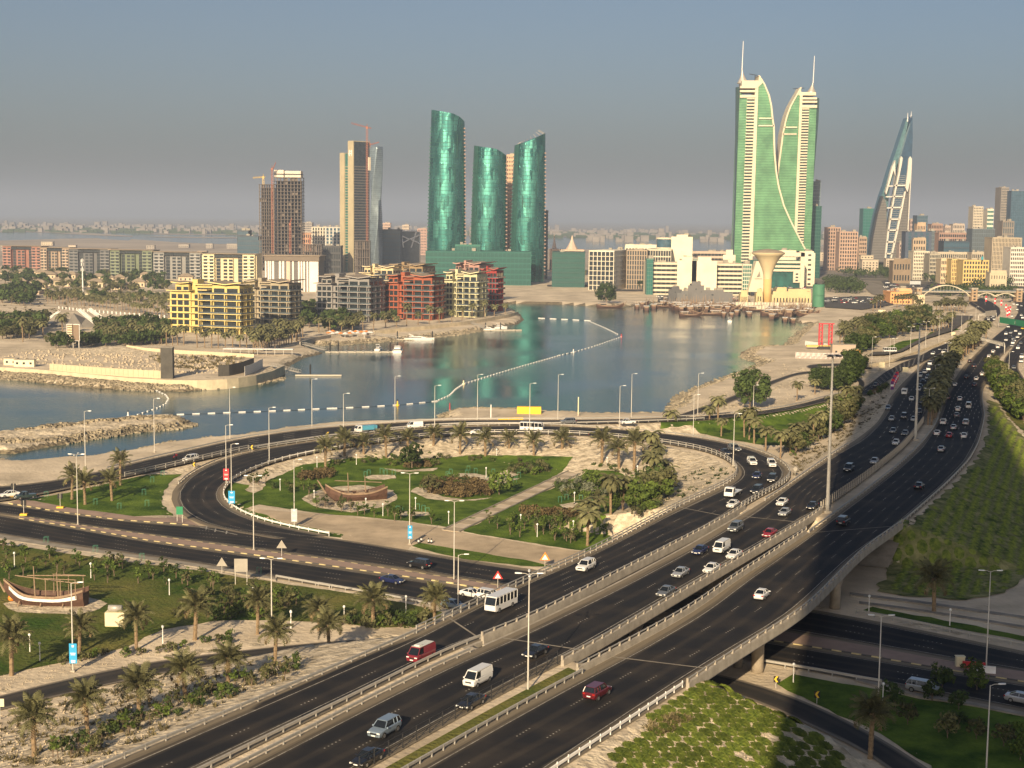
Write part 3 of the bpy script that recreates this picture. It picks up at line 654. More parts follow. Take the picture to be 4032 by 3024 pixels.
m_gravel=mat('gravel_yard',(.38,.30,.20),.95,.15,.12,col2=(.47,.37,.25),bump=.06,detail=9)
drape('gravel_yard',gp([('V',[(545,1104),(560,1100),(700,1112),(880,1128),(1000,1150),(1180,1182),(1275,1193),(1205,1225),(1050,1196),(910,1172),(885,1182),(880,1190),(740,1165),(735,1152),(610,1128)])]),m_gravel,lift=.05,amp=.1)
def kerb_line(pts,name,label,w=.3,hh=.15,blk=1.0,cols=None,parent=None):
    """alternating painted kerb blocks, each block a part"""
    cols=cols or(m_kerb,m_kerbd)
    root=thing(name,label,'kerb',pts[0]);n=0
    me=[MB().box(0,blk-.03,-w/2,w/2,-.1,hh).mesh('kerb_block',c) for c in cols]
    dd=[0]
    for i in range(1,len(pts)):dd.append(dd[-1]+(pts[i]-pts[i-1]).length)
    s=0;rest=MB()
    while s<dd[-1]-blk:
        i=max(k for k in range(len(dd)) if dd[k]<=s);i=min(i,len(pts)-2);f=(s-dd[i])/(dd[i+1]-dd[i]);p=pts[i].lerp(pts[i+1],f);d=pts[i+1]-pts[i]
        if n<290:link('kerb_block',me[n%2],root,p-pts[0],(0,0,math.atan2(d.y,d.x)))
        n+=1;s+=blk
    root['kind']='structure';del root['category'];return root
def poly3(groups,z=0.0):return [P(g[0],p[0],p[1],z) for g in groups for p in g[1]]
MT=[('R8',[(130,1078),(500,1134),(1000,1204),(1500,1274),(1700,1304),(2212,1369)]),('S4',[(700,234),(1170,304),(1540,362)])]
MBm=[('R8',[(130,1092),(500,1150),(1000,1240),(1500,1310),(1850,1355)]),('S4',[(0,170),(700,270),(1170,335),(1400,382)])]
top_=poly3(MT);bot=poly3(MBm)
struct(MB().slab([(p.x,p.y) for p in bot]+[(p.x,p.y) for p in top_[::-1]],-.2,.13).build('median_island',m_pave))
kerb_line(top_,'kerb_edging','yellow and dark painted kerb along the north side of the pink median',blk=1.6)
kerb_line(bot,'kerb_edging','yellow and dark painted kerb along the south side of the pink median',blk=1.6)
tri=poly3([('R8',[(60,990),(400,1048),(800,1102),(1180,1128),(1335,1146)])]);kerb_line(tri,'kerb_edging','painted kerb at the foot of the triangular lawn',blk=1.6)
drape('pavement',gp([('R8',[(60,985),(400,1044),(800,1098),(1180,1124),(1340,1146),(1260,1100),(1180,1082),(1090,1090),(900,1080),(600,1040),(300,990),(150,965)])]),m_pave,lift=.10,amp=0)
e_t=poly3([('S7',[(-40,832),(700,948),(1100,1020),(1672,1110),(2100,1180)])]);e_b=poly3([('S7',[(-150,762),(130,790),(700,888),(1240,990),(1672,1048),(2100,1130)])])
struct(MB().slab([(p.x,p.y) for p in e_t]+[(p.x,p.y) for p in e_b[::-1]],-.2,.13).build('median_island',m_pave))
kerb_line(e_t,'kerb_edging','painted kerb of the shaded median beyond the overpass',blk=1.6)
mw2=[T('R8',x,y) for x,y in((-300,1160),(0,1206),(400,1272),(900,1342),(1500,1428),(1850,1500))]
mw3=[T('R8',x,y) for x,y in((-300,1180),(0,1228),(400,1292),(900,1362),(1500,1450),(1850,1512))]
struct(MB().slab([(p.x,p.y) for p in mw3]+[(p.x,p.y) for p in mw2[::-1]],-.2,.14).build('footpath',m_conc_d))
mw2=poly3([('S7',[(600,1085),(1000,1187),(1330,1240),(1672,1308),(2100,1400)])]);mw3=poly3([('S7',[(600,1105),(1000,1210),(1330,1262),(1672,1330),(2100,1425)])])
struct(MB().slab([(p.x,p.y) for p in mw3]+[(p.x,p.y) for p in mw2[::-1]],-.2,.14).build('footpath',m_conc_d))
mw2=poly3([('S7',[(600,640),(1000,700),(1672,800)])])
for row in([(560,545),(1000,600),(1400,655),(1700,700),(2100,770)],[(620,600),(1000,650),(1400,712),(1700,765),(2100,840)]):
    a=[T('S7',x,y) for x,y in row];b=[T('S7',x,y+16) for x,y in row]
    struct(MB().slab([(p.x,p.y) for p in b]+[(p.x,p.y) for p in a[::-1]],-.3,.24).build('footpath',m_conc_d))
# ---------------------------------------------------------------- rails, parapets, fences following the road edges
def edge_pts(nm,side,a,b,off=0.35,step=3.0,dz=0):
    rd=ROADS[nm];E_=rd[side];O_=rd['R' if side=='L' else 'L']
    i0=int(((E_[:,0]-a.x)**2+(E_[:,1]-a.y)**2).argmin());i1=int(((E_[:,0]-b.x)**2+(E_[:,1]-b.y)**2).argmin())
    if i1<i0:i0,i1=i1,i0
    o=[]
    for i in range(i0,i1+1):
        e=Vector(E_[i]);d=(e-Vector(O_[i]));d.z=0;d.normalize();p=e+d*off;p.z=e.z+dz;o.append(p)
    return respace(o,step)
def respace(o,step):
    dd=[0]
    for i in range(1,len(o)):dd.append(dd[-1]+(o[i]-o[i-1]).length)
    n=max(2,int(dd[-1]/step)+1);out=[];k=0
    for j in range(n):
        s=dd[-1]*j/(n-1)
        while k<len(dd)-2 and dd[k+1]<s:k+=1
        out.append(o[k].lerp(o[k+1],(s-dd[k])/max(1e-6,dd[k+1]-dd[k])))
    return out
def sweep(mb,pts,prof,m=0):   # prof: list of (side offset, z); closed cross section
    n=len(prof);rings=[]
    for i,p in enumerate(pts):
        d=pts[min(i+1,len(pts)-1)]-pts[max(i-1,0)];d.z=0;d.normalize();s=Vector((-d.y,d.x,0))
        rings.append([p+s*a+Vector((0,0,z)) for a,z in prof])
    return mb.loft(rings,m)
PM={}
def postmesh(kind):
    if kind in PM:return PM[kind]
    m={'low':m_steel,'tall':m_steel,'white':m_white,'fence':m_dark,'pale':m_conc,'cap':m_conc}[kind]
    b=MB()
    if kind=='low':b.box(-.08,.08,-.08,.08,-.1,.75)
    elif kind=='tall':b.box(-.1,.1,-.09,.09,-.1,1.3)
    elif kind=='white':b.box(-.06,.06,-.06,.06,-.3,.95)
    elif kind=='fence':b.box(-.05,.05,-.05,.05,-.1,1.9)
    elif kind=='pale':b.box(-.05,.05,-.12,.12,-.1,2.0)
    else:b.box(-.14,.14,-.14,.14,.75,1.38)
    PM[kind]=b.mesh('post',m);return PM[kind]
def barrier(pts,kind,label,cat='guardrail'):
    o0=pts[0].copy();root=thing({'guardrail':'guardrail','parapet':'bridge_parapet','fence':'roadside_fence','wall':'roadside_wall'}[cat],label,cat,o0)
    loc=[p-o0 for p in pts]
    if kind in('low','white'):
        sweep(MB(),loc,[(-.05,.42),(.05,.5),(.07,.78),(-.05,.72)]).build('rail',m_steel if kind=='low' else m_white,root)
    elif kind=='tall':
        b=MB();sweep(b,loc,[(-.05,.55),(.05,.55),(.05,.8),(-.05,.8)]);sweep(b,loc,[(-.06,1.15),(.06,1.15),(.06,1.3),(-.06,1.3)]);b.build('rail',m_steel,root)
    elif kind=='cap':
        sweep(MB(),loc,[(-.28,-.5),(.28,-.5),(.2,.82),(-.2,.82)]).build('concrete_wall',m_conc,root)
        sweep(MB(),loc,[(-.07,1.22),(.07,1.22),(.07,1.36),(-.07,1.36)]).build('top_rail',m_steel,root)
    elif kind=='fence':
        b=MB();[sweep(b,loc,[(-.02,z),(.02,z),(.02,z+.07),(-.02,z+.07)]) for z in(.3,.8,1.3,1.8)];b.build('rail',m_dark,root)
    elif kind=='pale':
        b=MB();[sweep(b,loc,[(-.02,z),(.02,z),(.02,z+.1),(-.02,z+.1)]) for z in(.4,1.8)];b.build('rail',m_conc_d,root)
    pm_=postmesh(kind);n=0
    for i,p in enumerate(loc):
        d=loc[min(i+1,len(loc)-1)]-loc[max(i-1,0)]
        if n<295:link('post',pm_,root,p,(0,0,math.atan2(d.y,d.x)));n+=1
    return root
lr='loop_road';hi='highway_inbound';ho='highway_outbound';sr='shore_road'
B=[(lr,'L',P('S4',-1500,1700,7),P('S4',905,684,7),'low','steel guardrail above the palm bank at the lower left',3.2,0),
 (lr,'L',P('S4',905,684,7),P('S5',1000,365,7),'tall','two rail steel bridge rail on the park side of the slip road',2.6,0),
 (lr,'L',P('S5',1000,365,7),P('S1',0,580,2.7),'tall','long curved rail on the inner side of the loop road above the pale slope',3.2,0),
 (lr,'L',P('S1',0,580,2.7),P('R8',2212,1205,0),'white','white guardrail round the west end of the park loop',3,0),
 (lr,'R',P('S4',-1000,1845,7),P('S4',1290,715,7),'low','left rail of the twin guardrails between slip road and highway',3.2,0),
 (lr,'R',P('S4',1290,715,7),P('S5',1420,405,7),'cap','concrete parapet with rail between slip road and inbound highway','3',.45),
 (lr,'R',P('S5',1420,405,7),P('S5',1880,130,7),'tall','steel rail between the merging loop and the inbound highway',2.6,0),
 (lr,'R',P('S5',1880,130,7),P('S1',0,520,2.7),'low','curved rail on the outer side of the loop road beside the green triangle',3.2,0),
 (lr,'R',P('S1',0,520,2.7),P('R8',1130,860,.5),'low','rail between the loop road and the shore road at the west bend',3.2,0),
 (hi,'L',P('S4',-900,1880,7),P('S4',1250,795,7),'low','right rail of the twin guardrails left of the inbound highway',3.2,0),
 (hi,'L',P('T1',0,1430,7),P('T1',700,935,6.7),'low','rail left of the inbound highway beyond the overpass',3.4,0),
 (hi,'R',P('S4',560,1600,7),P('S4',1875,875,7),'fence','dark mesh fence along the grassy highway median in the foreground',2.8,0),
 (hi,'R',P('S4',1875,875,7),P('T1',470,1480,7),'cap','concrete parapet on the right side of the inbound bridge deck','3',.45),
 (hi,'R',P('T1',470,1480,7),P('T1',1320,760,5),'pale','tall pale slatted fence along the median beyond the overpass',2.0,0),
 (ho,'L',P('S4',500,1790,7),P('S4',2010,938,7),'low','guardrail along the left edge of the outbound highway in the foreground',2.4,0),
 (ho,'L',P('S4',2010,938,7),P('T1',400,1645,7),'cap','concrete parapet on the left side of the outbound bridge deck','3',.45),
 (ho,'L',P('T1',400,1645,7),P('T1',1440,720,5),'low','guardrail left of the outbound highway beyond the overpass',3.4,0),
 (ho,'R',P('S6',-300,1600,7),P('S6',1065,700,7),'white','white posted guardrail above the planted bank at the lower right',2.6,0),
 (ho,'R',P('S6',1080,690,7),P('T1',1165,1590,7),'cap','concrete parapet on the outer edge of the outbound bridge','3',.45),
 (ho,'R',P('T1',1165,1590,7),P('T1',1810,480,4.3),'low','guardrail above the shaded green slope on the right',3.6,0),
 (sr,'L',P('R8',750,752,.8),P('S2',480,815,2.8),'low','long shore side rail of the shore road beside the water',3.4,0),
 (sr,'L',P('S2',480,815,2.8),P('T1',740,510,3),'low','shore side rail of the shore road near the round tree',3.6,0),
 (sr,'R',P('R8',800,820,.8),P('R8',1700,618,2.3),'tall','rail between shore road and loop road at the triangular lawn',3.4,0),
 (sr,'R',P('R8',1700,618,2.3),P('S2',300,853,3),'low','rail between shore road and loop road along the bay',3.6,0),
]
for nm,s,a,b,k,lab,st,off in B:
    st=float(st);pts=edge_pts(nm,s,a,b,off if k=='cap' else -.25,st)
    barrier(pts,k,lab,{'cap':'parapet','fence':'fence','pale':'fence'}.get(k,'guardrail'))
for pts,lab in(([T('R8',x,y) for x,y in((1850,1495),(2212,1560))]+[T('S4',x,y) for x,y in((260,352),(500,395),(800,448),(1010,492))],'low white rail beside the eastbound street above the palm lawn'),
  ([P('S7',x,y,0) for x,y in((0,995),(200,1028),(400,1062),(620,1102),(760,1125))],'thin rail beside the shaded eastbound street past the overpass'),
  ([P('S7',x,y,0) for x,y in((600,672),(1000,750),(1400,835),(1672,885),(2000,950))],'thin rail between the shaded westbound street and the lawn strip')):
    barrier(respace(pts,3.2),'low',lab)
# ---------------------------------------------------------------- ordinal labels
ORD=['first','second','third','fourth','fifth','sixth','seventh','eighth','ninth','tenth','eleventh','twelfth','thirteenth','fourteenth','fifteenth','sixteenth','seventeenth','eighteenth','nineteenth','twentieth']
TENS=['','','twenty','thirty','forty','fifty','sixty','seventy','eighty','ninety']
def ordn(i):
    if i<20:return ORD[i]
    if i>=99:return 'hundred-and-'+ordn(i-100) if i>99 else 'hundredth'
    k=i+1
    return (TENS[k//10][:-1]+'ieth') if k%10==0 else TENS[k//10]+'-'+ORD[k%10-1]
# ---------------------------------------------------------------- foliage
def leafmat(name,c1,c2,scale=.5):
    m=mat(name,c1,.75,.15,scale,col2=c2,spec=.15,detail=4)
    t=m.node_tree;b=t.nodes['Principled BSDF'];oi=t.nodes.new('ShaderNodeObjectInfo');hs=t.nodes.new('ShaderNodeHueSaturation')
    src=b.inputs['Base Color'].links[0].from_socket
    mr=t.nodes.new('ShaderNodeMapRange');mr.inputs[3].default_value=.72;mr.inputs[4].default_value=1.25;t.links.new(oi.outputs['Random'],mr.inputs[0])
    t.links.new(src,hs.inputs['Color']);t.links.new(mr.outputs[0],hs.inputs['Value']);t.links.new(hs.outputs[0],b.inputs['Base Color']);return m
m_palm=leafmat('palm_leaf',(.085,.085,.036),(.155,.150,.070),.9)
m_palmdead=leafmat('dry_palm_leaf',(.15,.11,.055),(.22,.17,.09),.9)
m_trunk=mat('palm_trunk',(.22,.155,.09),.9,.25,3,bump=.03,bscale=8)
m_bark=mat('bark',(.15,.11,.075),.9,.2,3)
m_leafD=leafmat('dense_leaf',(.030,.050,.014),(.060,.085,.022),.6)
m_leafG=leafmat('bright_leaf',(.050,.080,.014),(.095,.130,.025),.7)
m_leafO=leafmat('dusty_leaf',(.065,.070,.028),(.12,.115,.05),.7)
m_leafB=leafmat('brown_shrub',(.080,.055,.028),(.12,.09,.04),.7)
m_leafS=leafmat('silver_leaf',(.12,.13,.09),(.18,.19,.13),.7)
def frond(L_=3.4,n=15,droop=1.0,seed=0):
    rr=random.Random(seed);mb=MB();pts=[];a=R_(58);x=z=0
    for i in range(n+1):
        pts.append((x,z));a-=R_(108*droop/n)*(.5+i/n);x+=math.cos(a)*L_/n;z+=math.sin(a)*L_/n
    for i in range(n):
        (x0,z0),(x1,z1)=pts[i],pts[i+1];w=.05*(1-i/n)+.01
        mb.add([(x0,-w,z0),(x0,w,z0),(x1,w*.8,z1),(x1,-w*.8,z1)],[(0,1,2,3)])
        if i<2:continue
        l=.78*math.sin(math.pi*min(1,(i+1.5)/(n+1.2)))**.6
        for s in(-1,1):
            q=.14;fx=.55+.2*rr.random();dz=-.18-.25*rr.random()
            mb.add([(x0,0,z0),(x0+q,0,z0+q*(z1-z0)/(x1-x0+1e-6)*.5),(x0+l*fx+.1,s*l*.8,z0+dz*l+.04),(x0+l*fx,s*l*.82,z0+dz*l-.03)],[(0,1,2,3)])
            mb.add([(x0+.16,0,z0),(x0+.26,0,z0+.02),(x0+.16+l*fx+.1,s*l*.75,z0+dz*l*.6+.1),(x0+.16+l*fx,s*l*.77,z0+dz*l*.6+.04)],[(0,1,2,3)])
    return mb
FR=[frond(3.5,12,d,i).mesh('frond',m_palm) for i,d in enumerate((.75,1.0,1.25))]
FRd=frond(3.0,9,1.5,9).mesh('dry_frond',m_palmdead)
def trunk_mesh(h,r=.30):
    mb=MB();k=int(h/.32);mb.lathe([(r*(1.25 if i==0 else 1)*(1.08 if i%2 else .9)*(1.0 if i<k-2 else 1.25),i*h/k) for i in range(k+1)],7);return mb.mesh('trunk',m_trunk)
def palm_near(h,seed,nf=36):
    rr=random.Random(seed);o=thing('date_palm','x','palm tree',(0,0,0));o['group']='x'
    link('trunk',trunk_mesh(h),o)
    for k in range(nf):
        t=k/nf;az=k*2.39996+rr.uniform(-.2,.2);tilt=-R_(35)+t*R_(70)
        link('frond',FR[0 if t<.3 else 1 if t<.65 else 2] if t<.9 else FRd,o,(0,0,h-.1-.45*t),(0,tilt+rr.uniform(-.12,.12),az),(1-.12*abs(t-.5)+rr.uniform(-.12,.08),)*3)
    return o
def crown_far(h,nf=22,seed=0,L_=3.3):
    rr=random.Random(seed);mb=MB()
    for k in range(nf):
        t=k/nf;az=k*2.39996;c,s=math.cos(az),math.sin(az);a=R_(55)-t*R_(70);x=z=0;pr=None;n=5
        l=L_*(.85+.3*rr.random())
        for i in range(n+1):
            w=.62*math.sin(math.pi*(i+.6)/(n+1.3));cur=[(x*c-w*s,x*s+w*c,h+z-.22*w-.1*rr.random()),(x*c,x*s,h+z+.05),(x*c+w*s,x*s-w*c,h+z-.22*w-.1*rr.random())]
            if pr:mb.add(pr+cur,[(0,1,4,3),(1,2,5,4)])
            pr=cur;a-=R_(95/n)*(.6+.8*i/n);x+=math.cos(a)*l/n;z+=math.sin(a)*l/n
    return mb.mesh('crown',m_palm)
FARP=[]
def palm_far_proto(h,seed):
    o=thing('date_palm','x','palm tree');o['group']='x';link('trunk',trunk_mesh(h,.26),o);link('crown',crown_far(h-.2,20,seed),o);return o
def crown_pts(n,rx,ry,rz,cz,clumps,rr,shell=.55):
    cs=[]
    for _ in range(clumps):
        u=rr.uniform(-.75,1);th=rr.uniform(0,2*math.pi);q=math.sqrt(max(0,1-u*u));f=rr.uniform(shell,1.0)
        cs.append((Vector((q*math.cos(th)*rx*f,q*math.sin(th)*ry*f,cz+u*rz*f)),rr.uniform(.55,1.1)))
    return cs
def crown_mesh(name,rx,ry,rz,cz,n,clumps,leaf,m,seed=0,cr=.38):
    rr=random.Random(seed);mb=MB();cs=crown_pts(n,rx,ry,rz,cz,clumps,rr);R0=(rx+ry+rz)/3*cr
    per=n//clumps
    # inner dark body of big leaves keeps the crown from being see-through everywhere
    for c,s in cs:
        for _ in range(per):
            u=rr.uniform(-1,1);th=rr.uniform(0,2*math.pi);q=math.sqrt(1-u*u);f=rr.uniform(.75,1.05)*R0*s
            nrm=Vector((q*math.cos(th),q*math.sin(th),u));p=c+nrm*f
            nrm=(nrm+Vector((rr.uniform(-.6,.6),rr.uniform(-.6,.6),rr.uniform(-.4,.7)))).normalized()
            a=nrm.orthogonal().normalized();b=nrm.cross(a);an=rr.uniform(0,6.28);a,b=a*math.cos(an)+b*math.sin(an),b*math.cos(an)-a*math.sin(an)
            l=leaf*rr.uniform(.6,1.3);mb.add([p-a*l,p-b*l*.6,p+a*l,p+b*l*.6],[(0,1,2,3)])
    return mb.mesh(name,m)
def tree_proto(name,cat,rx,ry,rz,trunk_h,n,clumps,leaf,m,seed,cr=.38):
    o=thing(name,'x',cat);o['group']='x'
    rr=random.Random(seed);mb=MB()
    mb.tube([(0,0,-.2),(rr.uniform(-.1,.1),0,trunk_h*.5),(rr.uniform(-.2,.2),rr.uniform(-.2,.2),trunk_h+rz*.6)],[.05*rz+.06,.04*rz+.04,.02*rz+.02],6)
    for k in range(4):
        a=k*1.57+rr.random();mb.tube([(0,0,trunk_h*.7),(math.cos(a)*rx*.5,math.sin(a)*ry*.5,trunk_h+rz*.9)],[.03*rz+.02,.01*rz+.01],4)
    mb.build('trunk',m_bark,o);link('crown',crown_mesh('crown',rx,ry,rz,trunk_h+rz*.85,n,clumps,leaf,m,seed,cr),o);return o
USED=set()
def place(protos,pos,lab,group,scale=1.0,rz=None,rr=random):
    pr=protos[rr.randrange(len(protos))] if isinstance(protos,list) else protos
    s=scale*rr.uniform(.9,1.12);rz=rr.uniform(0,6.28) if rz is None else rz
    if pr.name not in USED:
        USED.add(pr.name);o=pr;o['label']=lab;o['group']=group
    else:o=dup(pr,lab,pos,rz,group,s)
    zs=rr.uniform(.86,1.2) if 'palm' in pr.name else rr.uniform(.9,1.1)
    if 'dhow' in pr.name:zs=1
    o.location=pos;o.scale=(s,s,s*zs);o.rotation_euler=(0,0,rz) if 'dhow' in pr.name else (rr.uniform(-.05,.05),rr.uniform(-.05,.05),rz)
    return o
PN=[palm_near(h,i,34+2*i) for i,h in enumerate((4.3,4.9,5.4))]
PMd=[palm_near(h,i+7,22) for i,h in enumerate((4.6,5.3))]
PFa=[palm_far_proto(h,i) for i,h in enumerate((5.5,6.6,7.4))]
def row(protos,pts,lab,group,scale=1.0,height=None,z=T):
    for i,(r,x,y) in enumerate(pts):place(protos,z(r,x,y),lab.format(ordn(i)),group,scale)
row(PN,[('S3',x,y) for x,y in((82,1005),(560,850),(965,825),(1378,755),(1820,715))],'date palm on the lawn edge, {} from the left in the upper foreground row','palms lining the small foreground road')
row(PN,[('S3',x,y) for x,y in((243,1575),(620,1430),(985,1285),(1308,1165),(1612,1055),(1943,935))]+[('S4',335,830)],'date palm on the sandy bank above the slip road, {} from the left','palms lining the small foreground road')
row(PN,[('S4',x,y) for x,y in((265,650),(627,630),(1037,605))],'date palm by the street corner lawn below the slip road, {} from the left','palms lining the small foreground road')
row(PMd,[('R8',x,y) for x,y in((482,965),(570,1000),(750,975),(805,870))],'palm on the triangular lawn between the roads, {} from the left','palms of the triangular lawn',1.15)
row(PMd,[('S1',x,y) for x,y in((-30,700),(90,655),(210,645),(350,650),(482,620),(640,610),(808,635),(965,645),(1113,630),(1268,655),(1440,645),(1690,690),(1797,710),(1890,715))],'palm at the foot of the pale slope round the park, {} from the left','palms along the back of the park',1.25)
row(PFa,[('S1',x,y) for x,y in((1590,1080),(1600,1185),(1668,1060),(1745,990),(1820,960),(1895,940),(1960,890),(2000,790),(2010,840),(2030,740),(2060,800),(2080,850),(1990,700))],'palm in the leafy east corner of the park, {} from the left','palms in the park corner',1.05)
row(PFa,[('S2',x,y) for x,y in((60,920),(300,905),(350,900),(370,955),(510,960),(540,975),(570,1000),(640,1050),(730,1090),(790,1055),(830,1040),(870,1020),(930,990),(980,970),(1010,900),(1060,880))],'palm along the green triangle by the highway, {} from the left','palms of the green triangle',1.0)
row(PFa,[('S2',x,y) for x,y in((830,740),(940,700),(1200,765))],'lone palm on the sand near the dark hedge, {} from the left','lone palms on the sand')
row(PFa,[('S2',x,y) for x,y in((1040,850),(1090,830),(1130,800),(1150,770),(1180,830),(1100,880))],'shaded palm in the thicket by the shore road, {} from the left','shaded palms')
# median palms
hi_,ho_=ROADS['highway_inbound'],ROADS['highway_outbound'];k=0;rr=random.Random(3);mp=[]
for i in range(0,len(hi_['R'])):
    a=Vector(hi_['R'][i]);j=int(((ho_['L'][:,0]-a.x)**2+(ho_['L'][:,1]-a.y)**2).argmin());b=Vector(ho_['L'][j]);w=(b-a).length
    if a.y<455 or a.y>1150:continue
    for f in((.25,.5,.75) if w>12 else(.35,.65)) :
        if rr.random()<.62 and len(mp)<110:
            p=a.lerp(b,f+rr.uniform(-.08,.08));p.z=hgt(p.x,p.y);mp.append(p)
mp.sort(key=lambda p:p.y)
for i,p in enumerate(mp):place(PFa,p,'tall palm in the highway median, %s counted from the near end'%ordn(i),'palms in the highway median',1.25,rr=rr)
place(PN,T('S7',1098,665),'shaded palm beside the footpath at the base of the green slope','single palms',1.3)
place(PN,T('S7',690,1600),'shaded palm beside the underpass road at the bottom edge','single palms',1.2)
# ---- trees and shrubs
TD=[tree_proto('round_tree','tree',3.6,3.6,3.2,1.2,3600,60,.30,m_leafD,i,.30) for i in range(2)]
TB=[tree_proto('broadleaf_tree','tree',2.6,2.6,2.3,1.3,420,22,.42,[m_leafD,m_leafG,m_leafO][i],20+i,.42) for i in range(3)]
SP=[tree_proto('sapling','tree',.75,.75,.9,.9,110,9,.2,[m_leafG,m_leafD,m_leafO][i],30+i,.45) for i in range(3)]
def shrub_proto(r,hh,n,cl,leaf,m,seed):
    o=thing(*((('bush','x','bush')) if m in(m_leafG,m_leafD,m_leafO) else ('shrub','x','shrub')));o['group']='x';mb=MB();rr=random.Random(seed)
    for k in range(5):
        a=k*1.256;mb.tube([(0,0,-.1),(math.cos(a)*r*.5,math.sin(a)*r*.5,hh*.6)],[.04,.015],4)
    mb.build('stem',m_bark,o);link('foliage',crown_mesh('foliage',r,r,hh*.6,hh*.5,n,cl,leaf,m,seed,.5),o);return o
SHG=[shrub_proto(1.0,1.3,170,10,.2,m,40+i) for i,m in enumerate((m_leafG,m_leafD,m_leafO))]
SHB=[shrub_proto(1.1,1.1,170,10,.2,m_leafB,50)];SHS=[shrub_proto(1.2,1.8,190,10,.2,m_leafS,51)]
o=place(TD,T('S2',545,780),'big round dense tree alone on the beach sand','single trees',2.0)
hp=[(975,660),(1000,670),(1035,678),(1075,672),(1110,660),(1140,645),(1165,620),(1185,590),(1195,560),(1160,560)]
for i,(x,y) in enumerate(hp):place(TD,T('S2',x,y),'dense dark tree of the long hedge beside the road bend, %s from the left'%ordn(i),'hedge of dark trees',1.25)
pts=[(265,700),(300,690),(360,670),(420,650),(480,640),(560,640),(640,625),(700,600),(760,580),(820,570),(880,560),(930,530),(900,500),(840,500),(780,520),(700,530),(620,550),(560,560),(500,560),(440,570),(380,580),(320,590),(280,600),(900,450),(850,430),(950,420),(780,450),(700,470),(620,480),(540,500),(480,510),(420,520),(360,540),(330,560),(180,800),(220,790),(260,780),(310,770),(360,745),(150,780)]
for i,(x,y) in enumerate(pts):place(TD if i%2 else TB,T('S8',x,y),'dark tree of the grove left of the highway, %s of its mass'%ordn(i),'dark grove left of the highway',1.7 if not i%2 else 1.3)
pts=[(20,700),(60,710),(100,720),(150,730),(200,720),(230,690),(30,640),(80,640),(130,650),(180,640),(230,620),(60,590),(110,580),(160,570),(210,560),(250,660)]
row(PFa,[('S8',x,y) for x,y in pts],'palm in the sunlit grove beside the red machine, {} in the cluster','sunlit palm grove',1.2)
pts=[(960,560),(1000,570),(1040,575),(1080,565),(1120,555),(1160,545),(1200,540),(1240,520),(980,520),(1030,510),(1090,500),(1150,490),(1210,480),(940,500)]
row(PFa,[('S8',x,y) for x,y in pts],'palm in the grove right of the dark trees, {} in the cluster','palm grove by the side street',1.2)
pts=[(1070,350),(1110,345),(1150,350),(1190,345),(1230,350),(1270,345),(1310,350),(1350,355),(1380,375),(1330,330),(1250,325),(1170,325),(640,310),(700,300),(760,310),(820,320),(880,330),(420,330),(460,320),(380,350)]
def joined(protos,pts,label,scale=1.0,seed=1,name='far_palms'):
    rr=random.Random(seed);b=MB()
    for r,x,y in pts:
        pr=protos[rr.randrange(len(protos))];p=T(r,x,y);s=scale*rr.uniform(.9,1.12);mt=Matrix.Translation(p)@Matrix.Rotation(rr.uniform(0,6.28),4,'Z')@Matrix.Scale(s,4)
        for k,q in enumerate(kids(pr)):
            me_=q.data;b.add([mt@v.co for v in me_.vertices],[tuple(f.vertices) for f in me_.polygons],k)
    return stuff(b.build(name,[m_trunk,m_palm]),label)
joined(PFa,[('S8',x,y) for x,y in pts],'palms behind the dark grove near the orange pavilion',1.3)
rr=random.Random(9)
def scatter(protos,r,poly,n,lab,group,scale=1.0,seed=1,mind=1.5):
    rr=random.Random(seed);x0=min(p[0] for p in poly);x1=max(p[0] for p in poly);y0=min(p[1] for p in poly);y1=max(p[1] for p in poly);c=0;tr=0;pp=[]
    while c<n and tr<n*40:
        tr+=1;x,y=rr.uniform(x0,x1),rr.uniform(y0,y1);ins=False
        for i in range(len(poly)):
            a,b=poly[i],poly[(i+1)%len(poly)]
            if (a[1]>y)!=(b[1]>y) and x<(b[0]-a[0])*(y-a[1])/(b[1]-a[1])+a[0]:ins=not ins
        if not ins:continue
        p=T(r,x,y)
        if any((p-q).length<mind for q in pp):continue
        pp.append(p);c+=1
    pp.sort(key=lambda p:p.x/p.y)
    for i,p in enumerate(pp):place(protos,p,lab+', %s from the left'%ordn(i) if len(pp)>1 else lab,group,scale,rr=rr)
scatter(SP,'S3',[(0,110),(400,150),(900,230),(1500,330),(1500,420),(900,400),(560,320),(0,330)],32,'leafy young sapling on the brownish lawn behind the beached boat','saplings on the lower left lawn',1.1,1)
scatter(SHG,'S3',[(0,80),(700,180),(1600,300),(1580,330),(700,215),(0,110)],14,'small bush along the edge of the lower left street','bushes along the street verge',.8,2)
scatter(SHG+SP,'S3',[(1250,500),(1500,400),(1900,420),(2100,480),(2100,600),(1700,620),(1250,600)],34,'bush of the dense green patch beside the small foreground road','bushes of the green patch',1.25,3,1.2)
scatter(SHG+SP,'S3',[(250,1600),(700,1400),(1300,1180),(1700,1020),(2100,930),(2100,1010),(1700,1140),(1300,1290),(900,1440),(600,1600)],66,'scrubby bush on the sandy palm bank above the slip road','bushes on the palm bank',.85,4,1.3)
scatter(SHG,'S3',[(400,900),(900,840),(1500,760),(1750,720),(1750,760),(1500,800),(900,880),(450,930)],16,'bush along the sandy edge of the small foreground road','bushes along the small road',.9,5)
scatter(SHG,'S4',[(420,560),(700,560),(1000,580),(1000,620),(700,640),(420,620)],26,'round green bush in the strip by the street corner','bushes by the street corner',1.2,6,1.0)
scatter(SHG,'S1',[(0,650),(500,625),(1000,640),(1600,660),(2000,760),(1960,790),(1600,690),(1000,660),(500,650),(0,690)],70,'clipped bush in the line at the foot of the pale slope','bushes at the foot of the pale slope',.9,7,1.4)
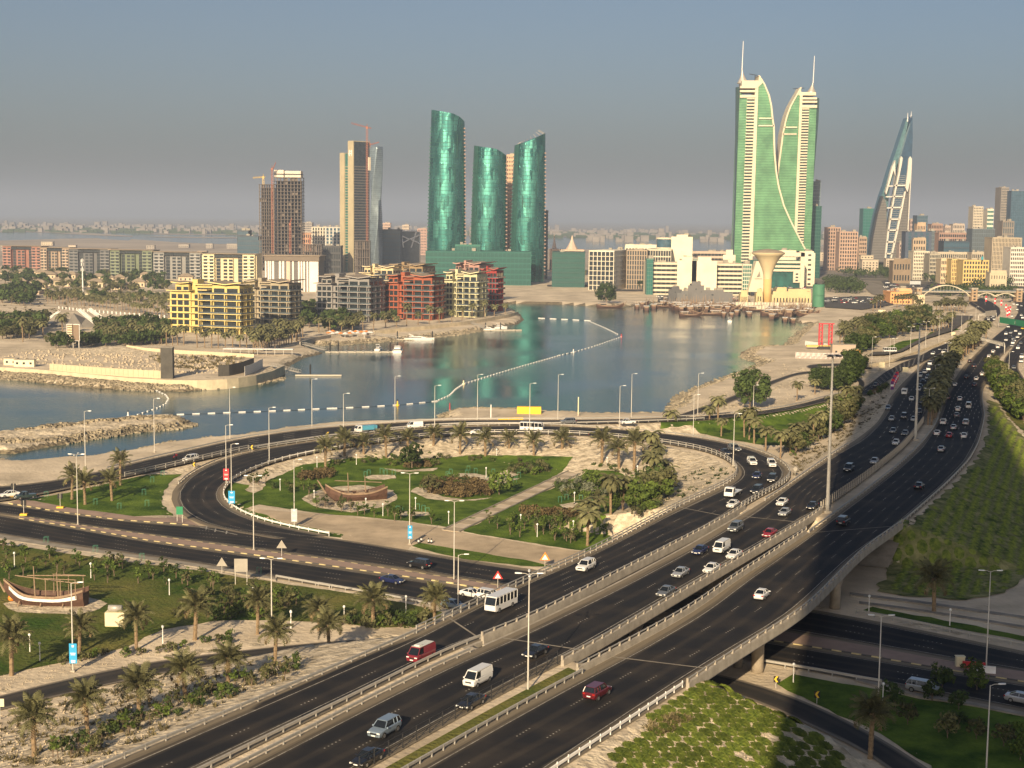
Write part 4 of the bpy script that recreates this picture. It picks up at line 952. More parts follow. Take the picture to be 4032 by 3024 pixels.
scatter(SHB,'S1',[(590,800),(700,790),(900,790),(1000,830),(990,870),(800,885),(640,860)],60,'brownish shrub of the oval bed in the park centre','shrubs of the oval bed',1.3,8,1.2)
scatter(SHG,'S1',[(700,775),(850,770),(900,810),(800,835),(700,815)],14,'green shrub in the middle of the oval bed','shrubs of the oval bed',1.2,9,1.0)
scatter(SHB,'S1',[(1190,975),(1400,985),(1560,985),(1540,1015),(1350,1005),(1200,1000)],20,'brownish shrub in the curved bed on the right lawn','shrubs of the curved bed',1.3,10,1.0)
scatter(SHB+SHG,'S1',[(340,680),(500,670),(660,680),(640,700),(400,705)],18,'shrub in the long bed at the back of the park','shrubs of the back bed',1.2,11,1.0)
scatter(SHB,'R8',[(2010,800),(2212,790),(2250,830),(2030,840)],16,'brownish shrub in the bed at the west end of the park','shrubs of the west bed',1.3,12,1.0)
scatter(SHG+SHS,'S1',[(1420,820),(1500,790),(1700,800),(1780,830),(1740,880),(1600,900),(1440,890)],40,'bush of the round bed on the right lawn','shrubs of the round bed',1.3,13,1.1)
scatter(SHG,'S1',[(1100,700),(1330,690),(1380,730),(1250,750),(1120,735)],22,'shrub in the bed beside the top of the path','shrubs beside the path',1.2,14,1.1)
scatter(SP,'S1',[(980,1030),(1400,1020),(1580,1060),(1580,1190),(1250,1150),(980,1100)],34,'thin sapling on the lower right lawn of the park','saplings on the park lawn',1.2,15,1.6)
scatter(SP,'S1',[(-80,930),(250,970),(650,1040),(640,1070),(250,1010),(-100,960)],14,'thin sapling near the beached boat in the park','saplings by the park boat',1.2,16,1.6)
scatter(SP+SHG,'R8',[(1640,830),(2000,880),(2200,880),(2200,960),(1900,930),(1700,880)],14,'sapling on the west lawn of the park','saplings on the west lawn',1.1,17,1.6)
scatter(SHG,'S1',[(1640,1080),(1760,1060),(2040,920),(2060,940),(1900,1010),(1700,1110)],26,'bright bush of the hedge at the east tip of the park','hedge at the east tip',1.3,18,1.0)
scatter(TB,'S1',[(1800,960),(1900,960),(1980,860),(2110,820),(2120,880),(2000,920),(1870,1010)],12,'dark leafy tree among the park corner palms','trees in the park corner',1.1,19,2.0)
scatter(TB,'S7',[(800,1180),(1250,1260),(1300,1500),(1000,1480),(830,1350)],7,'shaded young tree on the lawn below the right street','shaded young trees',.5,20,4)
scatter(TB,'S7',[(1150,1090),(1500,1100),(1500,1250),(1350,1250),(1150,1160)],3,'shaded tree at the edge of the right street','shaded street trees',.6,21,4)
scatter(TB,'S7',[(1300,1480),(1672,1450),(1672,1659),(1300,1600)],4,'shaded dark tree in the bottom right corner','trees in the bottom right corner',.55,22,3)
scatter(TB,'S8',[(1660,1000),(1750,1080),(1900,1230),(2024,1330),(2024,1560),(1900,1450),(1800,1340),(1700,1150)],90,'bush of the green thicket right of the highway','thicket right of the highway',1.3,23,1.8)
scatter(SHG+SHB,'S8',[(300,1290),(500,1170),(560,1130),(540,1180),(330,1330)],24,'low bush on the gore between the merging roads','bushes on the gore',1.2,24,1.5)
scatter(TB+SHG,'S2',[(760,1040),(900,990),(1080,860),(1190,740),(1210,790),(1080,920),(930,1000),(800,1080)],60,'dusty bush in the belt between lawn and sandy verge','belt beside the highway verge',1.1,25,1.8)
place(TB[0],T('S1',508,700),'small dark tree at the back of the park lawn','small park trees',1.2);place(TB[1],T('S1',1052,865),'bright round tree right of the oval bed','small park trees',1.1);place(TB[2],T('S1',625,860),'dusty round tree at the left end of the oval bed','small park trees',.9);place(TB[1],T('S1',1630,830),'bright tree in the round bed','small park trees',1.0)
# ground-cover mats planted in rows on the bank (lower right)
def tuft(seed):
    rr=random.Random(seed);mb=MB()
    for _ in range(150):
        a=rr.uniform(0,6.28);q=math.sqrt(rr.random());p=Vector((math.cos(a)*q*.98,math.sin(a)*q*.98,.32*(1-q*q)+.03));l=rr.uniform(.12,.22)
        d=Vector((rr.uniform(-1,1),rr.uniform(-1,1),rr.uniform(-.2,.35))).normalized();e=d.cross(Vector((0,0,1))).normalized();mb.add([p-d*l,p-e*l*.6,p+d*l,p+e*l*.6],[(0,1,2,3)])
    mb.lathe([(.95,-.1),(.9,.08),(.55,.24),(0.02,.3)],10,cap=False);return mb.mesh('foliage',m_tuft)
m_tuft=leafmat('ground_cover_leaf',(.060,.092,.014),(.140,.165,.028),.9)
TU=[tuft(i) for i in range(3)]
pol=[(5,1659),(0,1440),(330,1200),(700,930),(760,845),(910,868),(1350,1060),(1700,1250),(1950,1380),(2060,1659)]
c0=T('T2',900,1250);nt=0;TL=[]
for i in range(-40,40):
    for j in range(-40,40):
        d1=Vector((HD.x,HD.y,0));d2=Vector((HD.y,-HD.x,0));p=c0+d1*(i*2.1+(j%2)*1.05)+d2*(j*1.85)
        # back to photo coordinates to test the polygon
        z=hgt(p.x,p.y);v=Vector((p.x,p.y,z-H));dep=v.dot(fw);u=v.dot(rt)/dep*F+CX;vv=-v.dot(up)/dep*F+CY
        a=RG['T2'];x=(u-a[0])/a[2];y=(vv-a[1])/a[2];ins=False
        for k in range(len(pol)):
            s,e=pol[k],pol[(k+1)%len(pol)]
            if (s[1]>y)!=(e[1]>y) and x<(e[0]-s[0])*(y-s[1])/(e[1]-s[1])+s[0]:ins=not ins
        if not ins or rr.random()<.03 or z>6.75 or z<.02:continue
        nt+=1
        n=Vector((hgt(p.x-1,p.y)-hgt(p.x+1,p.y),hgt(p.x,p.y-1)-hgt(p.x,p.y+1),2)).normalized()
        s=rr.uniform(1.0,1.22)
        o=link('ground_cover_mat',TU[rr.randrange(3)],None,(p.x+rr.uniform(-.15,.15),p.y+rr.uniform(-.15,.15),z),n.to_track_quat('Z','Y').to_euler(),(s,s,s))
        TL.append((j,i,o))
js=sorted({t[0] for t in TL})
for j in js:
    for k,(_,_,o) in enumerate(sorted([t for t in TL if t[0]==j],key=lambda t:t[1])):
        tag(o,'green ground cover mat on the bank, %s row, %s along'%(ordn(js.index(j)),ordn(k)),'ground cover','ground cover mats on the bank')
# ---------------------------------------------------------------- vehicles
def paint(name,c,r=.28,metal=.0):return mat(name,c,r,0,1,metal=metal,coat=.6,spec=.5)
CAR={'white':paint('white_car_paint',(.72,.71,.68)),'silver':paint('silver_car_paint',(.42,.43,.44),.3,.4),'grey':paint('grey_car_paint',(.16,.17,.18),.3,.3),'black':paint('black_car_paint',(.012,.012,.015)),
 'dark blue':paint('dark_blue_car_paint',(.012,.018,.07)),'red':paint('red_car_paint',(.28,.015,.02)),'dark red':paint('dark_red_car_paint',(.10,.008,.012)),'pale blue':paint('pale_blue_car_paint',(.26,.33,.40),.3,.4),'dark green':paint('dark_green_car_paint',(.03,.05,.05)),'maroon':paint('maroon_car_paint',(.20,.02,.03)),'blue':paint('blue_truck_paint',(.08,.30,.42)),'yellow':paint('yellow_paint',(.65,.42,.03))}
m_glass=mat('car_glass',(.010,.013,.016),.06,0,1,spec=.8);m_tyre=mat('tyre',(.015,.015,.015),.9,0);m_rim=mat('rim',(.38,.38,.38),.35,0,metal=.7)
m_hl=mat('headlight_lens',(.75,.75,.72),.15,0);m_tl=mat('taillight_lens',(.35,.02,.015),.25,0);m_plate=mat('number_plate',(.75,.75,.72),.5,0);m_grill=mat('grille',(.02,.02,.02),.5,0)
WH={}
def wheel(o,x,y,r=.33,w=.22):
    k=(r,w)
    if k not in WH:
        a=MB().tube([(0,-w/2,0),(0,w/2,0)],r,14).mesh('wheel',m_tyre);b=MB().tube([(0,-w/2-.012,0),(0,w/2+.012,0)],r*.62,10).mesh('rim',m_rim);WH[k]=(a,b)
    q=link('wheel',WH[k][0],o,(x,y,r));link('rim',WH[k][1],q)
def carproto(kind):
    if kind=='sedan':
        L_,W,st=4.75,1.82,[(2.36,.42,.58,.72),(2.28,.25,.72,.86),(1.9,.2,.80,.91),(1.0,.2,.93,.91),(.3,.2,.98,.92),(-1.2,.2,1.0,.92),(-1.75,.2,1.02,.9),(-2.25,.25,.98,.85),(-2.37,.42,.80,.76)]
        gh=[(1.12,.93,.84),(.35,1.42,.62),(-.85,1.43,.62),(-1.75,1.02,.80)];wx=(1.42,-1.38);wr=.33
    elif kind=='suv':
        L_,W,st=4.85,1.92,[(2.42,.5,.75,.78),(2.36,.35,.95,.92),(1.9,.3,1.06,.96),(1.15,.3,1.15,.96),(0,.3,1.18,.96),(-1.6,.3,1.2,.96),(-2.25,.35,1.2,.94),(-2.42,.5,.95,.88)]
        gh=[(1.2,1.15,.90),(.55,1.78,.72),(-2.0,1.80,.72),(-2.33,1.2,.88)];wx=(1.5,-1.45);wr=.39
    elif kind=='van':
        L_,W,st=4.9,1.9,[(2.45,.4,.75,.80),(2.40,.3,1.0,.92),(2.05,.28,1.15,.95),(1.6,.28,1.2,.95),(-2.3,.28,1.25,.95),(-2.45,.4,1.1,.9)]
        gh=[(2.12,1.12,.90),(1.45,1.96,.76),(-2.3,2.05,.78),(-2.44,1.2,.90)];wx=(1.6,-1.55);wr=.34
    elif kind=='pickup':
        L_,W,st=5.2,1.85,[(2.6,.5,.75,.78),(2.52,.35,.95,.9),(2.0,.3,1.05,.93),(1.2,.3,1.1,.93),(0,.3,1.12,.93),(-.35,.3,1.12,.93),(-2.4,.35,1.02,.93),(-2.6,.45,.9,.88)]
        gh=[(1.3,1.08,.86),(.7,1.72,.68),(-.35,1.72,.68),(-.6,1.1,.84)];wx=(1.6,-1.55);wr=.38
    o=thing(kind,'x','car' if kind!='van' else 'van');hw=W/2;b=MB();rings=[]
    for x,z0,z1,f in st:
        w=hw*f
        rings.append([(x,-w*.9,z0),(x,w*.9,z0),(x,w,z0+.22),(x,w,z1-.16),(x,w*.88,z1),(x,-w*.88,z1),(x,-w,z1-.16),(x,-w,z0+.22)])
    b.loft(rings[::-1])
    (x0,z0,f0),(x1,z1,f1),(x2,z2,f2),(x3,z3,f3)=gh
    b.box(x2+.0,x1+.0,-hw*f1,hw*f1,z1-.02,z2+.05)      # roof skin
    for s in(-1,1):
        for(xa,za,fa,xb,zb,fb)in((x0,z0,f0,x1,z1,f1),(x3,z3,f3,x2,z2,f2)):
            b.tube([(xa,s*hw*fa,za),(xb,s*hw*fb,zb)],.055,4)
        xm=(x1+x2)/2-.05;b.tube([(xm,s*hw*(f0+f3)/2,(z0+z3)/2),(xm,s*hw*f1,z1)],.06,4)
        if kind=='suv':b.tube([(x2+.55,s*hw*.93,1.2),(x2+.5,s*hw*f1,z2)],.07,4)
        if kind=='van':b.add([(x2,s*(hw*f2+.03),z2),(.55,s*(hw*f1+.03),z1),(.75,s*(hw*.93+.03),1.2),(x3,s*(hw*.93+.03),1.2)],[(0,1,2,3)])
    if kind=='pickup':b.box(-2.5,-.7,-.72,.72,1.05,1.06)
    bo=b.build('body',CAR['white'],o,smooth=False)
    g=MB();v=[]
    for x,z,f in gh:v+=[(x,-hw*f,z),(x,hw*f,z)]
    g.add(v,[(0,2,3,1),(2,4,5,3),(4,6,7,5),(0,6,4,2),(1,3,5,7)]);g.build('windows',m_glass,o)
    for x in wx:
        for s in(-1,1):wheel(o,x,s*(hw-.1),wr)
    fx=st[0][0];rx=st[-1][0];lz=st[1][2]-.14
    for s in(-1,1):
        MB().box(fx-.2,fx+.0,-.2,.2,-.07,.08).build('headlight',m_hl,o,loc=(0,s*hw*.68,lz))
        MB().box(rx-.01,rx+.18,-.16,.16,-.09,.09).build('taillight',m_tl,o,loc=(0,s*hw*.72,st[-2][2]-.18))
        MB().box(x0-.35,x0-.2,-.1,.1,-.07,.07).build('mirror',CAR['white'],o,loc=(0,s*(hw+.06),z0+.05))
    MB().box(fx-.05,fx+.02,-.45,.45,-.1,.08).build('grille',m_grill,o,loc=(0,0,lz-.08))
    MB().box(fx,fx+.03,-.26,.26,-.07,.07).build('number_plate',m_plate,o,loc=(0,0,.5))
    MB().box(rx-.03,rx,-.26,.26,-.07,.07).build('number_plate',m_plate,o,loc=(0,0,.72))
    return o
def minibus():
    o=thing('minibus','x','minibus');b=MB();W=1.02
    b.loft([[(x,-w,z0),(x,w,z0),(x,w,z0+.5),(x,w,1.3),(x,-w,1.3),(x,-w,z0+.5)] for x,w,z0 in((-3.48,W,.4),(3.2,W,.35),(3.46,W*.94,.45))])
    b.box(-3.45,3.05,-W*.95,W*.95,2.45,2.62)
    for x in(-3.4,-2.3,-1.2,-.1,1.0,2.1):
        for s in(-1,1):b.box(x-.05,x+.05,s*W-.03,s*W+.03 if s>0 else s*W+.03,1.3,2.5)
    b.tube([(3.44,-.95,1.3),(3.05,-.93,2.5)],.06,4);b.tube([(3.44,.95,1.3),(3.05,.93,2.5)],.06,4);b.box(-3.48,-3.42,-W,W,1.3,1.6)
    b.build('body',CAR['white'],o)
    MB().add([(3.42,-.94,1.3),(3.42,.94,1.3),(3.05,.93,2.45),(3.05,-.93,2.45),(-3.42,-.98,1.3),(-3.42,.98,1.3),(-3.42,.95,2.45),(-3.42,-.95,2.45)],[(0,1,2,3),(0,3,7,4),(1,5,6,2),(4,7,6,5)]).build('windows',m_glass,o)
    for x in(2.2,-1.9):
        for s in(-1,1):wheel(o,x,s*.93,.4)
    for s in(-1,1):
        MB().box(3.4,3.5,-.22,.22,-.09,.09).build('headlight',m_hl,o,loc=(0,s*.68,.85));MB().box(3.3,3.45,-.09,.09,-.18,.18).build('mirror',m_grill,o,loc=(0,s*1.2,1.75))
    MB().box(3.46,3.5,-.26,.26,-.07,.07).build('number_plate',m_plate,o,loc=(0,0,.6));return o
def truck(kind):
    o=thing({'box':'box_truck','flat':'flatbed_truck','open':'open_truck'}[kind],'x','truck');W=1.0
    b=MB();b.loft([[(x,-W,.45),(x,W,.45),(x,W,zt),(x,-W,zt)] for x,zt in((1.5,2.3),(2.75,2.25),(3.15,1.25),(3.25,1.1))]);b.build('cab',CAR['white'],o)
    MB().add([(3.17,-.85,1.32),(3.17,.85,1.32),(2.80,.82,2.12),(2.80,-.82,2.12)],[(0,1,2,3)]).add([(1.9,1.01,1.35),(2.9,1.01,1.35),(2.6,1.01,2.0),(1.9,1.01,2.0)],[(3,2,1,0)]).add([(1.9,-1.01,1.35),(2.9,-1.01,1.35),(2.6,-1.01,2.0),(1.9,-1.01,2.0)],[(0,1,2,3)]).build('windows',m_glass,o)
    MB().box(-3.4,1.45,-.4,.4,.55,.8).build('chassis',m_dark,o)
    if kind=='box':MB().box(-3.4,1.35,-1.05,1.05,.85,2.15).build('body',CAR['blue'],o)
    else:MB().box(-3.4,1.35,-1.05,1.05,.85,1.0).build('body',CAR['white'] if kind=='flat' else CAR['red'],o)
    if kind=='open':
        b=MB();[b.box(x,x+.08,-1.0,1.0,1.0,2.1) for x in(-3.3,-1.8,-.3,1.2)];b.box(-3.3,1.2,-1.03,-.98,1.9,2.05);b.box(-3.3,1.2,.98,1.03,1.9,2.05);b.build('side_frame',m_steel,o)
    for x in(2.3,-2.2):
        for s in(-1,1):wheel(o,x,s*.85,.42)
    for s in(-1,1):MB().box(3.2,3.28,-.18,.18,-.09,.09).build('headlight',m_hl,o,loc=(0,s*.7,.8))
    return o
def motorbike():
    o=thing('motorbike','delivery motorbike with a red box ridden on the shore road','motorbike')
    for x in(.65,-.65):q=link('wheel',MB().tube([(0,-.06,0),(0,.06,0)],.3,12).mesh('wheel',m_tyre),o,(x,0,.3))
    MB().tube([(.6,0,.45),(.2,0,.75),(-.6,0,.7)],[.06,.16,.12],6).build('frame',CAR['red'],o);MB().box(-.85,-.3,-.28,.28,.85,1.4).build('cargo_box',CAR['red'],o)
    return o
def rider(p,rz):
    b=MB();b.tube([(-.15,0,.75),(-.05,0,1.15),(.05,0,1.35)],[.17,.2,.13],8);b.tube([(.05,0,1.36),(.08,0,1.45),(.1,0,1.6),(.1,0,1.72)],[.06,.11,.13,.05],8)
    for s in(-1,1):b.tube([(0,s*.18,1.3),(.2,s*.28,1.08),(.5,s*.25,1.05)],[.07,.05,.04],6);b.tube([(-.12,s*.1,.8),(.28,s*.2,.72),(.1,s*.2,.3),(.2,s*.2,.25)],[.1,.08,.06,.04],6)
    o=b.build('person',mat('rider_clothes',(.03,.03,.05),.9,0),smooth=True);o.location=p;o.rotation_euler=(0,0,rz);tag(o,'rider in dark clothes and helmet on the red delivery motorbike','person')
PROTO={k:carproto(k) for k in('sedan','suv','van','pickup')};PROTO['minibus']=minibus();PROTO['box']=truck('box');PROTO['flat']=truck('flat');PROTO['open']=truck('open');PROTO['bike']=motorbike()
def far_car(kind):
    b=MB();h={'sedan':(.75,1.4),'suv':(1.0,1.75),'van':(1.1,2.0)}[kind]
    b.loft([[(x,-w,.25),(x,w,.25),(x,w,z),(x,-w,z)] for x,w,z in((-2.3,.85,h[0]),(-2.1,.9,h[0]+.1),(2.0,.9,h[0]),(2.3,.8,h[0]-.2))])
    t=MB();x0=-1.9 if kind!='sedan' else -1.6;x1=1.1 if kind!='van' else 2.0
    b.add([(x0,-.8,h[0]),(x0,.8,h[0]),(x1,.8,h[0]),(x1,-.8,h[0]),(x0+.35,-.65,h[1]),(x0+.35,.65,h[1]),(x1-.7,.65,h[1]),(x1-.7,-.65,h[1])],[(0,1,5,4),(1,2,6,5),(2,3,7,6),(3,0,4,7)],1)
    b.add([(x0+.35,-.65,h[1]),(x0+.35,.65,h[1]),(x1-.7,.65,h[1]),(x1-.7,-.65,h[1])],[(3,2,1,0)],0)
    for x in(-1.4,1.4):
        for s in(-1,1):b.box(x-.33,x+.33,s*.86-.06,s*.86+.06,.0,.6,2)
    return b.mesh(kind,[CAR['white'],m_glass,m_tyre])
FAR={k:far_car(k) for k in('sedan','suv','van')}
RN={'hi':'highway_inbound','ho':'highway_outbound','lo':'loop_road','sr':'shore_road','we':'street_westbound','ea':'street_eastbound','rs':'right_slip_road'}
RD={'hi':-1,'ho':1,'lo':-1,'sr':-1,'we':-1,'ea':1,'rs':-1}
RT={'hi':'inbound highway','ho':'outbound highway','lo':'loop and slip road','sr':'shore road','we':'westbound street','ea':'eastbound street','rs':'far right slip road'}
KW={'sedan':'sedan','suv':'SUV','van':'van','pickup':'pickup truck','minibus':'minibus','box':'box truck','flat':'flatbed truck','open':'open truck'}
CARS=[('suv','pale blue','S4',705,1310,'hi'),('sedan','black','S4',590,1500,'hi'),('sedan','black','S4',1285,1125,'hi'),('van','white','S4',1330,975,'hi'),('van','maroon','S4',950,815,'lo'),('minibus','white','S4',1485,480,'lo'),('sedan','black','S4',1715,790,'hi'),('suv','dark red','S4',2130,1065,'ho'),
('suv','white','S5',215,865,'lo'),('sedan','silver','S5',965,912,'hi'),('sedan','grey','S5',850,1062,'hi'),('sedan','white','S5',1210,878,'hi'),('sedan','white','S5',1390,768,'hi'),('van','white','S5',1290,720,'hi'),('sedan','dark blue','S5',1120,735,'hi'),('suv','grey','S5',1400,560,'hi'),('sedan','red','S5',1670,600,'hi'),('flat','white','S5',1380,285,'lo'),('sedan','white','S5',1380,370,'lo'),('sedan','white','S5',1770,355,'hi'),('sedan','silver','S5',1790,435,'hi'),('sedan','black','S5',2010,385,'hi'),('suv','black','S5',1570,265,'lo'),('sedan','dark blue','S5',1570,145,'lo'),('suv','black','S5',1690,175,'lo'),('suv','white','S5',1530,40,'lo'),('suv','white','S5',1685,55,'lo'),('sedan','white','S5',1610,1082,'ho'),
('sedan','black','S2',395,1050,'lo'),('suv','grey','S2',450,1030,'lo'),('suv','black','T1',710,1130,'hi'),('sedan','silver','T1',920,1068,'hi'),('sedan','white','T1',1095,915,'hi'),('sedan','grey','T1',1170,840,'hi'),('sedan','grey','T1',1072,820,'hi'),('sedan','silver','T1',1060,722,'hi'),('suv','black','T1',1160,705,'hi'),('sedan','black','T1',1285,662,'hi'),('sedan','silver','T1',1240,725,'hi'),('sedan','pale blue','T1',1030,632,'hi'),('sedan','white','T1',1222,560,'hi'),('open','red','T1',1165,510,'hi'),('sedan','black','T1',1300,585,'hi'),('sedan','grey','T1',1325,555,'hi'),
('suv','black','T1',665,1562,'ho'),('sedan','black','T1',1285,1270,'ho'),('sedan','silver','T1',1465,970,'ho'),('sedan','red','T1',1530,857,'ho'),('sedan','white','T1',1430,838,'ho'),('sedan','white','T1',1650,860,'ho'),('sedan','silver','T1',1565,792,'ho'),('suv','white','T1',1480,752,'ho'),('suv','silver','T1',1665,757,'ho'),('sedan','grey','T1',1590,692,'ho'),('sedan','white','T1',1600,642,'ho'),('van','white','T1',1687,620,'ho'),('sedan','white','T1',1615,560,'ho'),('sedan','dark red','T1',1520,550,'ho'),('sedan','black','T1',1735,447,'ho'),('sedan','white','T1',1750,396,'ho'),('sedan','black','T1',1670,382,'ho'),('sedan','white','T1',1800,358,'ho'),('sedan','white','T1',1575,442,'ho'),('sedan','black','T1',1733,292,'ho'),('sedan','black','T1',1697,252,'ho'),('sedan','white','T1',1855,212,'ho'),('sedan','white','T1',1888,174,'ho'),('van','white','T1',1928,138,'ho'),
('suv','white','R8',1277,693,'sr'),('sedan','white','R8',65,928,'sr'),('pickup','dark green','R8',170,942,'sr'),('box','blue','S1',220,465,'sr'),('van','white','S1',527,438,'sr'),('suv','grey','S1',1480,412,'sr'),('pickup','white','S1',1850,415,'sr'),('sedan','white','S1',920,478,'lo'),('minibus','white','S1',1255,455,'lo'),('sedan','black','S1',1660,495,'lo'),('suv','black','S1',555,1300,'we'),('sedan','dark blue','S1',385,1393,'ea'),('sedan','white','S4',1290,402,'ea'),('suv','white','S4',1410,420,'ea'),('sedan','pale blue','S4',1165,475,'ea'),('suv','black','S2',510,825,'sr'),('sedan','black','S2',1310,642,'sr'),('suv','silver','S7',1030,1150,'ea'),('sedan','silver','S7',1660,1215,'ea')]
CFAR=[('S8',x,y,'hi',k,c) for x,y,k,c in((875,1190,'sedan','white'),(892,1160,'sedan','black'),(925,1107,'sedan','black'),(975,1062,'sedan','white'),(893,1045,'suv','white'),(945,1002,'sedan','white'),(1010,1030,'sedan','black'),(985,972,'suv','white'),(1060,990,'sedan','silver'),(1000,912,'suv','white'),(1080,897,'sedan','black'),(1105,867,'sedan','silver'),(1135,842,'sedan','white'),(1035,802,'sedan','white'),(1150,788,'suv','white'),(1190,807,'sedan','silver'),(1265,747,'sedan','white'),(1310,717,'sedan','silver'),(1395,662,'sedan','black'),(1430,647,'sedan','black'),(1540,572,'sedan','white'),(1570,522,'sedan','white'),(1585,487,'van','white'),(1490,612,'sedan','grey'),(1600,385,'sedan','black'),(1640,430,'sedan','white'),(1690,400,'suv','silver'),(1700,430,'sedan','white'),(1715,375,'sedan','silver'),(1665,350,'sedan','black'))]
CFAR+=[('S8',x,y,'ho',k,c) for x,y,k,c in((1830,655,'sedan','white'),(1905,690,'van','white'),(1895,717,'sedan','silver'),(1920,662,'sedan','white'),(1875,625,'sedan','black'),(1910,645,'sedan','silver'),(1955,625,'sedan','white'),(1980,590,'suv','white'),(1830,590,'suv','white'),(1880,578,'sedan','silver'),(1935,558,'sedan','white'),(1990,690,'sedan','grey'),(1960,745,'van','white'),(1855,512,'sedan','white'),(2010,530,'sedan','yellow'),(1895,397,'sedan','white'),(1950,325,'sedan','white'),(2010,417,'van','white'),(1995,387,'sedan','white'),(1910,265,'sedan','white'),(1950,275,'suv','white'),(1995,285,'sedan','silver'),(1870,245,'sedan','black'))]
CFAR+=[('S8',2000,840,'rs','van','white'),('S8',1995,885,'rs','sedan','white'),('S8',1825,935,'rs','sedan','dark red'),('S8',1912,955,'rs','sedan','grey')]
def onroad(rn,r,x,y,dz):
    rd=ROADS[RN[rn]];f=lambda a,b:float(rinfo(rd,[a],[b])[3][0]);p=PF(r,x,y,f,dz)
    Cc=(rd['L']+rd['R'])/2;k=int(((Cc[:,0]-p.x)**2+(Cc[:,1]-p.y)**2).argmin());k=min(max(k,1),len(Cc)-2);t=Cc[k+1]-Cc[k-1];s=RD[rn]
    p.z+=.10;return p,math.atan2(t[1]*s,t[0]*s)
m_palroof=mat('van_roof_paint',(.6,.6,.55),.4,0)
usedc=set();cnt={}
allc=[]
for c in CARS:allc.append((c[0],c[1],c[5],*onroad(c[5],c[2],c[3],c[4],.7),True))
for r,x,y,rn,k,c in CFAR:allc.append((k,c,rn,*onroad(rn,r,x,y,.7),False))
for q in allc:cnt.setdefault((q[0],q[1],q[2]),[]).append(q[3].y)
for v in cnt.values():v.sort()
def setcol(o,m):
    for s in o.material_slots:
        if s.material and s.material.name.endswith('_paint'):s.link='OBJECT';s.material=m
for k,c,rn,p,rz,near in allc:
    ys_=cnt[(k,c,rn)];lab='%s %s driving on the %s'%(c,KW[k],RT[rn])
    if len(ys_)>1:lab+=', %s such one from the near end'%ordn(ys_.index(p.y)) if ys_.index(p.y) else ', nearest such one to the viewpoint'
    if near:
        pr=PROTO[k]
        if k not in usedc:usedc.add(k);o=pr;o.location=p;o.rotation_euler=(0,0,rz);o['label']=lab
        else:o=dup(pr,lab,p,rz)
        if k=='van' and c=='maroon':MB().box(-2.2,1.4,-.72,.72,2.06,2.12).build('roof_panel',m_palroof,o);MB().box(.3,1.1,-.4,.4,2.12,2.3).build('roof_unit',m_palroof,o)
        for q in kids(o):
            if q.name.startswith(('body','mirror','cab')) and k not in('box','open','flat'):setcol(q,CAR[c])
        o['group']='vehicles on the '+RT[rn]
    else:
        o=link(k,FAR[k],None,p,(0,0,rz));o.material_slots[0].link='OBJECT';o.material_slots[0].material=CAR[c];tag(o,lab,'van' if k=='van' else 'car','vehicles on the '+RT[rn])
p,rz=onroad('sr','R8',1170,682,.6);PROTO['bike'].location=p;PROTO['bike'].rotation_euler=(0,0,rz);rider(p,rz)
# ---------------------------------------------------------------- street lamps
m_lampglass=mat('lamp_glass',(.75,.75,.72),.3,0)
def lamp(r,x,yb,yt,kind,label,group,z=None):
    p=G(r,x,yb) if z is None else P(r,x,yb,z)
    h=A(r,x,yt,p.y).z-p.z;o=thing('street_lamp',label,'street lamp',p,0,group)
    MB().lathe([(.17,-.2),(.15,.4),(.12,1.2),(.07,h)],8).build('pole',m_pole,o,smooth=True)
    MB().box(-.3,.3,-.3,.3,-.1,.25).build('foot',m_conc,o)
    heads={'s':[0],'d':[0,math.pi],'q':[0,1.57,3.14,4.71]}[kind]
    for a in heads:
        mb=MB();mb.tube([(0,0,h-.1),(.5,0,h+.12),(1.1,0,h+.15)],.045,5);q=mb.build('arm',m_pole,o,rot=(0,0,a+math.pi*.0))
        MB().loft([[(x_,-w,z_-.05),(x_,w,z_-.05),(x_,w*.8,z_+.08),(x_,-w*.8,z_+.08)] for x_,w,z_ in((.95,.08,h+.15),(1.2,.17,h+.16),(1.75,.15,h+.18),(1.85,.08,h+.18))]).build('lamp_head',m_lampglass,q)
    return o,p,h
LA=[('R8',573,762,375,'s'),('R8',1035,648,290,'s'),('R8',1541,555,215,'s'),('R8',2090,485,160,'s'),('R8',1804,728,350,'s'),('R8',1516,860,468,'s'),('R8',1552,1020,595,'s'),('R8',522,1135,665,'q'),('R8',1700,1305,810,'d'),('R8',1972,1150,700,'s'),
('S1',83,560,238,'s'),('S1',403,418,130,'s'),('S1',650,505,188,'s'),('S1',916,400,120,'s'),('S1',1240,487,175,'s'),('S1',1416,398,120,'s'),('S1',1798,515,190,'s'),('S1',1873,378,115,'s'),('S1',494,1175,735,'d'),('S1',770,1400,908,'d'),('S3',517,978,352,'s'),('S3',1922,740,183,'d'),
('S2',227,830,573,'s'),('S2',198,1030,703,'s'),('S2',443,1135,820,'s'),('S2',565,800,645,'s')]
LA2=[('S8',x,b,t,k) for x,b,t,k in((363,1000,630,'s'),(558,950,645,'s'),(607,790,645,'s'),(785,805,518,'d'),(950,755,463,'d'),(1095,708,425,'d'),(1235,625,300,'s'),(1340,575,380,'s'),(1420,540,390,'s'),(1495,500,300,'s'),(1640,550,420,'d'),(1530,640,480,'d'),(1450,705,500,'d'),(1352,770,565,'d'),(1268,808,630,'d'),(1190,880,695,'d'),(1125,1020,765,'d'),(1080,1120,845,'d'),(1047,1215,935,'d'),(980,1565,1190,'d'),(1850,1155,790,'s'))]
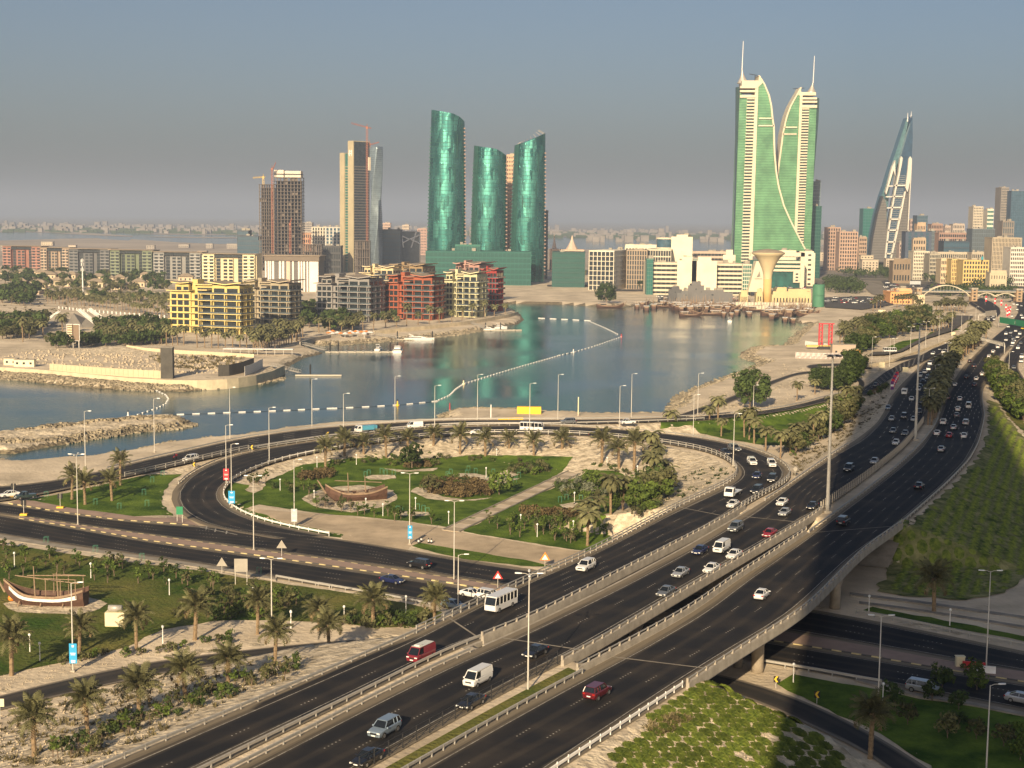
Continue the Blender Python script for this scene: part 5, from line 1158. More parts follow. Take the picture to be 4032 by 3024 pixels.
for G_,nm in((LA,'round the park and bay'),(LA2,'along the far highway')):
    order=sorted(range(len(G_)),key=lambda i:RG[G_[i][0]][0]+G_[i][1]*RG[G_[i][0]][2])
    for rank,i in enumerate(order):
        r,x,b,t_,k=G_[i];lamp(r,x,b,t_,k,'tall grey street lamp %s, %s from the left'%(nm,ordn(rank)),'street lamps '+nm)
lamp('S4',1197,515,145,'s','thin street lamp by the corner where the street meets the bridge','single street lamps',0)
lamp('S4',1665,1058,275,'q','tall four headed street lamp on the grassy highway median','single street lamps')
lamp('S7',1430,1020,405,'d','twin headed street lamp on the shaded right median','single street lamps',0)
lamp('S7',738,1310,690,'d','twin headed street lamp on the shaded lower right lawn','single street lamps',0)
lamp('S7',1425,1800,1130,'s','street lamp rising from the bottom right corner','single street lamps',0)
def mast(r,x,yb,xt,yt,label,Rt=None):
    p=G(r,x,yb);rr_=Rt or r;h=A(rr_,xt,yt,p.y).z-p.z;o=thing('high_mast_light',label,'mast light',p,0,'high mast lights')
    MB().lathe([(.45,-.3),(.42,2),(.30,h*.5),(.2,h)],10).build('pole',m_pole,o,smooth=True);MB().box(-.8,.8,-.8,.8,-.2,.5).build('foot',m_conc,o)
    b=MB();b.lathe([(1.1,h-.2),(1.15,h),(1.1,h+.1)],12,cap=True);b.build('ring',m_dark,o)
    for k in range(8):
        a=k*math.pi/4;MB().box(1.0,1.9,-.25,.25,h-.15,h+.15).build('floodlight',m_dark if k%2 else m_pole,o,rot=(0,0,a))
mast('T1',535,1490,580,208,'massive high mast light beside the end of the bridge median');mast('T1',1252,900,1577,272,'second high mast light further up the highway median','S2')
GL=[('S3',103,240,150),('S3',643,318,235),('S3',1198,438,322),('S3',1787,500,405),('S3',212,840,735),('S3',283,905,795),('S3',1152,780,650),('S3',2057,668,552),('S4',78,638,525),('S4',434,600,480),('S4',848,530,490),('S1',328,1000,925),('S1',531,960,900),('S1',737,1050,970),('S1',970,765,700),('S1',1185,1070,998),('S1',1288,1130,1048),('S1',1512,1110,1048),('S1',1519,925,855),('S1',1036,645,583),('S1',1722,700,655),('S1',1910,755,708),('S1',222,965,900),('S1',163,680,632),('R8',1877,905,840),('R8',2105,985,940),('R8',2124,750,700),('S7',200,1115,990),('S7',682,662,552),('S7',1198,752,640),('S7',770,1245,1112)]
gp0=MB().lathe([(.09,0),(.06,2.6)],7).mesh('pole',m_white);gp1=MB().lathe([(.02,2.55),(.17,2.62),(.24,2.8),(.17,2.98),(.02,3.05)],10).mesh('globe',m_lampglass,True)
for rank,(r,x,b,t_) in enumerate(sorted(GL,key=lambda g:RG[g[0]][0]+g[1]*RG[g[0]][2])):
    o=thing('garden_lamp','white garden lamp with a round globe, %s from the left of the picture'%ordn(rank),'garden lamp',T(r,x,b),0,'globe garden lamps');link('pole',gp0,o);link('globe',gp1,o)
# ---------------------------------------------------------------- signs
def text(s,size,m,parent,loc,rot,name='lettering'):
    cu=bpy.data.curves.new(name,'FONT');cu.body=s;cu.size=size;cu.align_x='CENTER';cu.align_y='CENTER';cu.extrude=.01;cu.materials.append(m)
    o=bpy.data.objects.new(name,cu);C.objects.link(o);o.parent=parent;o.location=loc;o.rotation_euler=rot;return o
def board(name,label,cat,r,x0,x1,yt,yb,ybase,m,z=None,posts=2,face=0,thick=.08,xb=None,txt=None,yaw=0,pm=None):
    xm=(x0+x1)/2 if xb is None else xb
    p=T(r,xm,ybase) if z is None else P(r,xm,ybase,z);w=abs(A(r,x1,yt,p.y).x-A(r,x0,yt,p.y).x);zt=A(r,xm,yt,p.y).z-p.z;zb=A(r,xm,yb,p.y).z-p.z
    o=thing(name,label,cat,p,yaw);MB().box(-w/2,w/2,-thick/2,thick/2,zb,zt).build('panel',m,o)
    for k in range(posts):
        xk=0 if posts==1 else (-w/2+.15+(w-.3)*k);MB().box(xk-.06,xk+.06,.06,.18,-.3,zt-.1).build('post',pm or m_pole,o)
    return o,w,zb,zt
m_green=mat('sign_green',(.02,.22,.10),.5,.05);m_red=mat('sign_red',(.5,.03,.03),.5,.05);m_blue=mat('banner_blue',(.03,.33,.62),.6,.05);m_signback=mat('sign_back_grey',(.34,.31,.26),.6,.1);m_cream=mat('cream_board',(.72,.64,.42),.6,.08);m_redb=mat('banner_red',(.62,.03,.04),.6,.05);m_gry=mat('banner_grey',(.45,.47,.48),.6,.1);m_purple=mat('banner_purple',(.12,.03,.15),.6,.1);m_yel=mat('sign_yellow',(.75,.48,.04),.5,.05);m_orange=mat('sign_orange',(.8,.25,.04),.5,.05);m_black=mat('sign_black',(.015,.015,.015),.6,0)
def banner(r,x0,x1,yt,yb,xbase,ybase,m,label,stripes):
    p=G(r,xbase,ybase);w=abs(A(r,x1,yt,p.y).x-A(r,x0,yt,p.y).x);zt=A(r,x0,yt,p.y).z;zb=A(r,x0,yb,p.y).z;xc=(A(r,x0,yt,p.y).x+A(r,x1,yt,p.y).x)/2
    o=thing('lamp_banner',label,'banner',(xc,p.y-.3,zb));MB().box(-w/2,w/2,-.04,.04,0,zt-zb).build('panel',m,o)
    for k,(f,ww,hh) in enumerate(stripes):MB().box(-w*ww/2,w*ww/2,-.06,-.045,(zt-zb)*f,(zt-zb)*(f+hh)).build('print',m_white,o)
ST=[(.82,.28,.1),(.5,.7,.035),(.42,.6,.035),(.05,.55,.12)]
banner('R8',1497,1535,757,832,1516,860,m_redb,'red advertising banner on the lamp post at the loop bend',ST)
banner('R8',1531,1575,905,988,1552,1020,m_blue,'blue advertising banner on the lamp post at the loop bend',ST)
banner('R8',1952,1992,1025,1112,1972,1150,m_gry,'pale grey banner on the lamp post at the park corner',ST)
banner('S1',484,512,1055,1138,494,1175,m_blue,'blue banner on the lamp post near the park exit',ST)
banner('S3',492,546,775,915,517,978,m_blue,'bright blue advertising banner on the lamp post in the foreground',ST)
board('road_sign','green direction sign with lettering at the loop nose','road sign','R8',1182,1226,1012,1065,1118,m_green,txt=1)
board('road_sign','large grey road sign seen from behind by the palm lawn','road sign','S3',1658,1752,180,272,365,m_signback)
board('road_sign','pale square sign at the left frame edge by the small road','road sign','S3',-35,32,1170,1225,1318,m_cream,posts=1)
board('road_sign','cream square sign between the merging roads, left one','road sign','S8',440,505,902,960,990,m_cream)
board('road_sign','cream square sign at the gore beside the banners','road sign','S8',700,762,957,1010,1035,m_cream)
board('road_sign','small cream sign on the side street wall','road sign','S8',1232,1274,575,612,640,m_cream)
board('billboard','cream roadside board among the sunlit palms','billboard','S8',438,512,332,370,390,m_cream)
board('billboard','cream roadside board left of the dark grove','billboard','S8',245,314,428,462,500,m_cream)
board('billboard','grey billboard in the traffic beyond the footbridge','billboard','S8',780,897,18,55,80,m_gry)
def tri(r,x,yt,ym,yb,m,label,z=None,inner=None,road=None):
    p=T(r,x,yb) if z is None else P(r,x,yb,z);zt=A(r,x,yt,p.y).z-p.z;zm=A(r,x,ym,p.y).z-p.z;w=(zt-zm)*.62
    o=thing('road_sign',label,'road sign',p);MB().prism([(-w,zm),(w,zm),(0,zt)],-.03,.03).build('panel',m,o)
    if inner:MB().prism([(-w*.6,zm+.12*w),(w*.6,zm+.12*w),(0,zt-.5*w)],-.05,-.035).build('inner_panel',inner,o)
    MB().lathe([(.06,-.2),(.06,zm+.2)],6,c=(0,.08)).build('post',m_pole,o)
    return o,zm,w
tri('S3',1569,170,232,280,m_signback,'grey triangular sign seen from behind left of the big grey sign')
tri('R8',1887,1235,1290,1345,m_signback,'grey triangular sign seen from behind on the pink median',.13)
tri('S4',1463,250,305,368,m_red,'red and white triangular warning sign at the end of the pink median',.13,m_white)
tri('S4',1779,125,180,235,m_orange,'orange and white triangular warning sign at the park edge by the bridge',None,m_white)
def chevron(r,x,yt,ym,yb,label,z=None):
    p=G(r,x,yb) if z is None else P(r,x,yb,z);zt=A(r,x,yt,p.y).z-p.z;zm=A(r,x,ym,p.y).z-p.z;w=(zt-zm)*.42
    o=thing('chevron_sign',label,'chevron sign',p);MB().box(-w,w,-.03,.03,zm,zt).build('panel',m_black,o);c=(zt+zm)/2
    MB().prism([(w*.8,zt),(0,zt),(-w*.8,c),(0,zm),(w*.8,zm),(0,c)],-.05,-.035).build('arrow',m_yel,o);MB().box(-.05,.05,.05,.13,-.2,zm+.1).build('post',m_pole,o)
chevron('T2',1806,932,990,1040,'black and yellow chevron sign beside the shaded underpass road',0);chevron('R8',1688,600,628,645,'small chevron sign between the two curved roads, middle one');chevron('R8',1300,716,742,757,'small chevron sign between the two curved roads, left one');chevron('R8',2195,512,540,556,'small chevron sign between the two curved roads, right one')
chevron('S6',1892,580,632,680,'sign with an orange face near the bridge pier',0)
def roundsign(r,x,yc,rad,yb,label,m,z=None):
    p=G(r,x,yb) if z is None else P(r,x,yb,z);zc=A(r,x,yc,p.y).z-p.z;q=abs(A(r,x,yc-rad,p.y).z-p.z-zc)
    o=thing('round_sign',label,'road sign',p);MB().tube([(0,-.04,zc),(0,.04,zc)],q,18).build('disc',m,o);MB().lathe([(.06,-.2),(.06,zc)],6,c=(0,.1)).build('post',m_pole,o)
roundsign('T1',271,1133,17,1200,'round pale sign seen from behind where the loop meets the highway',m_signback)
def siglight(r,x,yt,yb,label,z=0):
    p=P(r,x,yb,z);h=A(r,x,yt,p.y).z-p.z;o=thing('traffic_light',label,'traffic light',p);MB().lathe([(.08,0),(.07,h)],7).build('post',m_pole,o)
    MB().box(-.55,-.15,-.2,.2,h-1.1,h).build('signal_head',m_black,o);MB().box(.15,.55,-.2,.2,h-1.1,h).build('signal_head',m_black,o);MB().box(-.8,.8,-.5,.5,0,.4).build('foot',m_yel,o)
siglight('R8',160,970,1070,'twin traffic light at the tip of the pink median',.13);siglight('R8',404,926,1022,'traffic light on the kerb of the triangular lawn');siglight('R8',92,858,955,'traffic light at the far left junction')
# gantries over the highway
def gantry(r,pts,label,panel=None,m=m_pole,name='road_gantry'):
    a=G(r,*pts[0]);b=G(r,*pts[1]);zt=A(r,pts[2][0],pts[2][1],(a.y+b.y)/2).z;o=thing(name,label,'gantry',a);d=b-a;h=zt-a.z;L_=d.length
    o.rotation_euler=(0,0,math.atan2(d.y,d.x))
    for x in(0,L_):MB().tube([(x,0,0),(x,0,h*.75),(x+(1.2 if x==0 else -1.2),0,h)],.28,8).build('leg',m,o,smooth=True)
    mb=MB();mb.box(1,L_-1,-.3,-.1,h-.1,h+.1);mb.box(1,L_-1,-.3,-.1,h-1.9,h-1.7)
    k=1.0
    while k<L_-1:mb.box(k,k+.12,-.3,-.1,h-1.8,h);k+=1.3
    mb.build('truss',m,o)
    if panel:
        for x0,x1,mm in panel:MB().box(L_*x0,L_*x1,-.5,-.38,h-2.6,h+1.2).build('sign_panel',mm,o)
    return o
gantry('S8',[(1455,715),(1810,808),(1640,645)],'arched pale truss gantry over the outbound highway')
gantry('S8',[(1525,470),(1720,440),(1640,362)],'gantry with pale sign backs over the inbound highway',[(.35,.62,m_signback),(.64,.95,m_signback)])
gs=gantry('S8',[(1745,520),(2120,560),(1900,455)],'gantry with large green direction signs at the right edge',[(.05,.50,m_green),(.52,.98,m_green)],name='sign_gantry')
# banner flags in rows
def flags(r,pts,m1,m2,lab,hh=5.0):
    for i,(x,y) in enumerate(pts):
        p=G(r,x,y);o=thing('banner_flag',lab%ordn(i),'banner',p,0,'banner flags by the highway');MB().lathe([(.07,0),(.05,hh+.6)],6).build('pole',m_pole,o)
        MB().box(.07,1.3,-.03,.03,hh*.35,hh).build('cloth',m1 if i%2 else m2,o);MB().box(.1,1.27,-.05,-.032,hh*.6,hh*.75).build('print',m_white,o)
flags('S8',[(566,1250),(576,1225),(587,1200),(598,1178),(609,1158),(620,1140)],m_redb,m_purple,'red and purple banner flag on the gore, %s from the near end')
flags('S8',[(1640,1072),(1652,1040),(1664,1010),(1676,985)],m_purple,m_gry,'purple and grey banner flag on the outbound highway edge, %s from the near end')
flags('S8',[(1600,275),(1697,300),(1765,320),(1815,372),(1830,440),(1850,428),(1838,405),(1860,395)],m_redb,m_redb,'red banner flag near the green gantry, %s from the left',7)
# small roadside things
def box_thing(name,label,cat,r,x,y,w,d,hh,m,z=None,rz=0,top=None):
    p=T(r,x,y) if z is None else P(r,x,y,z);o=thing(name,label,cat,p,rz);MB().box(-w/2,w/2,-d/2,d/2,-.2,hh).build('body',m,o)
    MB().box(-w/2-.08,w/2+.08,-d/2-.08,d/2+.08,hh,hh+.1).build('lid',top or m,o);return o
box_thing('electrical_cabinet','beige electrical cabinet on the grassy highway median','cabinet','S4',1745,1030,1.3,.8,1.6,m_cream)
box_thing('concrete_block','pale concrete block on the shaded right median','concrete block','S7',1262,1008,1.3,.8,1.5,m_cream,.13)
for i,(x,y,m,l) in enumerate(((1352,1022,m_red,'red plastic road barrier on the shaded right median'),(1416,1048,m_white,'white plastic road barrier on the shaded right median'))):
    p=P('S7',x,y,.13);o=thing('road_barrier',l,'road barrier',p,-.25);MB().loft([[(x_,-.4,0),(x_,.4,0),(x_,.16,.5),(x_,.14,1.0),(x_,-.14,1.0),(x_,-.16,.5)] for x_ in(-1.7,1.7)]).build('shell',m,o)
    for k in(-1,0,1):MB().box(k-.2,k+.2,-.42,.42,0,.12).build('foot',m,o)
p=T('S3',822,650);o=thing('water_tank_stand','cream box with a grey drum lying on top, on the lower lawn','tank',p);MB().box(-1.6,1.6,-1,1,-.2,2.4).build('box',m_cream,o);MB().tube([(-1.2,0,2.9),(1.0,0,2.9)],.55,14).build('drum',m_steel,o,smooth=True)
for i,(x,y) in enumerate(((550,1170),(612,1168),(630,1170),(567,1160))):
    p=T('S1',x,y);o=thing('bollard','short black and white bollard by the park exit, %s from the left'%ordn(i),'bollard',p,0,'bollards by the park exit')
    MB().lathe([(.22,0),(.2,.4)],8).build('base_band',m_black,o);MB().lathe([(.2,.4),(.18,.8)],8).build('middle_band',m_white,o);MB().lathe([(.18,.8),(.1,1.1)],8).build('top_band',m_black,o)
# ---------------------------------------------------------------- buildings: measured corners, real depth
def glassm(name,c,r=.12,metal=.0,spec=.9,var=.25,scale=.25):return mat(name,c,r,var,scale,metal=metal,spec=spec)
g_dark=glassm('dark_window_glass',(.025,.032,.036));g_blue=glassm('blue_glass',(.05,.10,.14),.15);g_teal=glassm('teal_glass',(.03,.14,.12),.15);g_grey=glassm('grey_glass',(.09,.11,.12),.2)
WM={}
def wallm(c,n='render'):
    k=tuple(round(v,3) for v in c)
    if k not in WM:WM[k]=mat('%s_wall'%n,c,.85,.10,.06,detail=8)
    return WM[k]
m_roof=mat('flat_roof',(.30,.27,.22),.9,.15,.1);m_balc=mat('balcony_edge',(.62,.58,.48),.7,.08,.2)
def corner(r,xc,Y):
    p=A(r,xc,0,Y);return Vector((p.x,Y,0))
def extent(r,x,Cc,dx,dy):
    d=ray(r,x,600);t=d[0]/d[1];return (t*Cc.y-Cc.x)/(dx-t*dy)
def foot(r,xl,xc,xr,Y,a,depth=None):
    Cc=corner(r,xc,Y);ca,sa=math.cos(a),math.sin(a);w=extent(r,xl,Cc,-ca,sa)
    d=depth if depth else extent(r,xr,Cc,sa,ca)
    return Cc,max(4,w),max(4,d)
def ztop(r,x,y,Y):return A(r,x,y,Y).z
def panes(root,W,D,H,z0,nf,bf,bs,g,pf=.3,sf=.35,faces='fs',x0=0,y0=0,name='window',budget=290,lead=0.0):
    """window panes: shared mesh per size, one object each; the rest joined"""
    fh=(H-z0)/nf;n=0;rest=MB()
    for face,nb,Lw in(('f',bf,W),('s',bs,D)):
        if face not in faces or nb<1:continue
        bw=Lw/nb;pw,ph=bw*(1-pf),fh*(1-sf)
        me=MB().box(-pw/2,pw/2,-.06,.0,0,ph).mesh(name,g)
        for i in range(nf):
            for j in range(nb):
                z=z0+i*fh+fh*sf*.55
                if face=='f':loc=(x0-(j+.5)*bw,y0-lead,z);rot=(0,0,0)
                else:loc=(x0+lead,y0+(j+.5)*bw,z);rot=(0,0,math.pi/2)
                if n<budget:link(name,me,root,loc,rot);n+=1
                else:
                    mt=Matrix.Translation(loc)@Matrix.Rotation(rot[2],4,'Z');rest.box(-pw/2,pw/2,-.06,0,0,ph,0,mt)
    if rest.v:
        o=rest.build(name,g,root);o['kind']='stuff'
def grid(mb,W,D,H,z0,nf,bf,bs,pf,sf,t=.35,x0=0,y0=0,m=0):
    fh=(H-z0)/nf
    for i in range(nf+1):
        z=z0+i*fh;h=fh*sf
        mb.box(x0-W-.0,x0+t,y0-t,y0,z-h*.45,z+h*.55,m);mb.box(x0,x0+t-.01,y0,y0+D,z-h*.45,z+h*.55,m)
    if pf>0:
        for nb,L_,f in((bf,W,0),(bs,D,1)):
            if nb<1:continue
            bw=L_/nb
            for j in range(nb+1):
                c=j*bw;p=bw*pf/2
                if f==0:mb.box(x0-c-p,x0-c+p,y0-t-.02,y0+.01,z0,H,m)
                else:mb.box(x0-.01,x0+t+.02,y0+c-p,y0+c+p,z0,H,m)
def bld(label,r,xl,xc,xr,yt,Y,nf,bf,bs,wall,g=None,a=.2,depth=None,pf=.3,sf=.35,name='office_building',cat='building',group=None,roof=True,z0=0,base=0,budget=120,slab=0):
    g=g or g_dark;Cc,W,D=foot(r,xl,xc,xr,Y,a,depth);H_=ztop(r,xc,yt,Y)
    o=thing(name,label,cat,(Cc.x,Cc.y,base),-a,group);H_-=base
    mb=MB().box(-W,0,0,D,-.5,H_);grid(mb,W,D,H_,z0,nf,bf,bs,pf,sf);mb.build('wall',wallm(wall) if isinstance(wall,tuple) else wall,o)
    panes(o,W,D,H_,z0,nf,bf,bs,g,pf,sf,budget=budget)
    if roof:
        b=MB();b.box(-W-.2,.5,-.5,D+.2,H_,H_+.9);b.build('parapet',wallm(wall) if isinstance(wall,tuple) else wall,o)
        rr=random.Random(int(W*D));b=MB()
        for _ in range(3):
            x=rr.uniform(-W+3,-4);y=rr.uniform(2,max(3,D-4));b.box(x,x+rr.uniform(2,5),y,y+3,H_+.9,H_+rr.uniform(2,4))
        b.build('roof_plant',m_roof,o)
    if slab:
        fh=H_/nf;me=MB().box(-W-slab,slab,-slab,D,-.12,.12).mesh('balcony_slab',m_balc)
        for i in range(1,nf):link('balcony_slab',me,o,(0,0,i*fh))
    return o,W,D,H_
# ---- waterfront apartment blocks
m_rooftile=mat('canopy_roof',(.30,.24,.17),.8,.12,.2)
def waterfront(label,col,xl,xc,xr,yt,Y,r='V',a=.32):
    Cc,W,D=foot(r,xl,xc,xr,Y,a);H_=ztop(r,xc,yt,Y);D=max(D,16)
    wm=wallm(col);lite=wallm(tuple(min(.8,c*1.25+.03) for c in col));o=thing('apartment_block',label,'apartment block',Cc,-a,'waterfront apartment blocks');nf=7;fh=H_/(nf+.6)
    vols=[(-.38*W,0,0,D,H_-1),(-.70*W,-.38*W,.10*D,D,fh*6.0),(-W,-.70*W,.04*D,D,fh*6.2)]
    b=MB()
    for k,(x0,x1,y0,y1,h_) in enumerate(vols):b.box(x0+(.0 if k else 0),x1-(.01*k),y0,y1,-.5,h_)
    b.box(-.66*W,-.42*W,.3*D,.95*D,fh*6.0,fh*7.2);b.box(-.95*W,-.76*W,.2*D,.9*D,fh*6.2,fh*7.4);b.box(-.74*W,-.66*W,.35*D,.8*D,fh*6,fh*8.1);b.build('wall',wm,o)
    # roof canopies
    def canopy(x0,x1,y0,y1,z,dz):
        m=MB();xm=(x0+x1)/2
        m.loft([[(x,y0,zz),(x,y1,zz),(x,y1,zz+.45),(x,y0,zz+.45)] for x,zz in((x0,z+dz),(xm,z),(x1,z+dz))]);m.build('roof',[lite],o)
        m=MB();m.loft([[(x,y0+.4,zz+.47),(x,y1-.4,zz+.47),(x,y1-.4,zz+.55),(x,y0+.4,zz+.55)] for x,zz in((x0+.4,z+dz),(xm,z),(x1-.4,z+dz))]);m.build('roof_covering',m_rooftile,o)
    canopy(-.42*W,2.2,-2.4,D+1,H_-.6,1.3);canopy(-.69*W,-.40*W,.2*D,D,fh*7.25,.25);canopy(-.99*W,-.73*W,.06*D,D,fh*7.45,.6);canopy(-W-1.6,-.70*W,-1.0,.5*D,fh*6.3,.2)
    canopy(-.60*W,-.45*W,-.8,.6*D,fh*6.5,.1)
    # balcony slabs with rails
    ms=MB().box(-.56*W,2.0,-2.0,D*.92,-.16,.16).mesh('balcony_slab',lite);ml=MB().box(-W-.9,-.56*W-.01,.04*D-1.1,.04*D+1,-.13,.13).mesh('balcony_slab',lite)
    mr=MB();mr.box(-.56*W,2.0,-1.95,-1.88,.25,1.1);mr.box(1.9,1.97,-1.9,D*.9,.25,1.1);mr=mr.mesh('balcony_rail',g_grey)
    for i in range(1,nf):
        link('balcony_slab',ms,o,(0,0,i*fh));link('balcony_rail',mr,o,(0,0,i*fh))
        if i<6:link('balcony_slab',ml,o,(0,0,i*fh))
    # fins between balconies
    b=MB()
    for x in(-.56*W,-.38*W,-.19*W,-.02*W):b.box(x-.25,x+.25,-1.9,.02,0,fh*6)
    for y in(.3*D,.6*D):b.box(0,1.9,y-.2,y+.2,0,fh*6)
    b.build('fin_wall',wm,o)
    # windows
    n=0
    wide=MB().box(-.075*W,.075*W,-.05,.01,.5,fh*.86).mesh('window',g_dark);nar=MB().box(-.035*W,.035*W,-.05,.01,.6,fh*.82).mesh('window',g_dark);wins=MB().box(-.05,.02,-.11*D,.11*D,.4,fh*.86).mesh('window',g_dark)
    for i in range(7):
        z=i*fh+.1
        for x in(-.285,-.10):link('window',wide,o,(x*W,-.04,z)) if i<7 else 0
        for y in(.15,.45,.75):link('window',wins,o,(.05,y*D,z))
        if i<6:
            link('window',wide,o,(-.47*W,.10*D-.04,z));link('window',nar,o,(-.62*W,.10*D-.04,z))
            for x in(-.76,-.85,-.94):link('window',nar,o,(x*W,.04*D-.04,z))
        else:
            for x in(-.48,-.55,-.62):link('window',nar,o,(x*W,.3*D-.04,z))
            for x in(-.80,-.90):link('window',nar,o,(x*W,.2*D-.04,z+.4))
    return o
WF=[('bright yellow waterfront apartment block, leftmost of the coloured row',(.56,.45,.17),365,511,543,614,846),('beige grey waterfront apartment block right of the yellow one',(.34,.29,.20),520,620,651,609,918),
('grey waterfront apartment block left of the orange red one',(.24,.23,.22),682,797,829,600,960),('orange red waterfront apartment block',(.31,.085,.04),829,936,960,597,978),('pale yellow waterfront apartment block right of the orange red one',(.54,.51,.32),955,1035,1053,590,1010),('dark red waterfront apartment block at the end of the row',(.30,.035,.028),1035,1078,1087,582,1075)]
for w_ in WF:waterfront(*w_)
for lab,col,xl,xc,xr,yt,Y in(('brown apartment block half hidden behind the orange red one',(.27,.19,.10),838,915,940,573,1180),('cream apartment block half hidden behind the grey one',(.55,.46,.28),780,850,866,577,1120),('dull pink apartment block behind the pale yellow one',(.38,.22,.18),975,1040,1066,570,1170)):waterfront(lab,col,xl,xc,xr,yt,Y)
# ---- long row of mid-rise blocks at the left
def midrise(label,col,xl,xr,yt,Y,r='R1',tower=(.35,.65),a=.12,stripe=None):
    Cc=corner(r,xr,Y);ca,sa=math.cos(a),math.sin(a);W=extent(r,xl,Cc,-ca,sa);H_=ztop(r,xr,yt,Y);D=18
    o=thing('apartment_building',label,'apartment building',Cc,-a,'row of mid rise apartment buildings');nf=8;fh=H_/(nf+.4);wm=wallm(col)
    b=MB().box(-W,0,0,D,-.5,H_);b.box(-W*.97,-W*.76,-3,0,0,H_-.4);b.box(-W*.24,-W*.02,-3,.0,0,H_-.5);b.box(-W*.60,-W*.42,-2.2,0,0,H_-4.5)
    b.build('wall',wm,o);MB().box(-W-1,1,-4.2,D,H_,H_+.5).build('roof',m_rooftile,o);MB().box(-W*.76,-W*.24,-2.6,-.01,H_-3.4,H_-1.2).build('glazed_band',g_dark,o)
    me=MB().box(-.035*W,.035*W,-.06,0,.5,fh*.8).mesh('window',g_dark);bs=MB().box(-.105*W,.105*W,-1.2,0,-.1,.9).mesh('balcony',wallm(tuple(min(.75,c*1.3+.06) for c in col)));gl=MB().box(-.04*W,.04*W,-.06,.0,.1,fh*.95).mesh('stair_window',g_dark)
    for i in range(nf):
        z=i*fh
        for x in(-.92,-.81,-.19,-.07):link('window',me,o,(x*W,-3.02,z))
        for x in(-.70,-.30):link('stair_window',gl,o,(x*W,-.02,z))
        for x in(-.56,-.46):
            if i<7:link('window',me,o,(x*W,-2.22,z))
        if i:
            for x in(-.865,-.13):link('balcony',bs,o,(x*W,-3.0,z))
    return o
MR=[('reddish brown apartment building, leftmost of the long row',(.27,.13,.095),25,355,487,1755),('cream and brown apartment building beside the reddish one',(.33,.25,.18),357,600,500,1700),('dark grey apartment building behind the telecom mast',(.12,.12,.12),602,958,512,1650),('olive green apartment building in the middle of the row',(.15,.175,.11),960,1330,522,1600),('light grey apartment building right of the olive green one',(.24,.235,.22),1335,1755,540,1555),('cream apartment building, rightmost and brightest of the row',(.62,.54,.34),1760,2230,556,1500)]
for m_ in MR:midrise(*m_)
# white striped building
Cc,W,D=foot('R3',100,560,612,1330,.1);H_=ztop('R3',560,285,1330);o=thing('striped_building','white and dark vertically striped building with a dark flat roof','building',Cc,-.1)
MB().box(-W,0,0,D,-.5,H_).build('wall',wallm((.14,.13,.12)),o);MB().box(-W-.5,1,-1.5,D,H_,H_+4.5).build('dark_roof_storey',wallm((.16,.13,.10)),o);MB().box(-W-1.5,2,-2.5,D+1,H_+4.5,H_+5.1).build('roof',m_rooftile,o)
for i,(x0,x1) in enumerate(((.0,.025),(.05,.075),(.085,.11),(.13,.17),(.26,.30),(.32,.36),(.40,.47),(.51,.54),(.62,.65),(.67,.70),(.72,.75),(.78,.81),(.83,1.0))):MB().box(-W+W*x0,-W+W*x1,-.5,0,0,H_).build('white_panel',wallm((.72,.66,.60)) if i!=6 else wallm((.60,.42,.33)),o)
# ---- three green glass towers
def greenmat(name,c,bright,rough=.16):
    m=bpy.data.materials.new(name);m.use_nodes=True;t=m.node_tree;b=t.nodes['Principled BSDF'];L=t.links.new;N=t.nodes.new
    b.inputs['Metallic'].default_value=.85;b.inputs['Roughness'].default_value=rough
    tc=N('ShaderNodeTexCoord');mp=N('ShaderNodeMapping');mp.inputs['Scale'].default_value=(.35,.35,.10);L(tc.outputs['Object'],mp.inputs[0]);v=N('ShaderNodeTexVoronoi');v.distance='CHEBYCHEV';v.inputs['Scale'].default_value=.9;L(mp.outputs[0],v.inputs['Vector'])
    cr=N('ShaderNodeMix');cr.data_type='RGBA';cr.inputs[6].default_value=(*c,1);cr.inputs[7].default_value=(*bright,1);s=N('ShaderNodeSeparateColor');L(v.outputs['Color'],s.inputs[0]);L(s.outputs[0],cr.inputs[0]);L(cr.outputs[2],b.inputs['Base Color'])
    # each pane sits at a very slightly different tilt
    bp=N('ShaderNodeBump');bp.inputs['Distance'].default_value=.12;bp.inputs['Strength'].default_value=.5;L(s.outputs[1],bp.inputs['Height']);L(bp.outputs[0],b.inputs['Normal'])
    mr=N('ShaderNodeMapRange');mr.inputs[3].default_value=rough*.7;mr.inputs[4].default_value=rough*2.2;L(s.outputs[2],mr.inputs[0]);L(mr.outputs[0],b.inputs['Roughness']);return m
m_gt=greenmat('green_tower_glass',(.028,.14,.13),(.09,.31,.26),.2);m_gtd=mat('green_glass_dark',(.03,.11,.09),.3,.2,.3,metal=.3)
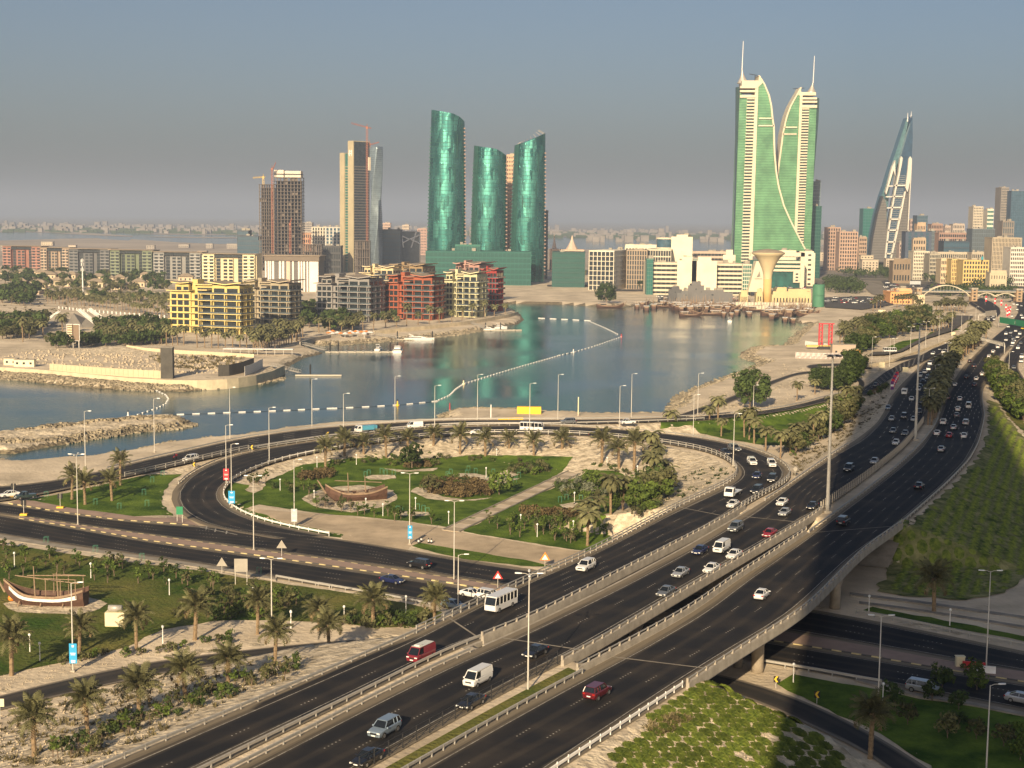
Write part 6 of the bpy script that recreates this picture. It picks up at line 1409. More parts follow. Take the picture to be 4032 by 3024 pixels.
def curvetower(label,r,xl,xr,xbl,xbr,tops,Y,nf,left_dark=False,open_top=False):
    p0,p1=A(r,xbl,0,Y),A(r,xbr,0,Y);cx_=(p0.x+p1.x)/2;Rb=(p1.x-p0.x)/2;q0,q1=A(r,xl,0,Y),A(r,xr,0,Y);Rt=(q1.x-q0.x)/2;tx=(q0.x+q1.x)/2-cx_
    o=thing('curved_glass_tower',label,'skyscraper',(cx_,Y+Rb*.8,0),0,'three green glass towers');n=56
    zs=[(A(r,x,y,Y).x-cx_,A(r,x,y,Y).z) for x,y in tops];xs_=[q[0] for q in zs];zz=[q[1] for q in zs]
    def top(x):return float(np.interp(x,xs_,zz))
    hmax=max(zz);lev=24;rings=[]
    for i in range(lev+1):
        f=i/lev;ring=[]
        for k in range(n):
            a=2*math.pi*k/n;bul=Rb+(Rt-Rb)*f**1.6;x=math.cos(a)*bul+tx*f;y=math.sin(a)*bul*.8;ring.append((x,y,f*top(math.cos(a)*Rt+tx)))
        rings.append(ring)
    b=MB();b.loft(rings,0,True);b.build('curtain_wall',m_gt,o,smooth=False)
    # floor bands: thin dark joints standing proud, one per floor
    fh=min(zz)/nf
    for i in range(1,int(nf*hmax/min(zz))):
        z=i*fh
        def rad(k):
            a=2*math.pi*k/n;tp=top(math.cos(a)*Rt+tx);f=min(1,z/tp);bul=Rb+(Rt-Rb)*f**1.6+.12;return a,tp,Vector((math.cos(a)*bul+tx*f,math.sin(a)*bul*.8,z))
        bb=MB()
        for k in range(n//2,n):
            a0,t0,v0=rad(k);a1,t1,v1=rad(k+1)
            if z>min(t0,t1)-1:continue
            bb.add([v0,v1,v1+Vector((0,0,.5)),v0+Vector((0,0,.5))],[(0,1,2,3)])
        if bb.v:bb.build('floor_band',m_gtd,o)
    # stepped balconies on the flanks
    for s,m in((-1,m_gtd),(1,wallm((.30,.20,.16)) )):
        for i in range(1,nf-1):
            z=i*fh;f=z/min(zz);bul=Rb+(Rt-Rb)*f**1.6
            MBX=MB().box(-1.1,1.1,-3,3,-.2,1.0);MBX.v=[(v[0],v[1],v[2]) for v in MBX.v]
            key=(label,s)
            if key not in WM:WM[key]=MBX.mesh('balcony',m)
            link('balcony',WM[key],o,(s*(bul-.3)+tx*f,-1.5,z))
    # tall dark slots of opened glazing
    for ang,z0,z1 in((-1.05,.12,.30),(-1.0,.36,.50),(-1.08,.56,.68),(-.95,.72,.86),(-1.9,.5,.58)):
        bul=Rb*.97+.2;x=math.cos(ang)*bul;y=math.sin(ang)*bul*.8;h0=hmax
        MB().box(-.5,.5,-.25,.3,z0*h0,z1*h0).build('vent_slot',m_gtd,o,loc=(x,y,0),rot=(0,0,ang+math.pi/2))
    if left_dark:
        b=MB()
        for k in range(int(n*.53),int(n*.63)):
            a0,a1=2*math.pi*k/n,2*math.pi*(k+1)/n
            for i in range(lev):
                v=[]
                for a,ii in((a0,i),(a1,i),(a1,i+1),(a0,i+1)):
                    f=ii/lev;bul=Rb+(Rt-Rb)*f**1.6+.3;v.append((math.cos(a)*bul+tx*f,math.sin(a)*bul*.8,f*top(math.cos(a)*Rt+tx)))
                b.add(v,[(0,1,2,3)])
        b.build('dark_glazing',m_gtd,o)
    if open_top:
        b=MB()
        for k in range(n//2,n,3):
            a=2*math.pi*k/n;x=math.cos(a)*Rt+tx;b.tube([(x,math.sin(a)*Rt*.8,top(x)-1),(x*.6,0,top(x)+3.5)],.35,4)
        b.build('roof_frame',m_steel,o)
    return o
curvetower('tallest and leftmost of the three green curved glass towers','R4',226,540,192,556,[(226,68),(300,84),(440,110),(500,140),(540,178)],1560,44)
curvetower('middle and lowest of the three green curved glass towers','R4',632,940,602,945,[(632,405),(700,420),(840,440),(900,475),(940,505)],1570,32,True)
curvetower('rightmost green curved glass tower with an open slanted crown','R4',1015,1304,980,1312,[(1015,405),(1050,392),(1130,372),(1220,330),(1304,285)],1575,36,True,True)
bld('peach coloured slab tower seen between two green glass towers','R4',936,1040,None,505,1680,30,6,0,(.56,.37,.24),a=.02,depth=14,pf=.5,sf=.5,name='slab_tower')
bld('dark slim tower edge at the right of the green towers','R4',1290,1335,None,1035,1660,20,3,0,(.10,.12,.14),a=0,depth=18,name='slab_tower')
# podium
g_pod=mat('podium_glass',(.02,.10,.085),.25,.5,.12,metal=.2,spec=.7,detail=8)
bld('dark green glass podium below the three curved towers','R4',185,1180,None,1412,1500,6,26,0,(.03,.12,.10),g_pod,a=0,depth=40,pf=.1,sf=.25,name='podium_building',budget=200)
bld('dark green glass wing right of the three curved towers','R5',-60,232,None,325,1470,7,18,4,(.035,.085,.075),g_pod,a=.05,depth=40,pf=.12,sf=.3,name='podium_building',budget=200)
bld('stepped green glass block between two green towers','R4',460,700,None,1345,1520,5,9,0,(.05,.17,.13),g_pod,a=0,depth=20,pf=.1,sf=.25,name='podium_building')
# ---- twin harbour towers
m_hg=mat('harbour_green_glass',(.155,.34,.17),.28,.35,.06,metal=.25,spec=.8,detail=8);m_hgd=mat('harbour_green_dark',(.05,.17,.10),.3,.2,.1,metal=.2);m_hw=mat('harbour_cream',(.60,.54,.40),.7,.06,.1);m_hdk=mat('harbour_side_glass',(.02,.05,.05),.25,.2,.1)
def harbour(label,Y,side,strips,sail,edge,top,cone,mst,crane,flip,nf=52):
    b0=A('R6',strips['green'][0][0],1400,Y);o=thing('harbour_tower',label,'skyscraper',(b0.x,Y,0),0,'twin harbour towers')
    def L_(x,y,dy=0):p=A('R6',x,y,Y);return (p.x-b0.x,p.z if p.z>14 else -1)
    def strip(name,pts,y0,y1,m):MB().prism([L_(x,y) for x,y in pts],y0,y1).build(name,m,o)
    strip('side_glass',side,2,9,m_hdk);strip('green_strip',strips['green'],0,24,m_hg);strip('band_core',strips['band'],.5,24,m_hdk);strip('cream_strip',strips['cream'],-2.0,24,m_hw);strip('sail',sail,-.6,22,m_hg)
    for s in strips.get('crown',[]):strip('crown_block',s,-2.4,23,m_hw)
    # cream slabs up the banded strip
    (xa,ya),(xb,yb),(xc,yc),(xd,yd)=strips['band']
    for k in range(nf):
        f=k/nf;x0=xa+(xd-xa)*f;x1=xb+(xc-xb)*f;y=ya+(yd-ya)*f;hh=(yd-ya)/nf*.48;strip('balcony_band',[(x0,y),(x1,y),(x1,y+hh),(x0,y+hh)],-1.2,1.5,m_hw)
    # spandrel lines across the sail and green strip
    def xrange(poly,y):
        xs_=[]
        for i in range(len(poly)):
            (x0,y0),(x1,y1)=poly[i],poly[(i+1)%len(poly)]
            if (y0>y)!=(y1>y):xs_.append(x0+(y-y0)*(x1-x0)/(y1-y0))
        return (min(xs_),max(xs_)) if len(xs_)>1 else None
    for poly,dy,nm in((sail,-.85,'spandrel'),(strips['green'],-.3,'spandrel')):
        ys_=[p[1] for p in poly];y0,y1=min(ys_),max(ys_);n=int((y1-y0)/9.5)
        for k in range(1,n):
            y=y0+(y1-y0)*k/n;q=xrange(poly,y)
            if q and q[1]-q[0]>3:strip(nm,[(q[0],y),(q[1],y),(q[1],y+3.0),(q[0],y+3.0)],dy,dy+.3,m_hgd if k%6 else m_hw if False else m_hgd)
    # pale edge trim along the curve
    pts=[L_(x,y) for x,y in edge];b=MB();b.loft([[(x-.9,-2.2,z),(x+.9,-2.2,z),(x+.9,22.5,z),(x-.9,22.5,z)] for x,z in pts]);b.build('curved_edge',m_hw,o)
    # sky lobby openings: two cream lines
    for y,(x0,x1) in strips['lines']:strip('cream_line',[(x0,y-4),(x1,y-4),(x1,y+4),(x0,y+4)],-2.2,22.3,m_hw)
    strip('top_block',top,-1.5,22,m_hw)
    # cone crown and mast
    cb=[L_(*c) for c in cone];w=(cb[1][0]-cb[0][0])/2;cxm=(cb[1][0]+cb[0][0])/2;ax_=cb[2][0]
    rings=[]
    for k in range(9):
        f=k/8;rd_=w*(1-f)**1.7+.25;cxx=cxm+(ax_-cxm)*f;z=cb[0][1]+(cb[2][1]-cb[0][1])*f;rings.append([(cxx+rd_*math.cos(q*math.pi/6),11+rd_*.8*math.sin(q*math.pi/6),z) for q in range(12)])
    MB().loft(rings).build('cone_crown',mat('cone_metal',(.55,.5,.42),.4,.1,metal=.5),o,smooth=True)
    x,z=L_(*mst);MB().tube([(ax_,11,cb[2][1]-2),(x,11,z)],[.55,.3],8).build('mast',m_white,o)
    b=MB();p=[L_(*c) for c in crane];b.tube([(p[0][0],10,p[0][1]),(p[1][0],10,p[1][1])],.35,4);b.tube([(p[2][0],10,p[2][1]),(p[2][0],10,p[2][1]-9)],.4,4);b.build('roof_crane',m_dark,o)
harbour('left and taller of the twin green harbour towers',1640,[(152,365),(170,365),(170,900),(152,1400),(134,1400),(148,900)],
 {'green':[(170,400),(216,430),(181,1412),(135,1412)],'band':[(212,430),(258,430),(223,1412),(176,1412)],'cream':[(262,335),(280,335),(243,1412),(222,1412)],'crown':[[(172,362),(270,362),(268,374),(171,374)],[(171,385),(268,385),(267,397),(170,397)],[(170,414),(268,414),(267,430),(169,430)]],'lines':[(553,(283,362)),(596,(280,371))]},
 [(280,340),(310,340),(322,370),(342,420),(356,480),(363,550),(371,600),(373,700),(375,760),(385,870),(400,960),(430,1070),(470,1160),(520,1260),(562,1338),(245,1338),(262,800)],
 [(283,298),(300,325),(315,350),(342,415),(356,478),(363,552),(371,600),(373,700),(375,760),(385,870),(400,960),(430,1070),(470,1160),(520,1260),(565,1345)],
 [(183,328),(281,328),(283,298),(305,342),(280,366),(181,362)],[(163,340),(235,325),(193,248)],(201,86),[(236,283),(284,292),(270,292)],False)
harbour('right and lower of the twin green harbour towers',1690,[(627,430),(645,432),(640,560),(612,900),(600,1000),(592,1350),(575,1350),(590,900)],
 {'green':[(582,492),(627,470),(590,1345),(548,1345)],'band':[(540,492),(582,492),(546,1345),(500,1345)],'cream':[(527,400),(542,400),(505,1345),(488,1345)],'crown':[[(528,428),(626,428),(626,440),(528,440)],[(528,448),(627,448),(627,460),(528,460)],[(528,474),(627,474),(627,490),(527,490)]],'lines':[(606,(434,509)),(646,(424,506))]},
 [(527,412),(509,412),(490,445),(470,482),(452,530),(440,572),(434,605),(425,640),(418,700),(410,760),(403,810),(396,870),(390,940),(385,1345),(500,1345)],
 [(533,368),(509,412),(490,445),(470,482),(452,530),(440,572),(434,605),(425,640),(418,700),(410,760),(403,810),(396,870),(393,900)],
 [(533,368),(509,412),(528,416),(622,416),(621,397),(533,397)],[(575,398),(636,418),(618,325)],(626,174),[(495,372),(565,368),(540,370)],True)
# podium and entrance blocks of the harbour
bld('white terraced hall below the harbour towers','R6',375,545,None,1347,1560,5,7,0,(.70,.62,.46),g_dark,a=0,depth=30,pf=.08,sf=.45,name='podium_building')
bld('cream block with slit windows right of the harbour towers','R6',549,652,660,1352,1540,7,2,1,(.70,.62,.46),g_dark,a=.1,pf=.55,sf=.6,name='office_building')
o=thing('entrance_frame','big white entrance frame with green glass behind the water tower','building',corner('R5',2150,1500));Wf=corner('R5',2150,1500).x-corner('R5',1680,1500).x;zf=ztop('R5',2150,320,1500)
MB().box(-Wf,0,0,18,-.5,zf-8).build('glass_hall',g_pod,o);MB().box(-4,0,-3,18,0,zf).build('frame_leg',m_hw,o);MB().box(-Wf,0,-3,0,zf-4,zf).build('frame_beam',m_hw,o)
for k,z in enumerate((.70,.58,.47)):MB().box(-Wf*.6,-4,-2.5,0,zf*z,zf*z+2.2).build('cream_band',m_hw,o)
MB().box(-Wf*.20,-4.1,-2.6,.0,zf*.16,zf*.48).build('side_panel',m_hw,o)
for k in range(3):MB().box(-Wf*.16,-6,-2.75,-2.55,zf*(.20+k*.09),zf*(.24+k*.09)).build('window',g_dark,o)
# ---- sail shaped twin trade towers
m_bw=mat('sail_tower_white',(.58,.55,.48),.6,.05);m_bb=glassm('sail_tower_blue',(.03,.075,.13),.18,metal=.2);m_bg=mat('sail_tower_ribs',(.085,.08,.075),.6,.15,.05);m_bt=glassm('sail_tower_teal',(.07,.16,.18),.25,metal=.2)
Y=2200;b0=A('R7',620,1310,Y);o=thing('sail_tower','tapering twin sail tower with pale ladder like frames and a pointed top','skyscraper',(b0.x,Y,0))
def q7(x,y,YY=2200):p=A('R7',x,y,YY);return (p.x-b0.x,p.z if p.z>7 else -1)
def st7(name,pts,y0,y1,m):return MB().prism([q7(*p) for p in pts],y0,y1).build(name,m,o)
st7('rear_sail',[(465,1312),(490,1110),(530,915),(572,770),(600,690),(640,560),(665,480),(700,380),(740,255),(775,150),(783,128),(790,170),(740,400),(640,700),(585,1312)],8,30,m_bt)
st7('left_ribbed_body',[(465,1312),(490,1110),(530,915),(572,770),(598,845),(600,1000),(588,1312)],-3,20,m_bg)
st7('front_blue_glass',[(590,1312),(612,1080),(650,860),(700,600),(716,455),(812,118),(814,300),(806,450),(790,560),(750,720),(715,900),(650,1200),(622,1312)],-2,18,m_bb)
st7('right_ribbed_body',[(625,1312),(650,1200),(700,940),(745,735),(772,700),(785,800),(772,1000),(760,1312)],-1,20,m_bg)
st7('white_frame',[(575,1312),(600,1080),(630,900),(662,720),(690,590),(706,470),(716,448),(727,462),(718,520),(700,610),(672,730),(645,880),(618,1050),(596,1240),(590,1312)],-6,2,m_bw)
st7('white_frame',[(748,700),(762,600),(775,470),(788,448),(802,470),(797,600),(775,705),(765,740)],-6,2,m_bw)
st7('white_frame',[(740,735),(752,735),(725,880),(680,1100),(630,1312),(618,1312),(668,1080),(706,900)],-6,0,m_bw)
st7('white_frame',[(588,740),(596,760),(640,610),(655,560),(668,610),(660,680),(670,600),(668,480),(640,540),(605,680)],-4,4,m_bw)
st7('right_edge_frame',[(797,560),(790,690),(780,850),(770,1050),(762,1312),(768,1312),(780,1000),(792,760),(802,600)],-3,6,m_bw)
for y,x0,x1 in((685,660,752),(775,645,735),(865,630,718),(960,618,700),(1050,607,682),(1145,596,664),(1240,590,645)):st7('cross_bridge',[(x0,y-6),(x1,y-6),(x1,y+6),(x0,y+6)],-6,1,m_bw)
for y,x0,x1 in((690,600,650),(777,592,640),(868,600,632)):st7('cross_bridge',[(x0,y-5),(x1,y-5),(x1,y+5),(x0,y+5)],-5,1,m_bw)
for k in range(46):
    y=605+k*15.4;f=k/46;x0=692-f*104;x1=757-f*118
    if y<1300:st7('floor_line',[(x0,y),(x1,y),(x1,y+1.5),(x0,y+1.5)],-2.6,-1.9,m_bw)
for k in range(40):
    y=790+k*13
    xl=np.interp(y,[770,915,1110,1312],[572,530,490,465]);st7('rib',[(xl,y),(597,y),(597,y+5),(xl,y+5)],-3.6,-2.9,mat('rib_grey',(.33,.31,.27),.6,0) if k==0 else o.children[-1].data.materials[0] if False else m_rib if k else None) if k and 'm_rib' in globals() else None
    if k==0:m_rib=mat('rib_grey',(.20,.19,.17),.6,0)
    if y<1300:
        x0=np.interp(y,[735,940,1200,1312],[745,700,650,625]);st7('rib',[(x0+6,y),(770-(y-700)*.012,y),(770-(y-700)*.012,y+5),(x0+6,y+5)],-1.7,-.9,m_rib)
for x,y in((812,118),(784,128)):
    x_,z_=q7(x,y);MB().tube([(x_,6,z_-6),(x_,6,z_+7)],[.9,.2],6).build('spire',m_white,o)
# ---- slab tower with crane, twisted tower, construction tower
m_vk=wallm((.40,.34,.22));Y=1800
Cc,W,D=foot('R2',1210,1357,1535,Y,.75);H1=ztop('R2',1357,425,Y);o=thing('slab_tower','tall beige slab tower with a dark glazed side and a crane','skyscraper',Cc,-.75)
MB().box(-W*.40,0,0,D,-.5,H1).build('slab',m_vk,o);MB().box(-W,-W*.66,0,D*.8,-.5,H1-14).build('slab',m_vk,o);MB().box(-W*.66,-W*.40,1.5,D*.8,0,H1-15).build('glass_strip',g_teal,o)
fl=MB().box(-W*.66,-W*.40,.9,1.6,0,.7).mesh('floor_line',m_vk);dk=MB().box(.2,.9,1,D-1,0,1.3).mesh('dark_band',wallm((.12,.11,.10)));wn=MB().box(-.1,.35,-1.2,1.2,0,1.9).mesh('window',m_bw)
for k in range(36):
    z=12+k*(H1-40)/36;link('floor_line',fl,o,(0,0,z));link('dark_band',dk,o,(0,0,z))
    if k<30 and k%1==0:
        for j in(.18,.30,.42):link('window_reveal',wn,o,(.05,D*j,z+1.4))
MB().box(.1,.6,1,D-1,0,H1-1).build('dark_side',g_dark,o);MB().box(.0,1.6,D-3,D+.5,H1*.78,H1*.88).build('cream_fin',wallm((.7,.6,.45)),o)
emb=MB().box(-W*.34,-W*.08,-.5,0,H1-16,H1-14.5);emb.box(-W*.30,-W*.26,-.5,0,H1-18,H1-11);emb.box(-W*.14,-W*.10,-.5,0,H1-18,H1-11);emb.box(-W*.26,-W*.14,-.5,0,H1-13,H1-12);emb.build('emblem',m_white,o)
def crane_(label,r,xb,yb,yt,j0,j1,Y,m,loc_z=0):
    p=A(r,xb,yb,Y);zt=A(r,xb,yt,Y).z;zb=max(0,p.z);o=thing('tower_crane',label,'crane',(p.x,Y,zb),0,'tower cranes');h=zt-zb;b=MB()
    for sx in(-.9,.9):
        for sy in(-.9,.9):b.box(sx-.15,sx+.15,sy-.15,sy+.15,0,h)
    k=0
    while k<h-2:
        b.box(-.9,.9,-.98,-.82,k,k+.25);b.tube([(-.9,-.9,k),(.9,-.9,k+2.6)],.1,3);k+=2.6
    b.build('tower',m,o);a=A(r,*j0,Y);c=A(r,*j1,Y);va=Vector((a.x-p.x,0,a.z-zb));vc=Vector((c.x-p.x,0,c.z-zb))
    b=MB();b.tube([va+Vector((0,-.6,0)),vc+Vector((0,-.6,0))],.25,4);b.tube([va+Vector((0,.6,0)),vc+Vector((0,.6,0))],.25,4);b.tube([va+Vector((0,0,1.3)),vc+Vector((0,0,.8))],.2,4)
    for i in range(14):
        u=va.lerp(vc,i/14);w=va.lerp(vc,(i+1)/14);b.tube([u+Vector((0,-.6,0)),w+Vector((0,0,1.1))],.1,3)
    b.build('jib',m,o);MB().box(-1.2,1.2,-1.2,1.2,h-1,h+1.6).build('cab',m,o);MB().tube([(0,0,h),(0,0,h+5)],[.6,.2],4).build('tower_head',m,o)
m_crane=mat('crane_orange',(.30,.10,.05),.6,.1);m_crane_y=mat('crane_yellow',(.6,.42,.12),.6,.1)
crane_('red tower crane standing against the beige slab tower','R2',1508,1530,290,(1335,240),(1555,295),1745,m_crane)
crane_('orange tower crane with a raised jib on the unfinished tower','R2',480,1650,740,(480,745),(515,665),1770,m_crane)
crane_('short red tower crane low in front of the unfinished tower','R2',672,1650,1340,(660,1350),(690,1275),1760,m_crane)
crane_('pale crane jib sticking out left of the unfinished tower','R2',385,1640,830,(265,835),(400,822),1835,m_crane_y)
crane_('small red crane right of the unfinished tower','R2',890,1650,1500,(870,1500),(905,1490),1740,m_crane)
crane_('small crane on top of the twisted tower','R2',1535,500,465,(1520,480),(1640,445),1900,m_crane)
# twisted tower
Y=1950;cxx=A('R2',1600,1000,Y).x;Ht=ztop('R2',1600,487,Y);hw=A('R2',1670,0,Y).x-cxx;o=thing('twisted_tower','blue grey glass tower twisting as it rises','skyscraper',(cxx,Y+hw,0));rings=[]
for i in range(61):
    f=i/60;a=R_(20)+f*R_(130);rings.append([(hw*(.94+.06*abs(math.cos(2*(t-a))))*.98*math.copysign(abs(math.cos(t))**.28,math.cos(t))*math.cos(a)-hw*.98*math.copysign(abs(math.sin(t))**.28,math.sin(t))*math.sin(a)*.98,hw*.98*math.copysign(abs(math.cos(t))**.28,math.cos(t))*math.sin(a)+hw*.98*math.copysign(abs(math.sin(t))**.28,math.sin(t))*math.cos(a),f*Ht) for t in [k*2*math.pi/32 for k in range(32)]])
rings=[[(x*.86,y*.86,z) for x,y,z in rg] for rg in rings]
m_tw=glassm('twisted_glass',(.22,.28,.32),.22,metal=.5);MB().loft(rings).build('curtain_wall',m_tw,o,smooth=True)
for i in range(1,60):
    rg=rings[i];MB().loft([[(x*1.004,y*1.004,z) for x,y,z in rg],[(x*1.004,y*1.004,z+.45) for x,y,z in rg]]).build('floor_band',mat('twist_band',(.14,.18,.21),.4,0) if i==1 else bpy.data.materials['twist_band'],o)
# unfinished tower: slabs and columns
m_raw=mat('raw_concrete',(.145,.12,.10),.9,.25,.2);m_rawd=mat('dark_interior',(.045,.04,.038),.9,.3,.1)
def unfinished(label,r,xl,xr,yt,Y,nf,nc,crown=False,depth=26):
    Cc=corner(r,xr,Y);W=Cc.x-corner(r,xl,Y).x;Ht=ztop(r,xr,yt,Y);o=thing('unfinished_tower',label,'building under construction',Cc)
    fh=Ht/nf;sl=MB().box(-W-.8,.8,-1.5,depth,0,.45).mesh('floor_slab',m_raw);co=MB().box(-.45,.45,-.45,.45,0,Ht).mesh('column',m_raw);rr=random.Random(nf)
    for k in range(nf+1):link('floor_slab',sl,o,(0,rr.uniform(-.3,.3),k*fh))
    for j in range(nc+1):
        for y in(0,depth-3):link('column',co,o,(-W*j/nc,y,0))
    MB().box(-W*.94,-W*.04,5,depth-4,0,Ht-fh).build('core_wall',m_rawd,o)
    bl=MB().box(-W/nc*.42,W/nc*.42,.0,.3,.45,fh-.1).mesh('infill_wall',m_raw)
    for k in range(nf):
        for j in range(nc):
            if rr.random()<.1:link('infill_wall',bl,o,(-W*(j+.5)/nc,1.2,k*fh))
    if crown:
        for x0,x1,z0,z1 in((-W,-.64*W,0,9),(-.60*W,0,0,8)):MB().box(x0,x1,-1,depth*.7,Ht+z0,Ht+z1).build('crown_wall',wallm((.62,.55,.45)),o);MB().box(x0-.3,x1+.3,-1.3,depth*.7,Ht+3.4,Ht+4.6).build('crown_band',m_rawd,o)
    return o
unfinished('unfinished concrete tower of bare slabs with a pale crown','R2',490,783,830,1780,27,8,True);unfinished('lower unfinished wing left of the bare slab tower','R2',328,480,905,1820,25,6)
unfinished('bare concrete frame at the foot of the beige slab tower','R2',1380,1530,1520,1740,4,6,False,15);unfinished('low bare frame between the unfinished tower and the striped towers','R2',800,1000,1560,1730,4,8,False,15)
# ---------------------------------------------------------------- city ground and roads on the right
m_cityg=mat('city_ground',(.06,.055,.045),.95,.3,.02,col2=(.22,.19,.14),detail=9)
m_asph_s=mat('side_street_asphalt',(.085,.075,.062),.9,.2,.08,detail=8)
m_lot=mat('parking_asphalt',(.065,.06,.055),.9,.2,.1)
def flat(name,pts,m,lift=.08,r='R7'):
    w=[tuple(P(r,x,y,.3)[:2]) for x,y in pts];return sheet(name,w,1.0+lift if False else lift+.35,m)
flat('city_ground',[(-300,1420),(100,1330),(500,1255),(1725,1240),(2600,1240),(2600,1500),(1725,1560),(1300,1560),(880,1585),(560,1585),(330,1480),(130,1500),(-200,1560)],m_cityg,.15)
flat('parking_lot',[(90,1600),(440,1590),(640,1610),(660,1659),(400,1700),(100,1680)],m_lot,.2)
flat('access_road',[(345,1440),(560,1500),(672,1590),(600,1600),(480,1570),(400,1500)],m_asph_old if False else mat('pale_road',(.22,.19,.15),.9,.15,.05),.25)
flat('side_street',[(330,835),(500,832),(700,795),(960,655),(1250,565),(1480,405),(1280,400),(1180,520),(900,655),(640,792),(380,800)],m_asph_s,.55,'S8')
flat('city_road',[(560,1470),(640,1455),(760,1560),(720,1590),(650,1580)],m_lot,.3)
flat('city_road',[(740,1500),(1000,1480),(1400,1490),(2200,1560),(2200,1620),(1500,1560),(1000,1560)],m_lot,.25)
flat('quay',[(870,690),(1450,720),(1600,738),(1540,762),(1300,755),(1000,750),(860,745)],m_lot,.1,'R5')
flat('promenade_road',[(-100,615),(250,618),(470,655),(760,655),(980,668),(980,660),(760,640),(470,640),(250,600),(-100,600)],m_lot,.1,'R5')
# ---------------------------------------------------------------- mid-rise blocks by the bay (R5)
W_=(.70,.63,.47);Tn=(.45,.37,.26)
bld('white gridded hotel block nearest the sandy beach','R5',262,486,592,312,1410,8,6,0,(.72,.66,.52),a=.28,pf=.14,sf=.14,name='hotel_block',slab=.8)
bld('brown and grey ribbed block right of the white gridded hotel','R5',590,775,None,305,1440,8,8,0,(.36,.28,.20),a=.15,depth=25,pf=.35,sf=.15)
bld('cream framed block behind the parking garage','R5',770,985,1055,300,1450,6,9,3,(.58,.52,.40),a=.15,pf=.2,sf=.2)
bld('low white roofed block behind the gridded hotel','R5',575,862,None,270,1520,3,10,0,W_,a=.05,depth=25,pf=.3,sf=.3)
bld('windowless cream tower block beside the round office','R5',1018,1126,1140,183,1470,12,1,0,W_,a=.2,pf=.97,sf=.9,budget=1)
p0,p1=A('R5',865,0,1480),A('R5',1028,0,1480);o=thing('round_office','dark round glass office with white ring bands','office building',((p0.x+p1.x)/2,1490,0));rr_=(p1.x-p0.x)/2
Hr=ztop('R5',950,195,1480);MB().lathe([(rr_,0),(rr_,Hr)],28).build('glass_drum',g_blue,o,smooth=False)
for k in(.62,.78,.98):MB().lathe([(rr_+.6,Hr*k),(rr_+.6,Hr*k+1.6)],28).build('ring_band',m_hw,o)
bld('long parking garage behind the cream block','R5',1138,1520,None,322,1560,7,12,0,(.48,.38,.30),a=.0,depth=30,pf=.05,sf=.5,name='parking_garage')
bld('pale square stair block on the rear garage','R5',1450,1522,None,340,1545,3,1,0,W_,a=0,depth=12,pf=.95,sf=.9,budget=1)
bld('left half of the front parking garage with open decks','R5',765,1072,None,418,1345,7,7,0,(.60,.53,.40),a=.0,depth=35,pf=.03,sf=.5,name='parking_garage')
bld('right half of the front parking garage with open decks','R5',1330,1610,None,428,1345,7,7,0,(.60,.53,.40),a=.0,depth=35,pf=.03,sf=.5,name='parking_garage')
bld('green glass stair tower at the left end of the garage','R5',764,830,None,382,1340,9,3,0,(.10,.20,.16),g_teal,a=0,depth=14,pf=.1,sf=.12,name='stair_tower')
bld('left blank white block in the middle of the garage','R5',1070,1170,None,388,1335,5,1,0,W_,a=0,depth=20,pf=.98,sf=.95,name='stair_tower',budget=1)
bld('right blank white block in the middle of the garage','R5',1210,1335,None,392,1335,5,1,0,W_,a=0,depth=20,pf=.98,sf=.95,name='stair_tower',budget=1)
bld('green glass strip between the blank white garage blocks','R5',1168,1214,None,390,1340,10,2,0,(.10,.22,.20),g_teal,a=0,depth=12,pf=.1,sf=.12,name='stair_tower')
bld('pale green glazed end of the parking garage','R5',1600,1690,None,430,1340,8,4,0,(.62,.58,.46),g_teal,a=0,depth=20,pf=.2,sf=.2,name='stair_tower')
o=thing('sloped_wall','white sloping sign wall with a sail emblem beside the water tower','wall',corner('R5',1650,1330));
def l5(x,y,YY=1330):p=A('R5',x,y,YY);return (p.x-corner('R5',1650,YY).x,p.z)
MB().prism([l5(1650,662),l5(1720,395),l5(1795,395),l5(1795,662)],0,14).build('wall',m_hw,o);MB().prism([l5(1722,535),l5(1750,480),l5(1756,530)],-.3,0).build('emblem',m_conc_d,o);MB().prism([l5(1706,545),l5(1770,545),l5(1770,551),l5(1706,551)],-.3,0).build('lettering',m_conc_d,o)
for i,(x0,x1,yt,yb,c) in enumerate(((985,1062,640,745,(.10,.10,.10)),(1070,1165,672,745,(.16,.16,.155)),(1160,1248,605,742,(.15,.145,.14)),(1248,1450,668,742,(.16,.155,.15)))):
    bld('grey windowless utility block on the quay, %s from the left'%ordn(i),'R5',x0,x1,None,yt,1225-i*3,2,1,0,c,a=0,depth=14,pf=.9,sf=.8,name='utility_building',budget=2)
for i,(x0,x1,yt,yy_,nb) in enumerate(((1735,1790,672,1190,2),(1868,2212,692,1185,12),(1870,2000,655,1240,6),(2000,2212,668,1230,8),(1590,1660,680,1195,3))):
    bld('low cream shed by the water tower, %s of them'%ordn(i),'R5',x0,x1,None,yt,yy_,1,nb,0,(.58,.47,.25),a=0,depth=12,pf=.6,sf=.6,name='shed',roof=False)
# checkered wall by the dhow quay
o=thing('checkered_wall','long cream and grey checkered quay wall in front of the sheds','wall',corner('R5',1565,1150));z1=ztop('R5',1700,752,1150);Wc=corner('R5',2230,1150).x-corner('R5',1565,1150).x
MB().box(0,Wc,0,.6,-1,z1).build('wall',m_hw,o);ck=MB().box(0,Wc/48,-.15,0,0,z1/2-.1).mesh('panel',wallm((.42,.38,.32)))
for i in range(48):link('panel',ck,o,(i*Wc/48,0,.1+(z1/2)*(i%2)))
